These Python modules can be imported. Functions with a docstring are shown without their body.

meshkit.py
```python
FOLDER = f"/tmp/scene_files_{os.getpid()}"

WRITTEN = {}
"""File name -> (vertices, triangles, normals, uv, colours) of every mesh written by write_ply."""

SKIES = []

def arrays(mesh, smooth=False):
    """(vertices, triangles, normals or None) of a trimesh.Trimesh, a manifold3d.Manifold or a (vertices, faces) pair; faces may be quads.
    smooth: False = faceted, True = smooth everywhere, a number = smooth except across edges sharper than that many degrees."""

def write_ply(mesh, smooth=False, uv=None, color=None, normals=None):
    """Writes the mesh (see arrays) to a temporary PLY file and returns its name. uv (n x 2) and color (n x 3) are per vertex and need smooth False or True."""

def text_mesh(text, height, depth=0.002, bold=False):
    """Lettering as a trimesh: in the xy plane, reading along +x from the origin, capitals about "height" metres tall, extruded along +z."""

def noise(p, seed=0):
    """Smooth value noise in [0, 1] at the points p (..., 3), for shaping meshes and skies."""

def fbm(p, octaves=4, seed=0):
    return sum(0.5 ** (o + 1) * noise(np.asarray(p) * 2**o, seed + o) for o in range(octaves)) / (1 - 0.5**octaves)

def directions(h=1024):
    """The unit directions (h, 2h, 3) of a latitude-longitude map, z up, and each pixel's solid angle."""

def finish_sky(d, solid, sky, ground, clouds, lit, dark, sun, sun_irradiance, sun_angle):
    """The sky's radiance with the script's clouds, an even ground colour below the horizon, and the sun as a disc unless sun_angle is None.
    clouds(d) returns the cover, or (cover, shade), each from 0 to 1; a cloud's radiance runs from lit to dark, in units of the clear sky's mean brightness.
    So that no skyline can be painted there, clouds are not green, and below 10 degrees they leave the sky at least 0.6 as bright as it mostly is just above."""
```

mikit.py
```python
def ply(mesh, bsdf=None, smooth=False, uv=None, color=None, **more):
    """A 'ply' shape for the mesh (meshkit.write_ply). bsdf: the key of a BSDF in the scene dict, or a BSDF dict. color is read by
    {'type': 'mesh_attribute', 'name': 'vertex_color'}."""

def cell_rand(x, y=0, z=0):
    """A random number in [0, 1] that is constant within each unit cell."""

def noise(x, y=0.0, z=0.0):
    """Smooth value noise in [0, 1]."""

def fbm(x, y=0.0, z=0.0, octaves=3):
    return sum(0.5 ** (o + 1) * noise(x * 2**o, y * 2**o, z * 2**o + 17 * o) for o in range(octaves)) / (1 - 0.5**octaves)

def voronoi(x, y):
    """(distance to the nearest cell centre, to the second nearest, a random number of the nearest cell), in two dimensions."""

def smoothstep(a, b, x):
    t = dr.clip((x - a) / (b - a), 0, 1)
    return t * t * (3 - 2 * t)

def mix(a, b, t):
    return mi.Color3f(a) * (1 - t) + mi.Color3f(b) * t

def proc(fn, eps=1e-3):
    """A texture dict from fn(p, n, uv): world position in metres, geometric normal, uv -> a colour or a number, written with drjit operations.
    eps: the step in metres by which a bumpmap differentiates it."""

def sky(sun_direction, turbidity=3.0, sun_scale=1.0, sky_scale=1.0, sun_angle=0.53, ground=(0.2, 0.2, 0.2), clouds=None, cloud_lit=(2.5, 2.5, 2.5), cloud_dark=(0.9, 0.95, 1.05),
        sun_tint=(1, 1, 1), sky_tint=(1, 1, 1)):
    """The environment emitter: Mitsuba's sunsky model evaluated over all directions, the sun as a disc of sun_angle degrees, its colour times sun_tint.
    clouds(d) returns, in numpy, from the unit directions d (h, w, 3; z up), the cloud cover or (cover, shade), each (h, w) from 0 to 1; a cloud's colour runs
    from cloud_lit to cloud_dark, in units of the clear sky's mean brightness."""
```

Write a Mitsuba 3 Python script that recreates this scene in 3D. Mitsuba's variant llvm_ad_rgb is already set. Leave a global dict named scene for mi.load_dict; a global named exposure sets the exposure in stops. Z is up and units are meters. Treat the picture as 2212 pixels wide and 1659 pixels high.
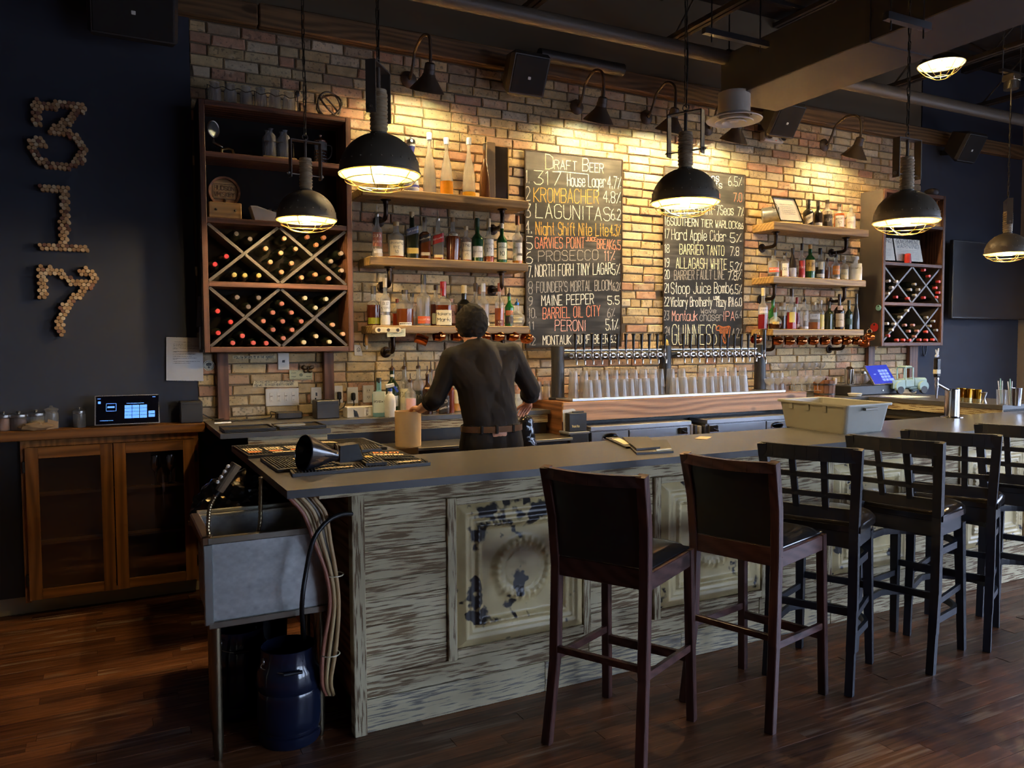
import math, random
import numpy as np, trimesh, drjit as dr, mitsuba as mi
import mikit, meshkit
from mikit import noise, fbm, smoothstep, mix, proc

# ---------------------------------------------------------------- camera, sky, exposure
H = 1.65                                   # eye height; the back wall is parallel to x, the bar too
YAW, PITCH, ROLL, FPX = math.radians(27.066), math.radians(-2.844), math.radians(-0.312), 1693.5
_f = np.array([math.sin(YAW)*math.cos(PITCH), math.cos(YAW)*math.cos(PITCH), math.sin(PITCH)])
_r = np.array([math.cos(YAW), -math.sin(YAW), 0.0]); _u = np.cross(_r, _f)
RT, UP, FW = _r*math.cos(ROLL)+_u*math.sin(ROLL), -_r*math.sin(ROLL)+_u*math.cos(ROLL), _f
EYE = np.array([0, 0, H])
T = mi.ScalarTransform4f
scene = {'type': 'scene'}
labels = {}
scene['camera'] = {'type': 'perspective', 'fov': math.degrees(2*math.atan(1106/FPX)), 'fov_axis': 'x', 'near_clip': 0.05, 'far_clip': 200,
                   'to_world': T().look_at(origin=EYE.tolist(), target=(EYE+FW).tolist(), up=UP.tolist())}
exposure = 2.65
SKY = dict(sun_direction=(-0.3, 0.75, 0.6), turbidity=3.0, sun_scale=0.0, sky_scale=10.0, sky_tint=(0.95, 1.0, 1.25), ground=(0.25, 0.25, 0.27),
           clouds=lambda d: np.full(d.shape[:2], 0.55), cloud_lit=(1.5, 1.6, 1.9), cloud_dark=(1.0, 1.1, 1.3))
scene['sky'] = mikit.sky(**SKY)
BULB = (1.0, 0.70, 0.32)                   # colour of the warm filament bulbs
PENDANT_L, GOOSE_L, CAGE_L = 150.0, 620.0, 70.0

# ---------------------------------------------------------------- helpers
rng = random.Random(7)
def ray(px, py): return FW + RT*(px-1106)/FPX - UP*(py-829.5)/FPX
def at(px, py, x=None, y=None, z=None):
    """The point seen at a pixel of the photograph on the plane x=, y= or z=."""
    d = ray(px, py)
    k, v = (0, x) if x is not None else (1, y) if y is not None else (2, z)
    return EYE + d*((v-EYE[k])/d[k])
def proj(p):
    v = np.asarray(p, float)-EYE; w = v@FW
    return 1106+FPX*(v@RT)/w, 829.5-FPX*(v@UP)/w
def S(r, g, b):
    c = np.array([r, g, b])/255.0
    return tuple(float(q) for q in np.where(c < .04045, c/12.92, ((c+.055)/1.055)**2.4))

def join(*ms):
    ms = [m for m in ms if m is not None]
    return trimesh.util.concatenate(ms) if len(ms) > 1 else ms[0]
def hull(pts): return trimesh.convex.convex_hull(np.asarray(pts, float))
def box(x0, x1, y0, y1, z0, z1, b=0.0):
    if b <= 0:
        m = trimesh.creation.box(extents=(x1-x0, y1-y0, z1-z0)); m.apply_translation(((x0+x1)/2, (y0+y1)/2, (z0+z1)/2)); return m
    b = min(b, (x1-x0)*.49, (y1-y0)*.49, (z1-z0)*.49); P = []
    for sx in (0, 1):
        for sy in (0, 1):
            for sz in (0, 1):
                X, Y, Z = (x1, -1) if sx else (x0, 1), (y1, -1) if sy else (y0, 1), (z1, -1) if sz else (z0, 1)
                P += [(X[0], Y[0]+Y[1]*b, Z[0]+Z[1]*b), (X[0]+X[1]*b, Y[0], Z[0]+Z[1]*b), (X[0]+X[1]*b, Y[0]+Y[1]*b, Z[0])]
    return hull(P)
def frame(p, q, up=(0, 0, 1)):
    t = np.asarray(q, float)-p; L = np.linalg.norm(t); t = t/L
    a = np.cross(t, up)
    if np.linalg.norm(a) < 1e-6: a = np.cross(t, (1, 0, 0))
    a /= np.linalg.norm(a); return t, a, np.cross(a, t), L
def beam(p, q, w, h, up=(0, 0, 1), w2=None, h2=None, b=0.0):
    """A bar from p to q, w across and h along up (tapering to w2, h2)."""
    t, a, c, L = frame(np.asarray(p, float), q, up); w2, h2 = w2 or w, h2 or h; P = []
    for e, W, Hh in ((np.asarray(p, float), w, h), (np.asarray(q, float), w2, h2)):
        for sa in (-1, 1):
            for sc in (-1, 1):
                if b: P += [e+a*sa*(W/2-b)+c*sc*Hh/2, e+a*sa*W/2+c*sc*(Hh/2-b)]
                else: P.append(e+a*sa*W/2+c*sc*Hh/2)
    return hull(P)
def tube(pts, r, n=8, closed=False):
    p = np.asarray(pts, float); r = np.broadcast_to(r, (len(p),)).astype(float)
    t = np.roll(p, -1, 0)-np.roll(p, 1, 0) if closed else np.gradient(p, axis=0)
    t /= np.linalg.norm(t, axis=1, keepdims=True)+1e-12
    a = np.cross(t[0], (0, 0, 1)) if abs(t[0][2]) < .9 else np.cross(t[0], (1, 0, 0))
    A = []
    for k in range(len(p)):
        a = a-t[k]*(a@t[k]); a = a/(np.linalg.norm(a)+1e-12); A.append(a)
    A = np.array(A); B = np.cross(t, A); ang = np.arange(n)*2*np.pi/n
    v = (p[:, None]+r[:, None, None]*(np.cos(ang)[None, :, None]*A[:, None]+np.sin(ang)[None, :, None]*B[:, None])).reshape(-1, 3)
    F = []; m = len(p)
    for i in range(m if closed else m-1):
        i2 = (i+1) % m
        for j in range(n):
            j2 = (j+1) % n; F += [(i*n+j, i*n+j2, i2*n+j2), (i*n+j, i2*n+j2, i2*n+j)]
    v = list(v)
    if not closed:
        for e, i in ((0, 0), (1, m-1)):
            c = len(v); v.append(p[i])
            for j in range(n):
                j2 = (j+1) % n; F.append((c, i*n+j2, i*n+j) if e == 0 else (c, i*n+j, i*n+j2))
    return trimesh.Trimesh(v, F, process=False)
def rod(p, q, r, n=10, r2=None): return tube([p, q], [r, r2 or r], n)
def lathe(prof, n=24, at_=(0, 0, 0), axis=None):
    """Revolves (radius, height) about z (or about the direction axis), from at_."""
    prof = np.asarray(prof, float); ang = np.arange(n)*2*np.pi/n
    v = np.stack([prof[:, 0][:, None]*np.cos(ang), prof[:, 0][:, None]*np.sin(ang), np.repeat(prof[:, 1][:, None], n, 1)], -1).reshape(-1, 3)
    F = []
    for i in range(len(prof)-1):
        for j in range(n):
            j2 = (j+1) % n; a, b_, c, d = i*n+j, i*n+j2, (i+1)*n+j2, (i+1)*n+j
            if prof[i, 0] > 1e-9: F.append((a, b_, c))
            if prof[i+1, 0] > 1e-9: F.append((a, c, d))
    if axis is not None:
        z = np.asarray(axis, float); z = z/np.linalg.norm(z); x = np.cross((0, 1, 0) if abs(z[1]) < .9 else (1, 0, 0), z); x /= np.linalg.norm(x)
        v = v@np.array([x, np.cross(z, x), z])
    return trimesh.Trimesh(v+np.asarray(at_, float), F, process=False)
def ball(c, r, n=2, s=(1, 1, 1)):
    m = trimesh.creation.icosphere(subdivisions=n, radius=1.0); m.apply_scale(np.array(s)*r); m.apply_translation(c); return m
def extrude(poly, h, z0=0.0):
    """A polygon (list of xy, or a shapely shape) pushed up by h."""
    from shapely.geometry import Polygon
    g = poly if hasattr(poly, 'area') else Polygon(poly)
    m = trimesh.creation.extrude_polygon(g, h, engine='earcut'); m.apply_translation((0, 0, z0)); return m
def arc(c, r, a0, a1, n, u=(1, 0, 0), v=(0, 0, 1)):
    c, u, v = map(lambda q: np.asarray(q, float), (c, u, v))
    return [c+r*(math.cos(a)*u+math.sin(a)*v) for a in np.radians(np.linspace(a0, a1, n))]
def bez(p0, p1, p2, p3, n=12):
    p0, p1, p2, p3 = map(lambda q: np.asarray(q, float), (p0, p1, p2, p3)); t = np.linspace(0, 1, n)[:, None]
    return (1-t)**3*p0+3*(1-t)**2*t*p1+3*(1-t)*t*t*p2+t**3*p3
def smooth_path(pts, n=6):
    """A Catmull-Rom curve through the points."""
    p = [np.asarray(q, float) for q in pts]; p = [2*p[0]-p[1]]+p+[2*p[-1]-p[-2]]; out = []
    for i in range(1, len(p)-2):
        for t in np.linspace(0, 1, n, endpoint=False):
            out.append(.5*((2*p[i])+(-p[i-1]+p[i+1])*t+(2*p[i-1]-5*p[i]+4*p[i+1]-p[i+2])*t*t+(-p[i-1]+3*p[i]-3*p[i+1]+p[i+2])*t**3))
    return np.array(out+[p[-2]])
def moved(m, x=0, y=0, z=0, rz=0.0, rx=0.0, ry=0.0, s=1.0):
    m = m.copy(); M = np.eye(4)
    for a, ax in ((rx, (1, 0, 0)), (ry, (0, 1, 0)), (rz, (0, 0, 1))):
        if a: M = trimesh.transformations.rotation_matrix(math.radians(a), ax)@M
    M = M@np.diag([s, s, s, 1]) if s != 1.0 else M
    M[:3, 3] += (x, y, z); m.apply_transform(M); return m
def turn(x, y, z, rz=0.0, s=1.0):
    return T().translate([float(x), float(y), float(z)]).rotate([0, 0, 1], float(rz)).scale([float(s)]*3)

_count = {}
def _key(k):
    n = _count.get(k, 0); _count[k] = n+1
    return k if n == 0 else f'{k}_{n:03d}'
def thing(name, label, cat, group=None, kind=None):
    k = _key(name); labels[k] = {'label': label}
    if cat: labels[k]['category'] = cat
    if group: labels[k]['group'] = group
    if kind: labels[k]['kind'] = kind
    return k
def split(m, angle):
    return m if angle in (True, False, None) else trimesh.graph.smooth_shade(m, angle=math.radians(angle), facet_minarea=None)
def shape(mesh, mat, smooth=False, emit=None):
    """The dict of one shape. mat: (colour, finish), (wood or other uv material, u, v), or the key of a BSDF."""
    mesh = split(mesh, smooth); sm = smooth is not False
    if isinstance(mat, str): d = mikit.ply(mesh, mat, smooth=sm)
    elif isinstance(mat[0], str): d = mikit.ply(mesh, mat[0], smooth=sm, uv=np.tile([[mat[1], mat[2]]], (len(mesh.vertices), 1)))
    else: d = mikit.ply(mesh, mat[1], smooth=sm, color=np.tile([mat[0]], (len(mesh.vertices), 1)))
    if emit is not None: d['emitter'] = {'type': 'area', 'radiance': {'type': 'rgb', 'value': [float(x) for x in emit]}}
    return d
def put(parent, name, mesh, mat, smooth=False, emit=None, label=None, kind=None, to=None):
    """One part (parent + '__' + name), or with parent None a thing that is one mesh (its key must exist through thing())."""
    k = _key(f'{parent}__{name}') if parent and name else (parent or name)
    d = dict(mesh) if isinstance(mesh, dict) else shape(mesh, mat, smooth, emit)
    if to is not None: d['to_world'] = to
    scene[k] = d
    if label or kind:
        labels[k] = {}
        if label: labels[k]['label'] = label
        if kind: labels[k]['kind'] = kind
    return k
def one(name, label, cat, mesh, mat, smooth=False, group=None, emit=None, kind=None, to=None):
    return put(thing(name, label, cat, group, kind), None, mesh, mat, smooth, emit, to=to)
def struct(name, mesh, mat, smooth=False, label=None):
    k = thing(name, label or name.replace('_', ' '), None, None, 'structure')
    if not label: del labels[k]['label']
    return put(k, None, mesh, mat, smooth) if mesh is not None else k

# ---------------------------------------------------------------- materials
def two(b): return {'type': 'twosided', 'bsdf': b}
VC = {'type': 'mesh_attribute', 'name': 'vertex_color'}
def prin(color, rough, metallic=0.0, **kw): return two({'type': 'principled', 'base_color': color, 'roughness': rough, 'metallic': metallic, **kw})
scene['matte'] = prin(VC, .85, specular=.25)
scene['satin'] = prin(VC, .42, specular=.5)
scene['gloss'] = prin(VC, .14, specular=.6)
scene['metal'] = prin(VC, .32, 1.0)
scene['chrome'] = prin(VC, .1, 1.0)
scene['cloth'] = prin(VC, .9, specular=.2, sheen=.6)
scene['clear_glass'] = {'type': 'blendbsdf', 'weight': .16, 'a': {'type': 'thindielectric', 'int_ior': 1.5}, 'b': {'type': 'twosided', 'bsdf': {'type': 'principled', 'base_color': {'type': 'rgb', 'value': [.62, .62, .58]}, 'roughness': .12, 'specular': .7}}}
scene['pane_glass'] = {'type': 'thindielectric', 'int_ior': 1.5}
def pick(k, cols):
    c = mi.Color3f(*cols[0])
    for i in range(1, len(cols)): c = dr.select(k > i-.5, mi.Color3f(*cols[i]), c)
    return c
WOODL = [S(112, 76, 58), S(158, 128, 82), S(128, 98, 64), S(150, 98, 46), S(204, 156, 112), S(84, 54, 48), S(196, 152, 92), S(60, 44, 34), S(150, 100, 62), S(120, 112, 100)]
WOODD = [S(58, 38, 30), S(98, 74, 44), S(54, 42, 32), S(92, 54, 24), S(112, 70, 46), S(52, 34, 31), S(150, 108, 60), S(34, 25, 20), S(84, 50, 30), S(70, 62, 54)]
def wood_fn(p, n, uv):
    k = dr.floor(uv.x); v = uv.x-k; ax = dr.floor(uv.y); sd = (uv.y-ax)*97
    a = dr.select(ax < .5, p.x, dr.select(ax < 1.5, p.y, p.z))
    b = dr.select(ax < .5, p.y, p.x); c = dr.select(ax > 1.5, p.y, p.z)
    w = noise(a*1.6+sd, b*7, c*7)
    ring = .5+.5*dr.sin(((b+c)*75+9*w+sd)*1.7)
    g = .45*ring+.55*fbm(a*3+sd, b*55+sd, c*55, 3)
    fine = noise(a*9+sd, b*260, c*260)
    t = dr.clip(g*1.15+.25*(fine-.5)+.25*(v-.5), 0, 1)
    knot = smoothstep(.80, .9, noise(a*4.5+sd*3, b*11, c*11))
    return mix(pick(k, WOODD), pick(k, WOODL), t)*(.85+.3*v)*(1-.55*knot)
scene['wood'] = prin(proc(wood_fn), .5, specular=.4)
scene['wood_gloss'] = prin(proc(wood_fn), .27, specular=.5)
BRICKS = [S(196, 172, 128), S(190, 158, 126), S(202, 182, 142), S(186, 146, 118), S(176, 154, 118), S(206, 190, 160), S(168, 148, 122)]
def brick_fn(p, n, uv):
    k = dr.floor(uv.x); v = uv.x-k; sd = uv.y*53
    c = pick(k, BRICKS)*(.82+.3*v)
    m = fbm(p.x*22+sd, p.z*22, sd, 3); f = noise(p.x*150, p.z*150, sd)
    pale = smoothstep(.58, .78, fbm(p.x*13+sd*2, p.z*20, sd, 2))
    pit = smoothstep(.74, .82, noise(p.x*75+sd, p.z*75, sd))
    c = mix(c*(.72+.5*m)*(.9+.2*f), mi.Color3f(*S(214, 200, 170)), pale*.35)
    return c*(1-.4*pit)
scene['brick'] = prin(proc(brick_fn), .9, specular=.2)
def white_fn(p, n, uv):
    k = dr.floor(uv.x); v = uv.x-k; ax = dr.floor(uv.y); sd = (uv.y-ax)*131
    a = dr.select(ax < .5, p.x, dr.select(ax < 1.5, p.y, p.z)); b = dr.select(ax > 1.5, p.x, p.z); c = dr.select(ax < .5, p.y, p.x)
    w = noise(a*2.2+sd, b*5)
    grain = fbm(a*14+sd, (b+.03*w)*190+sd, c*20, 3)
    blot = fbm(a*6+sd, b*16+sd, 0, 3)
    lines = .5+.5*dr.sin((b*210+9*noise(a*3+sd, b*14, sd))*1.5)
    e = .6*grain+.3*blot+.10*lines
    bare = smoothstep(.485-.05*v, .62, e)
    paint = mix(mi.Color3f(*S(200, 188, 154)), mi.Color3f(*S(172, 158, 124)), fbm(a*2+sd, b*14, 0, 2))
    brown = mix(mi.Color3f(*S(140, 108, 72)), mi.Color3f(*S(82, 62, 44)), grain)
    grey = mix(mi.Color3f(*S(150, 144, 132)), mi.Color3f(*S(86, 80, 72)), grain)
    bare_c = dr.select(k > .5, grey, brown)
    return mix(paint, bare_c, bare*.92)*(.9+.2*v)
scene['white_wood'] = prin(proc(white_fn), .75, specular=.3)
def floor_fn(p, n, uv):
    v = uv.x; sd = uv.y*211
    g = fbm(p.x*3+sd, p.y*60+sd, 0, 3); blot = fbm(p.x*3.5+sd, p.y*9, sd, 3); q = noise(p.x*16+sd, p.y*140)
    c = mix(mi.Color3f(*S(66, 36, 22)), mi.Color3f(*S(128, 78, 46)), dr.clip(.2+.65*v+.75*(g-.5), 0, 1))
    wear = smoothstep(.55, .72, .6*blot+.4*g)*(.25+.75*smoothstep(.25, .7, fbm(p.x*.9+3, p.y*1.1, 4, 2)))
    c = mix(c, mi.Color3f(*S(140, 122, 102)), wear*.7)
    return c*(.8+.35*q)
def floor_rough(p, n, uv):
    return .26+.3*fbm(p.x*5, p.y*20, uv.y*40, 3)
scene['floor_wood'] = two({'type': 'principled', 'base_color': proc(floor_fn), 'roughness': proc(floor_rough), 'specular': .55})
def tin_fn(p, n, uv):
    sd = uv.x*31
    b = fbm(p.x*9+sd, p.z*9, sd, 3); f = fbm(p.x*30+sd, p.z*30, sd, 3)
    c = mix(mi.Color3f(*S(206, 188, 138)), mi.Color3f(*S(168, 146, 98)), b)
    rust = smoothstep(.60, .66, .62*b+.38*f)
    return mix(c, mi.Color3f(*S(44, 40, 38)), rust)
scene['tin'] = prin(proc(tin_fn), .38, specular=.5)
def board_fn(p, n, uv):
    sm = fbm(p.x*4+uv.x*9, p.z*7, 1, 3); st = fbm(p.x*3, p.z*40+uv.x*9, 2, 2)
    return mix(mi.Color3f(*S(44, 45, 46)), mi.Color3f(*S(104, 102, 98)), smoothstep(.42, .85, .6*sm+.4*st)*.75)
scene['chalk_slate'] = prin(proc(board_fn), .7, specular=.3)
def galv_fn(p, n, uv):
    s = fbm(p.x*45, p.y*45, p.z*45, 3); l = fbm(p.x*4, p.y*4, p.z*16, 2)
    return mi.Color3f(.40, .41, .40)*(.55+.5*s+.3*l)
scene['galvanised'] = prin(proc(galv_fn), .45, 1.0)
BLACK, IRON, STEEL, CHROME = (S(24, 24, 26), 'satin'), (S(38, 34, 30), 'satin'), (S(190, 190, 188), 'metal'), (S(225, 225, 225), 'chrome')
def C(r, g, b, f='satin'): return (S(r, g, b), f)
def W(k, ax, v=None, gl=False):
    """Wood of palette k with its grain along axis ax (0 x, 1 y, 2 z)."""
    return ('wood_gloss' if gl else 'wood', k+(rng.uniform(.1, .9) if v is None else v), ax+rng.uniform(.02, .98))
def WW(ax, grey=0, v=None): return ('white_wood', grey+(rng.uniform(.05, .95) if v is None else v), ax+rng.uniform(.02, .98))
# ================================================================ the room
WY = 5.66                                   # face of the brick wall
XL, XR, YF, ZC = -3.2, 9.75, -5.2, 4.75
NAVY = C(60, 64, 74, 'matte')
# floor: a slab and its boards
fl = struct('floor', box(XL-.2, XR+.2, YF-.2, WY+.3, -.12, -.012), C(40, 24, 16, 'matte'), label='dark worn wood strip floor')
pl = []
y = YF
while y < WY:
    w = .078; x = XL-rng.uniform(0, .9)
    while x < XR:
        L = rng.uniform(.45, 1.25); pl.append((max(x, XL), min(x+L, XR), y, y+w)); x += L
    y += w
def seen(p, q):
    pts = [proj(c) for c in ((p[0], p[2], 0), (p[1], p[2], 0), (p[0], p[3], 0), (p[1], p[3], 0)) if (np.array(c)-EYE)@FW > .3]
    if len(pts) < 4: return 0
    P_ = np.clip(np.array(pts), [-5, -5], [2217, 1664]); a = (P_[1]-P_[0]); b = (P_[2]-P_[0]); s = abs(a[0]*b[1]-a[1]*b[0])
    cx, cy = (p[0]+p[1])/2, (p[2]+p[3])/2
    if cy > 3.25 and cx > .8: s *= .01
    return s
pl = sorted(pl, key=lambda p: -seen(p, 0)); rest, ruv = [], []
def plank(p):
    dz = rng.uniform(-.0012, .0012); g = .0007
    m = box(p[0]+g, p[1]-g, p[2]+g, p[3]-g, -.012, dz, 0)
    return m
for i, p in enumerate(pl):
    m, uvw = plank(p), (rng.random(), rng.random())
    if i < 300: put(fl, 'plank', m, ('floor_wood', *uvw))
    else: rest.append(m); ruv += [uvw]*len(m.vertices)
m = join(*rest); k = f'{fl}__further_planks'; scene[k] = mikit.ply(m, 'floor_wood', uv=np.array(ruv)); labels[k] = {'kind': 'stuff'}

# back wall: mortar bed, bricks, painted stretches left and right
BX0, BX1, BZ0, BZ1 = .518, 7.908, .0, 3.803
wb = struct('wall_back', box(BX0, BX1, WY+.012, WY+.25, 0, ZC), C(118, 104, 82, 'matte'), label='back wall of old yellow and pink bricks with grey mortar')
def brick_mesh(x0, x1, z0, z1, d):
    r = lambda s: rng.uniform(-s, s)
    ring = [(x0+r(.004), z0+r(.003)), (x1+r(.004), z0+r(.003)), (x1+r(.004), z1+r(.003)), (x0+r(.004), z1+r(.003))]
    i = rng.uniform(.003, .009); yb, yf = WY+.03, WY-d
    inn = [(ring[0][0]+i, ring[0][1]+i), (ring[1][0]-i, ring[1][1]+i), (ring[2][0]-i, ring[2][1]-i), (ring[3][0]+i, ring[3][1]-i)]
    v = [(a, yb, b) for a, b in ring]+[(a, yf+.006, b) for a, b in ring]+[(a, yf+r(.002), b) for a, b in inn]
    f = [(8, 9, 10), (8, 10, 11)]
    for s in (0, 4):
        for j in range(4):
            a, b, c, e = s+j, s+(j+1) % 4, s+4+(j+1) % 4, s+4+j; f += [(a, b, c), (a, c, e)]
    return trimesh.Trimesh(v, f, process=False)
hide = [(.56, 1.52, 1.66, 3.16), (3.05, 3.93, 1.68, 3.2), (4.45, 5.33, 1.68, 3.2), (7.0, 7.9, 1.7, 3.1)]
bricks = []; rowh = .0734; nrow = int((BZ1-.98)/rowh)
for rI in range(nrow):
    z1 = BZ1-rI*rowh; x = BX0-(.0 if rI % 2 else .115)-rng.uniform(0, .02)
    while x < BX1:
        L = .228+rng.uniform(-.012, .012) if rng.random() > .16 else .115+rng.uniform(-.01, .03)
        a, b = max(x, BX0), min(x+L-.011, BX1)
        if b-a > .02 and not any(h[0] < (a+b)/2 < h[1] and h[2] < z1-.036 < h[3] for h in hide): bricks.append((a, b, z1-rowh+.0105, z1))
        x += L
bricks.sort(key=lambda q: np.hypot((q[0]+q[1])/2, WY)-(q[1]-q[0])*9); rest, ruv = [], []
for i, q in enumerate(bricks):
    m = brick_mesh(*q, rng.uniform(-.002, .008)); k = rng.choices(range(7), (26, 16, 18, 14, 12, 8, 6))[0]; uvw = (k+rng.uniform(.02, .98), rng.random())
    if i < 300: put(wb, 'brick', m, ('brick', *uvw))
    else: rest.append(m); ruv += [uvw]*len(m.vertices)
m = join(*rest); k = f'{wb}__further_bricks'; scene[k] = mikit.ply(m, 'brick', uv=np.array(ruv)); labels[k] = {'kind': 'stuff'}
struct('wall_back_left', box(XL-.2, BX0-.002, WY+.0, WY+.25, 0, ZC), NAVY, label='navy painted wall left of the bricks')
struct('wall_back_right', box(BX1+.002, XR+.2, WY, WY+.25, 0, ZC), NAVY, label='navy painted wall right of the bricks')
struct('wall_left', box(XL-.2, XL, YF-.2, WY+.2, 0, ZC), C(70, 66, 62, 'matte'))
def wall_with_holes(a0, a1, z0, z1, holes, axis, t0, t1):
    """A wall along y (axis 1) or x (axis 0) with rectangular openings (a0, a1, z0, z1)."""
    ms = []; xs = sorted({a0, a1, *[h[0] for h in holes], *[h[1] for h in holes]})
    for u0, u1 in zip(xs[:-1], xs[1:]):
        h = [q for q in holes if q[0] <= u0 and q[1] >= u1]
        spans = [(z0, h[0][2]), (h[0][3], z1)] if h else [(z0, z1)]
        for s0, s1 in spans:
            if s1-s0 > .001: ms.append(box(t0, t1, u0, u1, s0, s1) if axis == 1 else box(u0, u1, t0, t1, s0, s1))
    return join(*ms)
TAN = C(168, 146, 118, 'matte')
RW = [(-4.6, -2.6, .35, 3.1), (-2.3, -.3, .35, 3.1), (0.0, 2.0, .35, 3.1), (2.3, 4.3, .35, 3.1)]
struct('wall_right', wall_with_holes(YF, WY, 0, ZC, RW, 1, XR, XR+.2), TAN, label='tan painted side wall at the far right')
FW_ = [(4.0, 6.2, .35, 3.0), (6.6, 9.0, .35, 3.0)]
struct('wall_front', wall_with_holes(XL-.2, XR+.2, 0, ZC, FW_, 0, YF-.2, YF), C(120, 112, 100, 'matte'))
n = 0
for (a, b, z0, z1), ax in [(w, 1) for w in RW]+[(w, 0) for w in FW_]:
    n += 1; fs = []
    for u in (a+.03, (a+b)/2, b-.03):
        fs.append(box(XR+.05, XR+.13, u-.03, u+.03, z0, z1) if ax == 1 else box(u-.03, u+.03, YF-.13, YF-.05, z0, z1))
    for z in (z0+.03, z0+.95, z1-.03):
        fs.append(box(XR+.06, XR+.12, a, b, z-.03, z+.03) if ax == 1 else box(a, b, YF-.12, YF-.06, z-.03, z+.03))
    struct(f'window_{n}', join(*fs), C(40, 38, 36))
struct('ground_outside', box(XR+.3, 60, -60, 60, -.3, -.05), C(120, 120, 118, 'matte'))
# low baseboard under the cabinet, on the navy wall
struct('baseboard_back', box(XL, .56, WY-.018, WY+.01, 0, .13, .004), C(176, 160, 124, 'matte'), label='cream baseboard under the wooden cabinet')

# timber beam along the top of the wall
bm = struct('trim_1', None, None, label='reclaimed timber beam along the top of the brick wall')
xs = [-3.2, -1.3, .95, 3.0, 5.1, 6.9, 9.7]
for a, b in zip(xs[:-1], xs[1:]): put(bm, 'timber', box(a+.004, b-.004, WY-.085+rng.uniform(0, .012), WY+.02, 3.815, 3.965+rng.uniform(-.006, .01), .008), W(2, 0))
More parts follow.
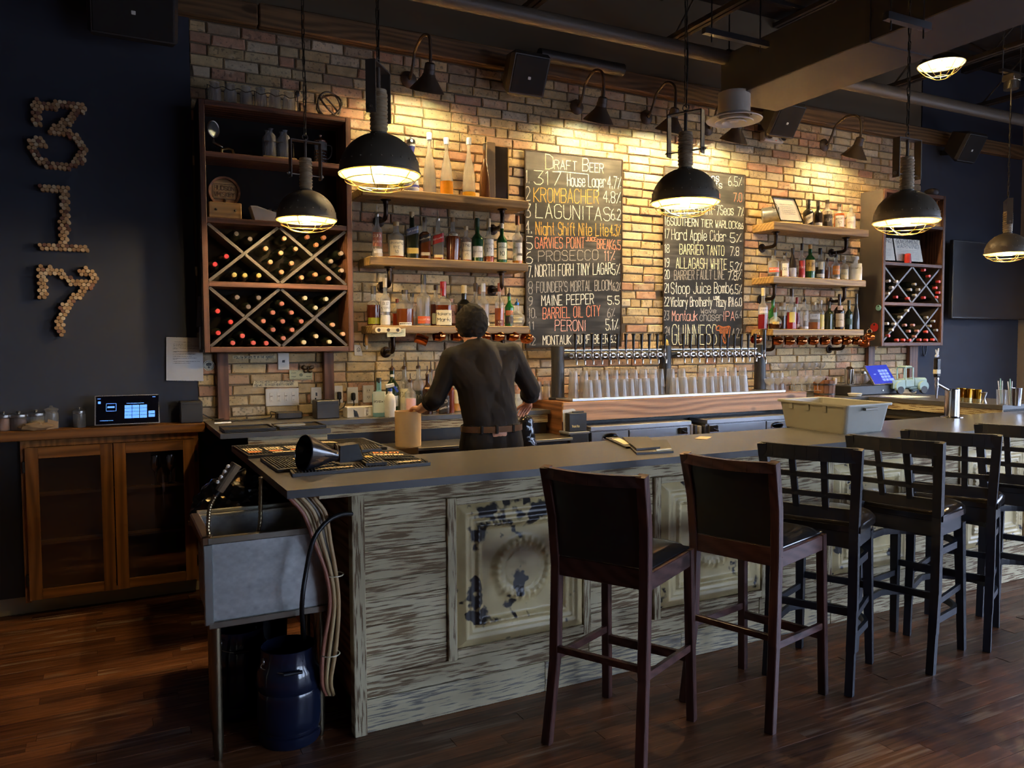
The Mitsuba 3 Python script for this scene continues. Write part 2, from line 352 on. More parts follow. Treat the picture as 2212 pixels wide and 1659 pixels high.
# dark ceiling: deck and ribs
ce = struct('ceiling', box(XL-.2, XR+.2, YF-.2, WY+.25, ZC, ZC+.15), C(46, 42, 38, 'matte'), label='black painted open ceiling')
for i in range(17):
    yy = -4.9+i*.64; put(ce, 'deck_rib', box(XL, XR, yy, yy+.05, ZC-.035, ZC+.005), C(40, 37, 33, 'matte'))
JC = C(58, 53, 47, 'satin')
for i, x in enumerate((-1.45, -.05, 1.55, 2.95, 4.35, 5.75, 7.15, 8.6)):
    j = one('ceiling_joist', f'black open web steel joist under the ceiling, number {i+1} from the left', 'joist', join(box(x-.045, x-.008, YF, WY, 4.235, 4.275), box(x+.008, x+.045, YF, WY, 4.235, 4.275)), JC, group='open web joists')
    labels[j]['label'] = f'black painted open web ceiling joist, number {i+1} of eight from the left'
    put(j, 'top_chord', join(box(x-.045, x-.008, YF, WY, 4.66, 4.70), box(x+.008, x+.045, YF, WY, 4.66, 4.70)), JC)
    webs = []; yy = WY-.2; up = True
    while yy > YF+.7:
        webs.append(rod((x, yy, 4.255 if up else 4.68), (x, yy-.5, 4.68 if up else 4.255), .0095, 5)); yy -= .5; up = not up
    put(j, 'web_bars', join(*webs), JC)
# long pipe along the wall and its clamp
py_ = 4.95
pA, pB = at(1000, 9, y=py_), at(2212, 258, y=py_)
zz = (pA[2]+pB[2])/2
pk = one('ceiling_pipe', 'long dark round pipe running along the brick wall under the joists', 'pipe', rod((-3.1, py_, zz), (9.7, py_, zz), .056, 20), C(98, 90, 78), 40)
cl = at(1806, 180, y=py_)
put(pk, 'clamp', join(lathe([(.056, -.025), (.068, -.025), (.068, .025), (.056, .025)], 20, (cl[0], py_, zz), (1, 0, 0)), rod((cl[0], py_, zz+.06), (cl[0], py_, ZC), .006, 6)), C(52, 50, 48), 40)
cl = at(1575, 128, y=py_)
put(pk, 'clamp', join(lathe([(.056, -.025), (.068, -.025), (.068, .025), (.056, .025)], 20, (cl[0], py_, zz), (1, 0, 0)), rod((cl[0], py_, zz+.06), (cl[0], py_, ZC), .006, 6)), C(52, 50, 48), 40)
# second shorter pipe piece behind the wall speaker
q0, q1 = at(1165, 118, y=5.45), at(1345, 165, y=5.45)
one('conduit', 'short dark conduit above the timber beam beside the wall speaker', 'pipe', rod(q0, (q1[0], 5.45, q0[2]), .05, 14), C(50, 46, 42), 40)
# rectangular duct with round diffuser
DZ0 = 3.62
dA, dB = at(1545, 224, z=DZ0), at(1640, 212, z=DZ0)
dx0, dx1, dy1 = dA[0], dA[0]+.62, 5.0
dk = one('air_duct', 'large dark rectangular air duct running from the camera side to the brick wall', 'air duct', box(dx0, dx1, -5.0, dy1, DZ0, DZ0+.36, .006), C(66, 64, 64, 'satin'))
for yy in (3.6, 2.1, .6): put(dk, 'seam_band', box(dx0-.008, dx1+.008, yy-.018, yy+.018, DZ0-.008, DZ0+.37), C(62, 60, 60))
dc = at(1586, 240, z=3.5); dcx, dcy = dx0+.30, dc[1]
dcx = at(1586, 236, y=dcy)[0]
df = thing('ceiling_diffuser', 'round white metal air diffuser under the end of the dark duct', 'air vent')
put(df, 'neck', lathe([(.125, DZ0+.02), (.125, DZ0-.16), (.118, DZ0-.16), (.118, DZ0+.02)], 28, (dcx, dcy, 0)), C(190, 180, 162), 40)
for i, (r0, r1, z0, z1) in enumerate(((.22, .14, -.19, -.15), (.15, .085, -.205, -.165), (.095, .04, -.21, -.175))):
    put(df, 'cone', lathe([(r0, DZ0+z0), (r1, DZ0+z1), (r1-.004, DZ0+z1), (r0-.004, DZ0+z0-.006), (r0, DZ0+z0)], 32, (dcx, dcy, 0)), C(214, 212, 206), 40)
put(df, 'centre_plate', lathe([(0, DZ0-.205), (.036, DZ0-.205), (.036, DZ0-.2), (0, DZ0-.2)], 20, (dcx, dcy, 0)), C(205, 202, 196))
# strut channels on threaded rods
for (u0, v0, u1, v1, yy, lab) in ((1520, 66, 1658, 97, 4.3, 'grey strut channel hung on rods beside the pipe, left of the duct'), (1913, 33, 2006, 60, 2.95, 'short grey strut channel hung under the duct above the wire chain lamp')):
    a, b = at(u0, v0, y=yy), at(u1, v1, y=yy); zc = (a[2]+b[2])/2
    sk = one('strut_channel', lab, 'strut', box(a[0], b[0], yy-.02, yy+.02, zc-.02, zc+.02), C(112, 112, 114, 'metal'))
    for f in (.12, .88):
        X = a[0]+(b[0]-a[0])*f; put(sk, 'rod', rod((X, yy, zc-.07), (X, yy, ZC), .005, 6), C(90, 90, 90, 'metal'))
# ================================================================ the bar
CT = 1.10
SLATE = C(74, 73, 72, 'slate')
scene['slate'] = prin(VC, .3, specular=.5)
bt = one('bar_counter', 'long dark grey bar countertop with an L shaped return at its left end', 'bar counter',
         extrude([(.583, 3.03), (8.6, 3.03), (8.6, 3.735), (1.335, 3.735), (1.335, 4.575), (.583, 4.575)], .032, CT-.032), SLATE)
put(bt, 'apron', join(box(.72, 8.5, 3.095, 3.12, 1.043, 1.0675), box(.72, .745, 3.12, 4.5, 1.043, 1.0675)), WW(0, 0, .3), label='cream painted edge strip')
bf = thing('bar', 'bar front of weathered cream painted planks with square pressed tin panels', 'bar')
put(bf, 'core', join(box(.905, 8.4, 3.225, 3.6, 0, 1.043), box(.905, 1.25, 3.6, 4.4, 0, 1.043)), C(60, 46, 34, 'matte'))
put(bf, 'corner_post', box(.871, .926, 3.172, 3.23, 0, 1.043, .003), WW(2, 0, .1))
# tin panels and their frames: (left, right) of each panel
TZ0, TZ1 = .293, .94
tiles = [(1.345, 2.005), (2.475, 3.165), (3.72, 4.38), (4.93, 5.6), (6.15, 6.8)]
rows = [1.043, .975, .89, .785, .657, .572, .461, .332, .243, .145, .0]
def planks(x0, x1, z0, z1, grey=0):
    put(bf, 'plank', box(x0+.001, x1-.001, 3.19+rng.uniform(-.003, .003), 3.23, z0+.0012, z1-.0012, .0018), WW(0, grey))
edges = [.926]
for a, b in tiles: edges += [a-.045, b+.045]
edges.append(8.4)
for i in range(len(tiles)):                                     # columns of planks between the panels
    x0, x1 = edges[2*i], edges[2*i+1]
    for r in range(1, 8): planks(x0, x1, rows[r+1], rows[r], 0) if r < 7 else None
x0 = edges[-2]
for r in range(1, 7): planks(x0, 8.4, rows[r+1], rows[r], 1)
for r0, r1 in ((1.043, .975), (.332, .243), (.243, .145), (.145, 0)):   # running planks above and below
    x = .926
    while x < 8.4:
        L = rng.uniform(.7, 1.25); 
        if r1 > .3 or True:
            gr = 1 if (r0 < .2 and rng.random() < .55) or x > 3.4 and rng.random() < .4 else 0
            e = min(x+L, 8.4); planks(x, e if 8.4-e > .15 else 8.4, r1, r0, gr); x = e if 8.4-e > .15 else 8.4
def tin_panel(x0, x1):
    """A pressed square with a moulded border and a raised ring, as a height field."""
    n = 97; u = np.linspace(0, 1, n); U, V = np.meshgrid(u, u, indexing='ij')
    d = np.minimum(np.minimum(U, 1-U), np.minimum(V, 1-V))
    bump = lambda c, w: np.exp(-((d-c)/w)**2)
    h = .012*np.clip(d/.03, 0, 1)+.010*bump(.06, .018)+.007*bump(.10, .012)+.012*bump(.155, .016)*(1+.35*np.sin((U+V)*150)*(np.abs(d-.155) < .03))-.008*np.clip((d-.17)/.02, 0, 1)
    r = np.hypot(U-.5, V-.5); th = np.arctan2(V-.5, U-.5)
    h += .014*np.exp(-((r-.2)/.03)**2)*(1+.3*np.sin(th*26))+.006*np.exp(-((r-.155)/.012)**2)+.006*(r < .14)
    h += .004*(meshkit.fbm(np.stack([U*9, V*9, np.full_like(U, x0)], -1), 3)-.5)
    P_ = np.stack([x0+U*(x1-x0), 3.188-h, TZ0+V*(TZ1-TZ0)], -1).reshape(-1, 3)
    i, j = np.meshgrid(np.arange(n-1), np.arange(n-1), indexing='ij'); a = (i*n+j).ravel()
    F = np.vstack([np.stack([a, a+n, a+n+1], -1), np.stack([a, a+n+1, a+1], -1)])
    return trimesh.Trimesh(P_, F, process=False)
for i, (a, b) in enumerate(tiles):
    put(bf, 'tin_panel', tin_panel(a, b), ('tin', i*.37+.1, .5), smooth=True, label='square pressed tin ceiling panel with flaking cream paint')
    for u0, u1, w0, w1, ax in ((a-.044, a-.002, TZ0-.05, TZ1+.035, 2), (b+.002, b+.044, TZ0-.05, TZ1+.035, 2), (a-.002, b+.002, TZ1+.002, TZ1+.034, 0), (a-.002, b+.002, TZ0-.04, TZ0-.002, 0)):
        put(bf, 'panel_trim', box(u0, u1, 3.176, 3.23, w0, w1, .002), WW(ax))
# left end of the bar: brown vertical face boards
for i in range(9):
    z0, z1 = rows[i+1], rows[i]
    put(bf, 'end_board', box(.875, .91, 3.232, 3.6, z0+.001, z1-.001, .002), W(8, 1, .2))
    put(bf, 'end_board', box(.875, .91, 3.602, 4.4, z0+.001, z1-.001, .002), W(8, 1, .2))

# ================================================================ stools
def upholstered_stool(cx, cy, heading, label):
    k = thing('bar_stool', label, 'bar stool', 'dark wood bar stools with black padded backs')
    M = turn(cx, cy, 0, heading); wd = lambda ax: W(5, ax, None, True); P_ = lambda n_, m, mat, **kw: put(k, n_, m, mat, to=M, **kw)
    hw = .2
    for s in (-1, 1):
        Y = s*hw
        pts = [(-.265, Y*1.06, 0), (-.215, Y, .36), (-.2, Y, .74), (-.215, Y*1.03, .95), (-.265, Y*1.07, 1.155)]
        sec = [beam(pts[i], pts[i+1], .04, .042 if i else .036, up=(1, 0, 0), b=.003) for i in range(4)]
        P_('leg', join(*sec), wd(2))
        P_('leg', beam((.262, Y*1.04, 0), (.235, Y, .765), .038, .036, up=(1, 0, 0), b=.003), wd(2))
        P_('foot_glide', lathe([(0, 0), (.012, 0), (.014, .006), (0, .006)], 10, (.262, Y*1.04, 0)), C(150, 150, 150, 'metal'))
        P_('side_rail', box(-.19, .225, Y-.014, Y+.014, .692, .762, .003), wd(0))
        P_('stretcher', beam((-.2, Y, .355), (.245, Y*1.02, .33), .02, .032, b=.002), wd(0))
    P_('stretcher', beam((-.222, -hw, .392), (-.222, hw, .392), .022, .028, b=.002), wd(1))
    P_('stretcher', beam((.246, -hw, .285), (.246, hw, .285), .022, .04, b=.002), wd(1))
    P_('front_rail', box(.222, .25, -hw+.02, hw-.02, .692, .762, .003), wd(1))
    P_('back_rail', beam((-.2, -hw, .74), (-.2, hw, .74), .03, .082, b=.003), wd(1))
    top = []
    for i in range(8):                                          # curved top rail
        a0, a1 = -1+i*.25, -1+(i+1)*.25; c = lambda a: (-.262-.022*(1-a*a), a*hw*1.07, 1.132-.006*(1-a*a))
        top.append(beam(c(a0), c(a1), .03, .046))
    P_('top_rail', join(*top), wd(1))
    def pad(off, t):
        n, m_ = 13, 9; V = []
        for side in (0, 1):
            for i in range(n):
                for j in range(m_):
                    a = -1+2*i/(n-1); z = .785+(1.112-.785)*j/(m_-1); bul = (1-a**4)*(1-(2*j/(m_-1)-1)**4)
                    base = np.interp(z, [.785, .95, 1.155], [-.204, -.215, -.262])-.022*(1-a*a)*(z-.75)/.4
                    V.append((base+(-.011-off*bul if side == 0 else .011+t*bul), a*(hw-.012), z))
        F = []
        for i in range(n-1):
            for j in range(m_-1):
                a = i*m_+j; q = (a, a+m_, a+m_+1, a+1); F += [(q[0], q[2], q[1]), (q[0], q[3], q[2])]; o = n*m_
                F += [(q[0]+o, q[1]+o, q[2]+o), (q[0]+o, q[2]+o, q[3]+o)]
        ring = [i*m_ for i in range(n)]+[(n-1)*m_+j for j in range(1, m_)]+[i*m_+m_-1 for i in range(n-2, -1, -1)]+[j for j in range(m_-2, 0, -1)]
        for a, b in zip(ring, ring[1:]+ring[:1]): o = n*m_; F += [(a, b, b+o), (a, b+o, a+o)]
        return trimesh.Trimesh(V, F, process=False)
    P_('back_pad', pad(.004, .018), C(30, 30, 30), smooth=40, label='black padded back')
    n = 15; V = []
    for side in (0, 1):
        for i in range(n):
            for j in range(n):
                a, b = -1+2*i/(n-1), -1+2*j/(n-1); e = (1-abs(a)**5)*(1-abs(b)**5)
                V.append((.03+a*.225, b*.195, .764 if side == 0 else .772+.034*e**.6))
    F = []; o = n*n
    for i in range(n-1):
        for j in range(n-1):
            a = i*n+j; F += [(a, a+1, a+n+1), (a, a+n+1, a+n), (a+o, a+n+o, a+n+1+o), (a+o, a+n+1+o, a+1+o)]
    ring = [i*n for i in range(n)]+[(n-1)*n+j for j in range(1, n)]+[i*n+n-1 for i in range(n-2, -1, -1)]+[j for j in range(n-2, 0, -1)]
    for a, b in zip(ring, ring[1:]+ring[:1]): F += [(a, b, b+o), (a, b+o, a+o)]
    P_('seat_pad', trimesh.Trimesh(V, F, process=False), C(26, 26, 27, 'gloss'), smooth=50, label='black leatherette seat pad')
    return k
upholstered_stool(1.90, 2.703, 28.4, 'dark brown wooden bar stool with black padded back, the nearest and leftmost stool')
upholstered_stool(2.636, 2.681, 17.5, 'dark brown bar stool with black padded back, second from the left')

def lattice_stool(cx, cy, heading, label, sc=1.0):
    k = thing('lattice_stool', label, 'bar stool', 'black bar stools with lattice backs')
    M = turn(cx, cy, 0, heading, sc); BL = C(34, 36, 42, 'satin'); P_ = lambda n_, m, **kw: put(k, n_, m, kw.pop('mat', BL), to=M, **kw)
    hw = .195
    c = lambda z, a: (np.interp(z, [0, .4, .78, 1.165], [-.245, -.2, -.195, -.262])-.03*(1-a*a)*np.clip((z-.78)/.39, 0, 1), a*np.interp(z, [0, .78, 1.165], [hw, hw, hw*1.14]), z)
    for s in (-1, 1):
        zs = [0, .2, .4, .6, .78, .95, 1.165]
        P_('leg', join(*[beam(c(z0, s), c(z1, s), .042 if z0 > .3 else .036+.006*z0/.3, .038, up=(1, 0, 0)) for z0, z1 in zip(zs[:-1], zs[1:])]))
        P_('leg', beam((.215, s*.178, 0), (.18, s*.165, .70), .034, .034, up=(1, 0, 0), w2=.046, h2=.044))
    def hor(z0, z1, t=.018):
        N = 8; return join(*[beam(c((z0+z1)/2, -1+2*i/N), c((z0+z1)/2, -1+2*(i+1)/N), t, z1-z0) for i in range(N)])
    P_('crest_rail', hor(1.098, 1.168, .024)); P_('slat', hor(1.013, 1.039)); P_('slat', hor(.92, .946)); P_('lower_rail', hor(.815, .873, .022))
    for a in (-.34, .34): P_('upright', join(*[beam(c(z, a), c(z+.07, a), .03, .016, up=(1, 0, 0)) for z in np.arange(.86, 1.08, .06)]))
    # D-shaped apron, seat and bent rings
    def dee(r, back, n=18): return [(back, -r)]+[(r*.25+r*1.02*math.cos(t), r*math.sin(t)) for t in np.linspace(-math.pi/2, math.pi/2, n)]+[(back, r)]
    from shapely.geometry import Polygon
    P_('apron', extrude(Polygon(dee(.205, -.2)).difference(Polygon(dee(.18, -.175))), .075, .685), smooth=30)
    m = extrude(dee(.222, -.205), .05, .76); V = m.vertices.copy(); top = V[:, 2] > .8; 
    V2 = m.subdivide_to_size(.05).vertices if False else V
    seat = join(extrude(dee(.224, -.205), .028, .762), hull([(x*.99, y*.99, .79) for x, y in dee(.224, -.2)]+[(x*.93, y*.93, .806) for x, y in dee(.224, -.2)]+[(x*.75, y*.75, .813) for x, y in dee(.224, -.2)]))
    P_('seat_pad', seat, mat=C(30, 28, 28, 'gloss'), smooth=40, label='glossy black seat pad')
    for z, r in ((.60, .2), (.255, .205)):
        pts = [(-.2, -hw+.005, z)]+[(r*.0+r*1.08*math.cos(t), r*math.sin(t)*.98, z) for t in np.linspace(-math.pi/2*.82, math.pi/2*.82, 16)]+[(-.2, hw-.005, z)]
        P_('bent_ring', join(*[beam(pts[i], pts[i+1], .018, .034) for i in range(len(pts)-1)]))
    P_('stretcher', beam((.2, -.165, .41), (.2, .165, .41), .018, .034)); P_('stretcher', beam((-.2, -hw, .38), (-.2, hw, .38), .018, .034))
    for s in (-1, 1): P_('stretcher', beam((-.2, s*hw, .35), (.19, s*.17, .35), .016, .03))
    return k
for cx, cy, hd, lab in ((3.175, 2.77, 25.5, 'black lattice back bar stool right behind the second padded stool'), (3.786, 2.715, 14, 'black lattice back bar stool in front of the grey tub'),
                        (4.27, 2.79, 24, 'black lattice back bar stool, third of its row from the left'), (4.93, 2.78, 22, 'black lattice back bar stool cut by the right edge of the picture')):
    lattice_stool(cx, cy, hd, lab)
# ================================================================ lamps
RUST = C(120, 108, 92, 'metal'); DARKM = C(84, 77, 68, 'satin')
def chain(top, bot, link=.052, w=.0155, r=.0028):
    top, bot = np.asarray(top, float), np.asarray(bot, float); L = np.linalg.norm(bot-top); n = max(1, int(L/(link-.010))); st = (bot-top)/n; ms = []
    for i in range(n):
        c = top+st*(i+.5); u = np.array([1, .3, 0]) if i % 2 else np.array([-.3, 1, 0]); u = u/np.linalg.norm(u)
        h = link/2-w/2; pts = [c+u*w/2*math.cos(t)+np.array([0, 0, 1])*(w/2*math.sin(t)+(h if math.sin(t) >= 0 else -h)) for t in np.linspace(0, 2*np.pi, 10, endpoint=False)]
        ms.append(tube(pts, r, 5, closed=True))
    return join(*ms)
def pendant(c, yaw, label, top=4.66, tilt=(0, 0), D=.36):
    k = thing('pendant_lamp', label, 'lamp', 'industrial dome pendant lamps'); R = D/2; x, y, z = c
    put(k, 'shade', lathe([(R+.006, -.004), (R+.006, .004), (R, .008)]+[(R*math.cos(t), .008+.172*math.sin(t)) for t in np.radians(np.linspace(6, 78, 13))]+[(.04, .182)], 40, c), C(88, 80, 68, 'satin'), 40)
    put(k, 'reflector', lathe([(.036, .176)]+[((R-.004)*math.cos(t), .006+.170*math.sin(t)) for t in np.radians(np.linspace(78, 2, 13))]+[(R+.005, -.0045)], 40, c), C(196, 168, 116, 'satin'), 40, label='cream enamelled inside of the shade')
    prof = [(.0375, .178)]
    for i in range(9):
        zz = .195+i*.0185; prof += [(.035, zz), (.0405, zz+.005), (.0405, zz+.0115), (.035, zz+.0155)]
    prof += [(.037, .362), (.037, .372), (.012, .376), (0, .376)]
    put(k, 'ribbed_neck', lathe(prof, 28, c), C(160, 140, 108, 'satin'), 35)
    a = math.radians(yaw); u = np.array([math.cos(a), math.sin(a), 0]); v = np.array([-u[1], u[0], 0]); P0 = np.asarray(c, float); Z = np.array([0, 0, 1.0]); s = .095
    put(k, 'yoke', join(beam(P0-u*s+Z*.475, P0+u*s+Z*.475, .046, .006), beam(P0-u*s+Z*.25, P0-u*s+Z*.478, .006, .046, up=v), beam(P0+u*s+Z*.25, P0+u*s+Z*.478, .006, .046, up=v)), DARKM)
    put(k, 'hanging_rod', join(rod(P0+Z*.37, P0+Z*.49, .009, 10), tube(arc(P0+Z*.502, .017, 0, 360, 15, u=u)[:-1], .0028, 6, True)), DARKM, 40)
    bo = [rod(P0+u*sg*.036+Z*.272, P0+u*sg*(s+.022)+Z*.272, .004, 8) for sg in (-1, 1)]+[lathe([(0, 0), (.011, 0), (.011, .01), (0, .01)], 6, P0+u*sg*(s+.004)+Z*.272, u*sg) for sg in (-1, 1)]
    put(k, 'bolts', join(*bo), C(170, 165, 158, 'metal'), 30)
    rv = [ball(P0+np.array([R*math.cos(.22)*math.cos(t), R*math.cos(.22)*math.sin(t), .008+.172*math.sin(.22)]), .0042, 1) for t in np.linspace(0, 2*np.pi, 24, endpoint=False)]
    for q in (.5, .75, 1.0, 1.2): rv += [ball(P0+np.array([R*math.cos(q)*math.cos(t), R*math.cos(q)*math.sin(t), .008+.172*math.sin(q)]), .0036, 1) for t in (-2.1, 0, 2.1)]
    put(k, 'rivets', join(*rv), C(130, 122, 110, 'metal'), True)
    cg = []
    for rr, zz in ((R+.002, -.006), (R*.86, -.034), (R*.56, -.064), (R*.2, -.076)): cg.append(tube(arc(P0+Z*zz, rr, 0, 360, 33, (1, 0, 0), (0, 1, 0))[:-1], .0021, 5, True))
    for t in np.linspace(0, 2*np.pi, 6, endpoint=False):
        d = np.array([math.cos(t), math.sin(t), 0]); cg.append(tube([P0+d*(R+.002)-Z*.004, P0+d*R*.86-Z*.036, P0+d*R*.56-Z*.066, P0+d*R*.2-Z*.078], .0021, 5))
    put(k, 'wire_guard', join(*cg), C(196, 168, 112, 'metal'), 60)
    put(k, 'socket', lathe([(0, .11), (.02, .11), (.02, .045), (.014, .035), (0, .035)], 14, c), C(200, 180, 140, 'metal'), 40)
    put(k, 'bulb', ball(P0+Z*.012, .031, 3, (1, 1, 1.12)), C(255, 230, 190, 'satin'), True, emit=np.array(BULB)*PENDANT_L, label='glowing warm bulb')
    put(k, 'chain', chain(P0+Z*(top-z), P0+Z*.515), C(92, 84, 70, 'metal'), 60)
    put(k, 'cord', tube([P0+Z*.5+u*.004, P0+Z*.8+u*.012, P0+Z*1.1-u*.008, P0+Z*(top-z)], .003, 6), C(30, 28, 26), 60)
    return k
p1 = pendant((1.098, 4.924, 2.43), 8, 'dome pendant lamp hanging lowest left in front of the wine rack')
p2 = pendant((1.104, 3.465, 2.425), 52, 'largest looking dome pendant lamp, over the left end of the bar')
p3 = pendant((2.784, 3.381, 2.415), -62, 'dome pendant lamp over the bar in front of the right chalkboard')
p4 = pendant((4.192, 3.091, 2.365), 0, 'dome pendant lamp over the bar in front of the right wine rack', top=3.66)
p5 = pendant((7.239, 4.317, 2.455), 40, 'dome pendant lamp farthest right, in front of the television', top=3.78)
for pk_, (x, y, z) in ((p4, (4.192, 3.091, 3.66)), (p5, (7.239, 4.317, 3.78))):
    put(pk_, 'junction_box', join(box(x-.055, x+.055, y-.055, y+.055, z+.20, z+.26, .006), lathe([(.06, .13), (.06, .2), (0, .2)], 20, (x, y, z)), lathe([(0, .13), (.06, .13)], 20, (x, y, z))), C(204, 192, 168, 'metal'), 40, label='pale metal junction box')
    put(pk_, 'drop_rod', rod((x, y, z+.14), (x, y, z-.02), .006, 8), C(150, 140, 120, 'metal'), 40)
    put(pk_, 'bracket', join(box(x-.16, x+.16, y-.018, y+.018, z+.262, z+.29), rod((x-.13, y, z+.22), (x-.13, y, 4.7), .005, 6), rod((x+.13, y, z+.17), (x+.13, y, 4.7), .005, 6)), C(150, 148, 142, 'metal'))
# small caged lamp under the ceiling at the right
cc = EYE+ray(2033, 140)*6.3
k = thing('caged_ceiling_lamp', 'small caged ceiling lamp high up at the right, above the round pipe', 'lamp'); cx, cy, cz = cc
put(k, 'shade', lathe([(.175, 0), (.165, .02), (.12, .055), (.05, .085), (.03, .12), (0, .125)], 30, cc), C(98, 92, 84, 'metal'), 40)
put(k, 'reflector', lathe([(.03, .08), (.115, .048), (.172, -.002)], 30, cc), C(236, 220, 184), 40)
cg = [tube(arc(cc-np.array([0, 0, zz]), rr, 0, 360, 25, (1, 0, 0), (0, 1, 0))[:-1], .0026, 5, True) for rr, zz in ((.176, .0), (.12, .06), (.06, .10))]
cg += [tube([cc+np.array([.176*math.cos(t), .176*math.sin(t), 0]), cc+np.array([.12*math.cos(t), .12*math.sin(t), -.06]), cc+np.array([.06*math.cos(t), .06*math.sin(t), -.10])], .0026, 5) for t in np.linspace(0, 2*np.pi, 10, endpoint=False)]
put(k, 'wire_guard', join(*cg), C(198, 170, 116, 'metal'), 60)
put(k, 'bulb', ball(cc+np.array([0, 0, -.01]), .034, 3), C(255, 230, 190), True, emit=np.array(BULB)*CAGE_L, label='glowing warm bulb')
put(k, 'cord', rod(cc+np.array([0, 0, .12]), (cx, cy, 4.74), .004, 6), C(60, 56, 50), 60)

def gooseneck(plate, rimc, label):
    """A barn lamp: plate on the wall, bent arm, cone shade over the point seen at rimc."""
    pw = at(*plate, y=WY); x, z = pw[0], pw[2]; rc = at(*rimc, x=x+.0); y, zr = rc[1], rc[2]
    k = thing('gooseneck_lamp', label, 'wall lamp', 'gooseneck barn lamps on the brick wall'); BR = C(70, 58, 46, 'satin')
    put(k, 'wall_plate', lathe([(0, 0), (.062, 0), (.062, .01), (.045, .024), (.02, .03), (0, .03)], 24, (x, WY-.004, z), (0, -1, 0)), BR, 40)
    ax = np.array([0, math.sin(math.radians(23)), -math.cos(math.radians(23))]); e = np.array([x, y, zr])-ax*.19; tz = e[2]
    pts = smooth_path([(x, WY-.03, z), (x, WY-.055, z+.012), (x, WY-.10, z+.07), (x, WY-.15, z+.16), (x, (WY-.15+e[1])/2, z+.215), (x, e[1]+.02, z+.17), (x, e[1]-.005, (z+.17+tz)/2), e], 5)
    put(k, 'arm', tube(pts, .0115, 12), BR, 60)
    d = np.array([0, math.sin(math.radians(23)), -math.cos(math.radians(23))]); q = np.array([x, y, zr]); top = q-d*.19
    put(k, 'socket_cup', lathe([(0, .195), (.02, .195), (.036, .185), (.038, .15), (.04, .148), (.042, .10), (0, .10)], 24, q, -d), BR, 40)
    put(k, 'shade', lathe([(.122, 0), (.124, .003), (.05, .098), (.042, .118), (.03, .118)], 36, q, -d), BR, 40)
    put(k, 'shade_lining', lathe([(.03, .10), (.048, .096), (.121, .0005)], 36, q, -d), C(214, 205, 180), 40)
    put(k, 'bulb', ball(q-d*.045, .026, 2), C(255, 235, 200), True, emit=np.array(BULB)*GOOSE_L, label='glowing warm bulb')
for plate, rimc, w in (((882, 173), (922, 198), 'leftmost of five'), ((1245, 232), (1292, 264), 'above the left chalkboard'), ((1395, 254), (1446, 284), 'partly behind a pendant yoke'),
                       ((1527, 279), (1584, 306), 'below the white air diffuser'), ((1779, 314), (1844, 341), 'rightmost of five')):
    gooseneck(plate, rimc, f'dark bronze gooseneck wall lamp, {w}')
# ================================================================ chalkboards with hand lettering
FONT = dict(zip('ABCDEFGHIJKLMNOPQRSTUVWXYZ', '022842_1434 0208384746350535444332_3202 4738180703123243 02082847432202 42020848_0535 020848_0535 47381807031232434525 0208_4248_0545 2228 4843321203 0208_4805_0542 080242 0208254842 02084248 180703123243473818 02083847463505 180703123243473818_2442 02083847463505_2542 473818070615354443321203 0848_2822 080312324348 082248 0812253248 0842_0248 082548_2522 08480242'.split()))
FONT.update(zip('0123456789', '180703123243473818 172822 07183847460242 084825354443321203 32380444 480805354443321203 3817050312324344351504 084812 15060718384746351504031232434435 1233454738180706153546'.split()))
FONT.update(zip("%.:-'&", '0248_0717_3343 2223 2324_2627 1535 2827 42061738370312324345'.split()))
FONT.update(zip('abcdefghijklmnoprstuvwxyz', '36160503123243_4642 0802_0516364543321203 4536160503123243 4842_4536160503123243 04444536160503123243 48382722_1636 4536160503123243_46413010 0802_0516364542 2622_2827 262110_2827 0802_4604_1542 2822 0602_0516252225364542 0602_0516364542 160503123243453616 0600_0516364543321203 0602_05163645 45361605143443321203 282332_1636 060312324346_4642 062246 0612243246 0642_0246 0623_4610 06460242'.split()))
NARROW = {'I': 2.2, 'i': 2.2, 'l': 2.2, '1': 2.6, '.': 1.8, ':': 2, "'": 2, 'j': 3, 't': 3.2, 'f': 3.4, ' ': 3.2}
def strokes(text):
    """The strokes of a line in units of a sixth of the capital height, and its width."""
    out, x = [], 0
    for ch in text:
        a = NARROW.get(ch, 5.0); off = -(4-(a-1))/2 if a < 5 else 0
        for s in FONT.get(ch, '').split('_'):
            if s: out.append([(x+off+int(s[i])+rng.uniform(-.12, .12), int(s[i+1])-2+rng.uniform(-.12, .12)) for i in range(0, len(s), 2)])
        x += a+.35
    return out, max(x-1.2, 1)
def ribbon(lines, o, u, v, n, w, lift=.0012):
    """Flat strips along polylines given in the u, v axes at o, lifted along n."""
    V, F = [], []
    for L in lines:
        P_ = [np.asarray(o)+u*a+v*b+n*lift for a, b in L]
        for p, q in zip(P_[:-1], P_[1:]):
            d = q-p; l = np.linalg.norm(d)
            if l < 1e-6: d, l = u*.002, .002
            d = d/l; s = np.cross(n, d)*w/2; e = d*w*.35; k = len(V)
            V += [p-e-s, q+e-s, q+e+s, p-e+s]; F += [(k, k+1, k+2), (k, k+2, k+3)]
    return trimesh.Trimesh(V, F, process=False)
WHITE, YEL, ORA, SAL, PNK, GRY, TEAL = S(238, 236, 220), S(240, 236, 196), S(236, 176, 84), S(238, 150, 120), S(232, 176, 160), S(168, 164, 156), S(170, 214, 200)
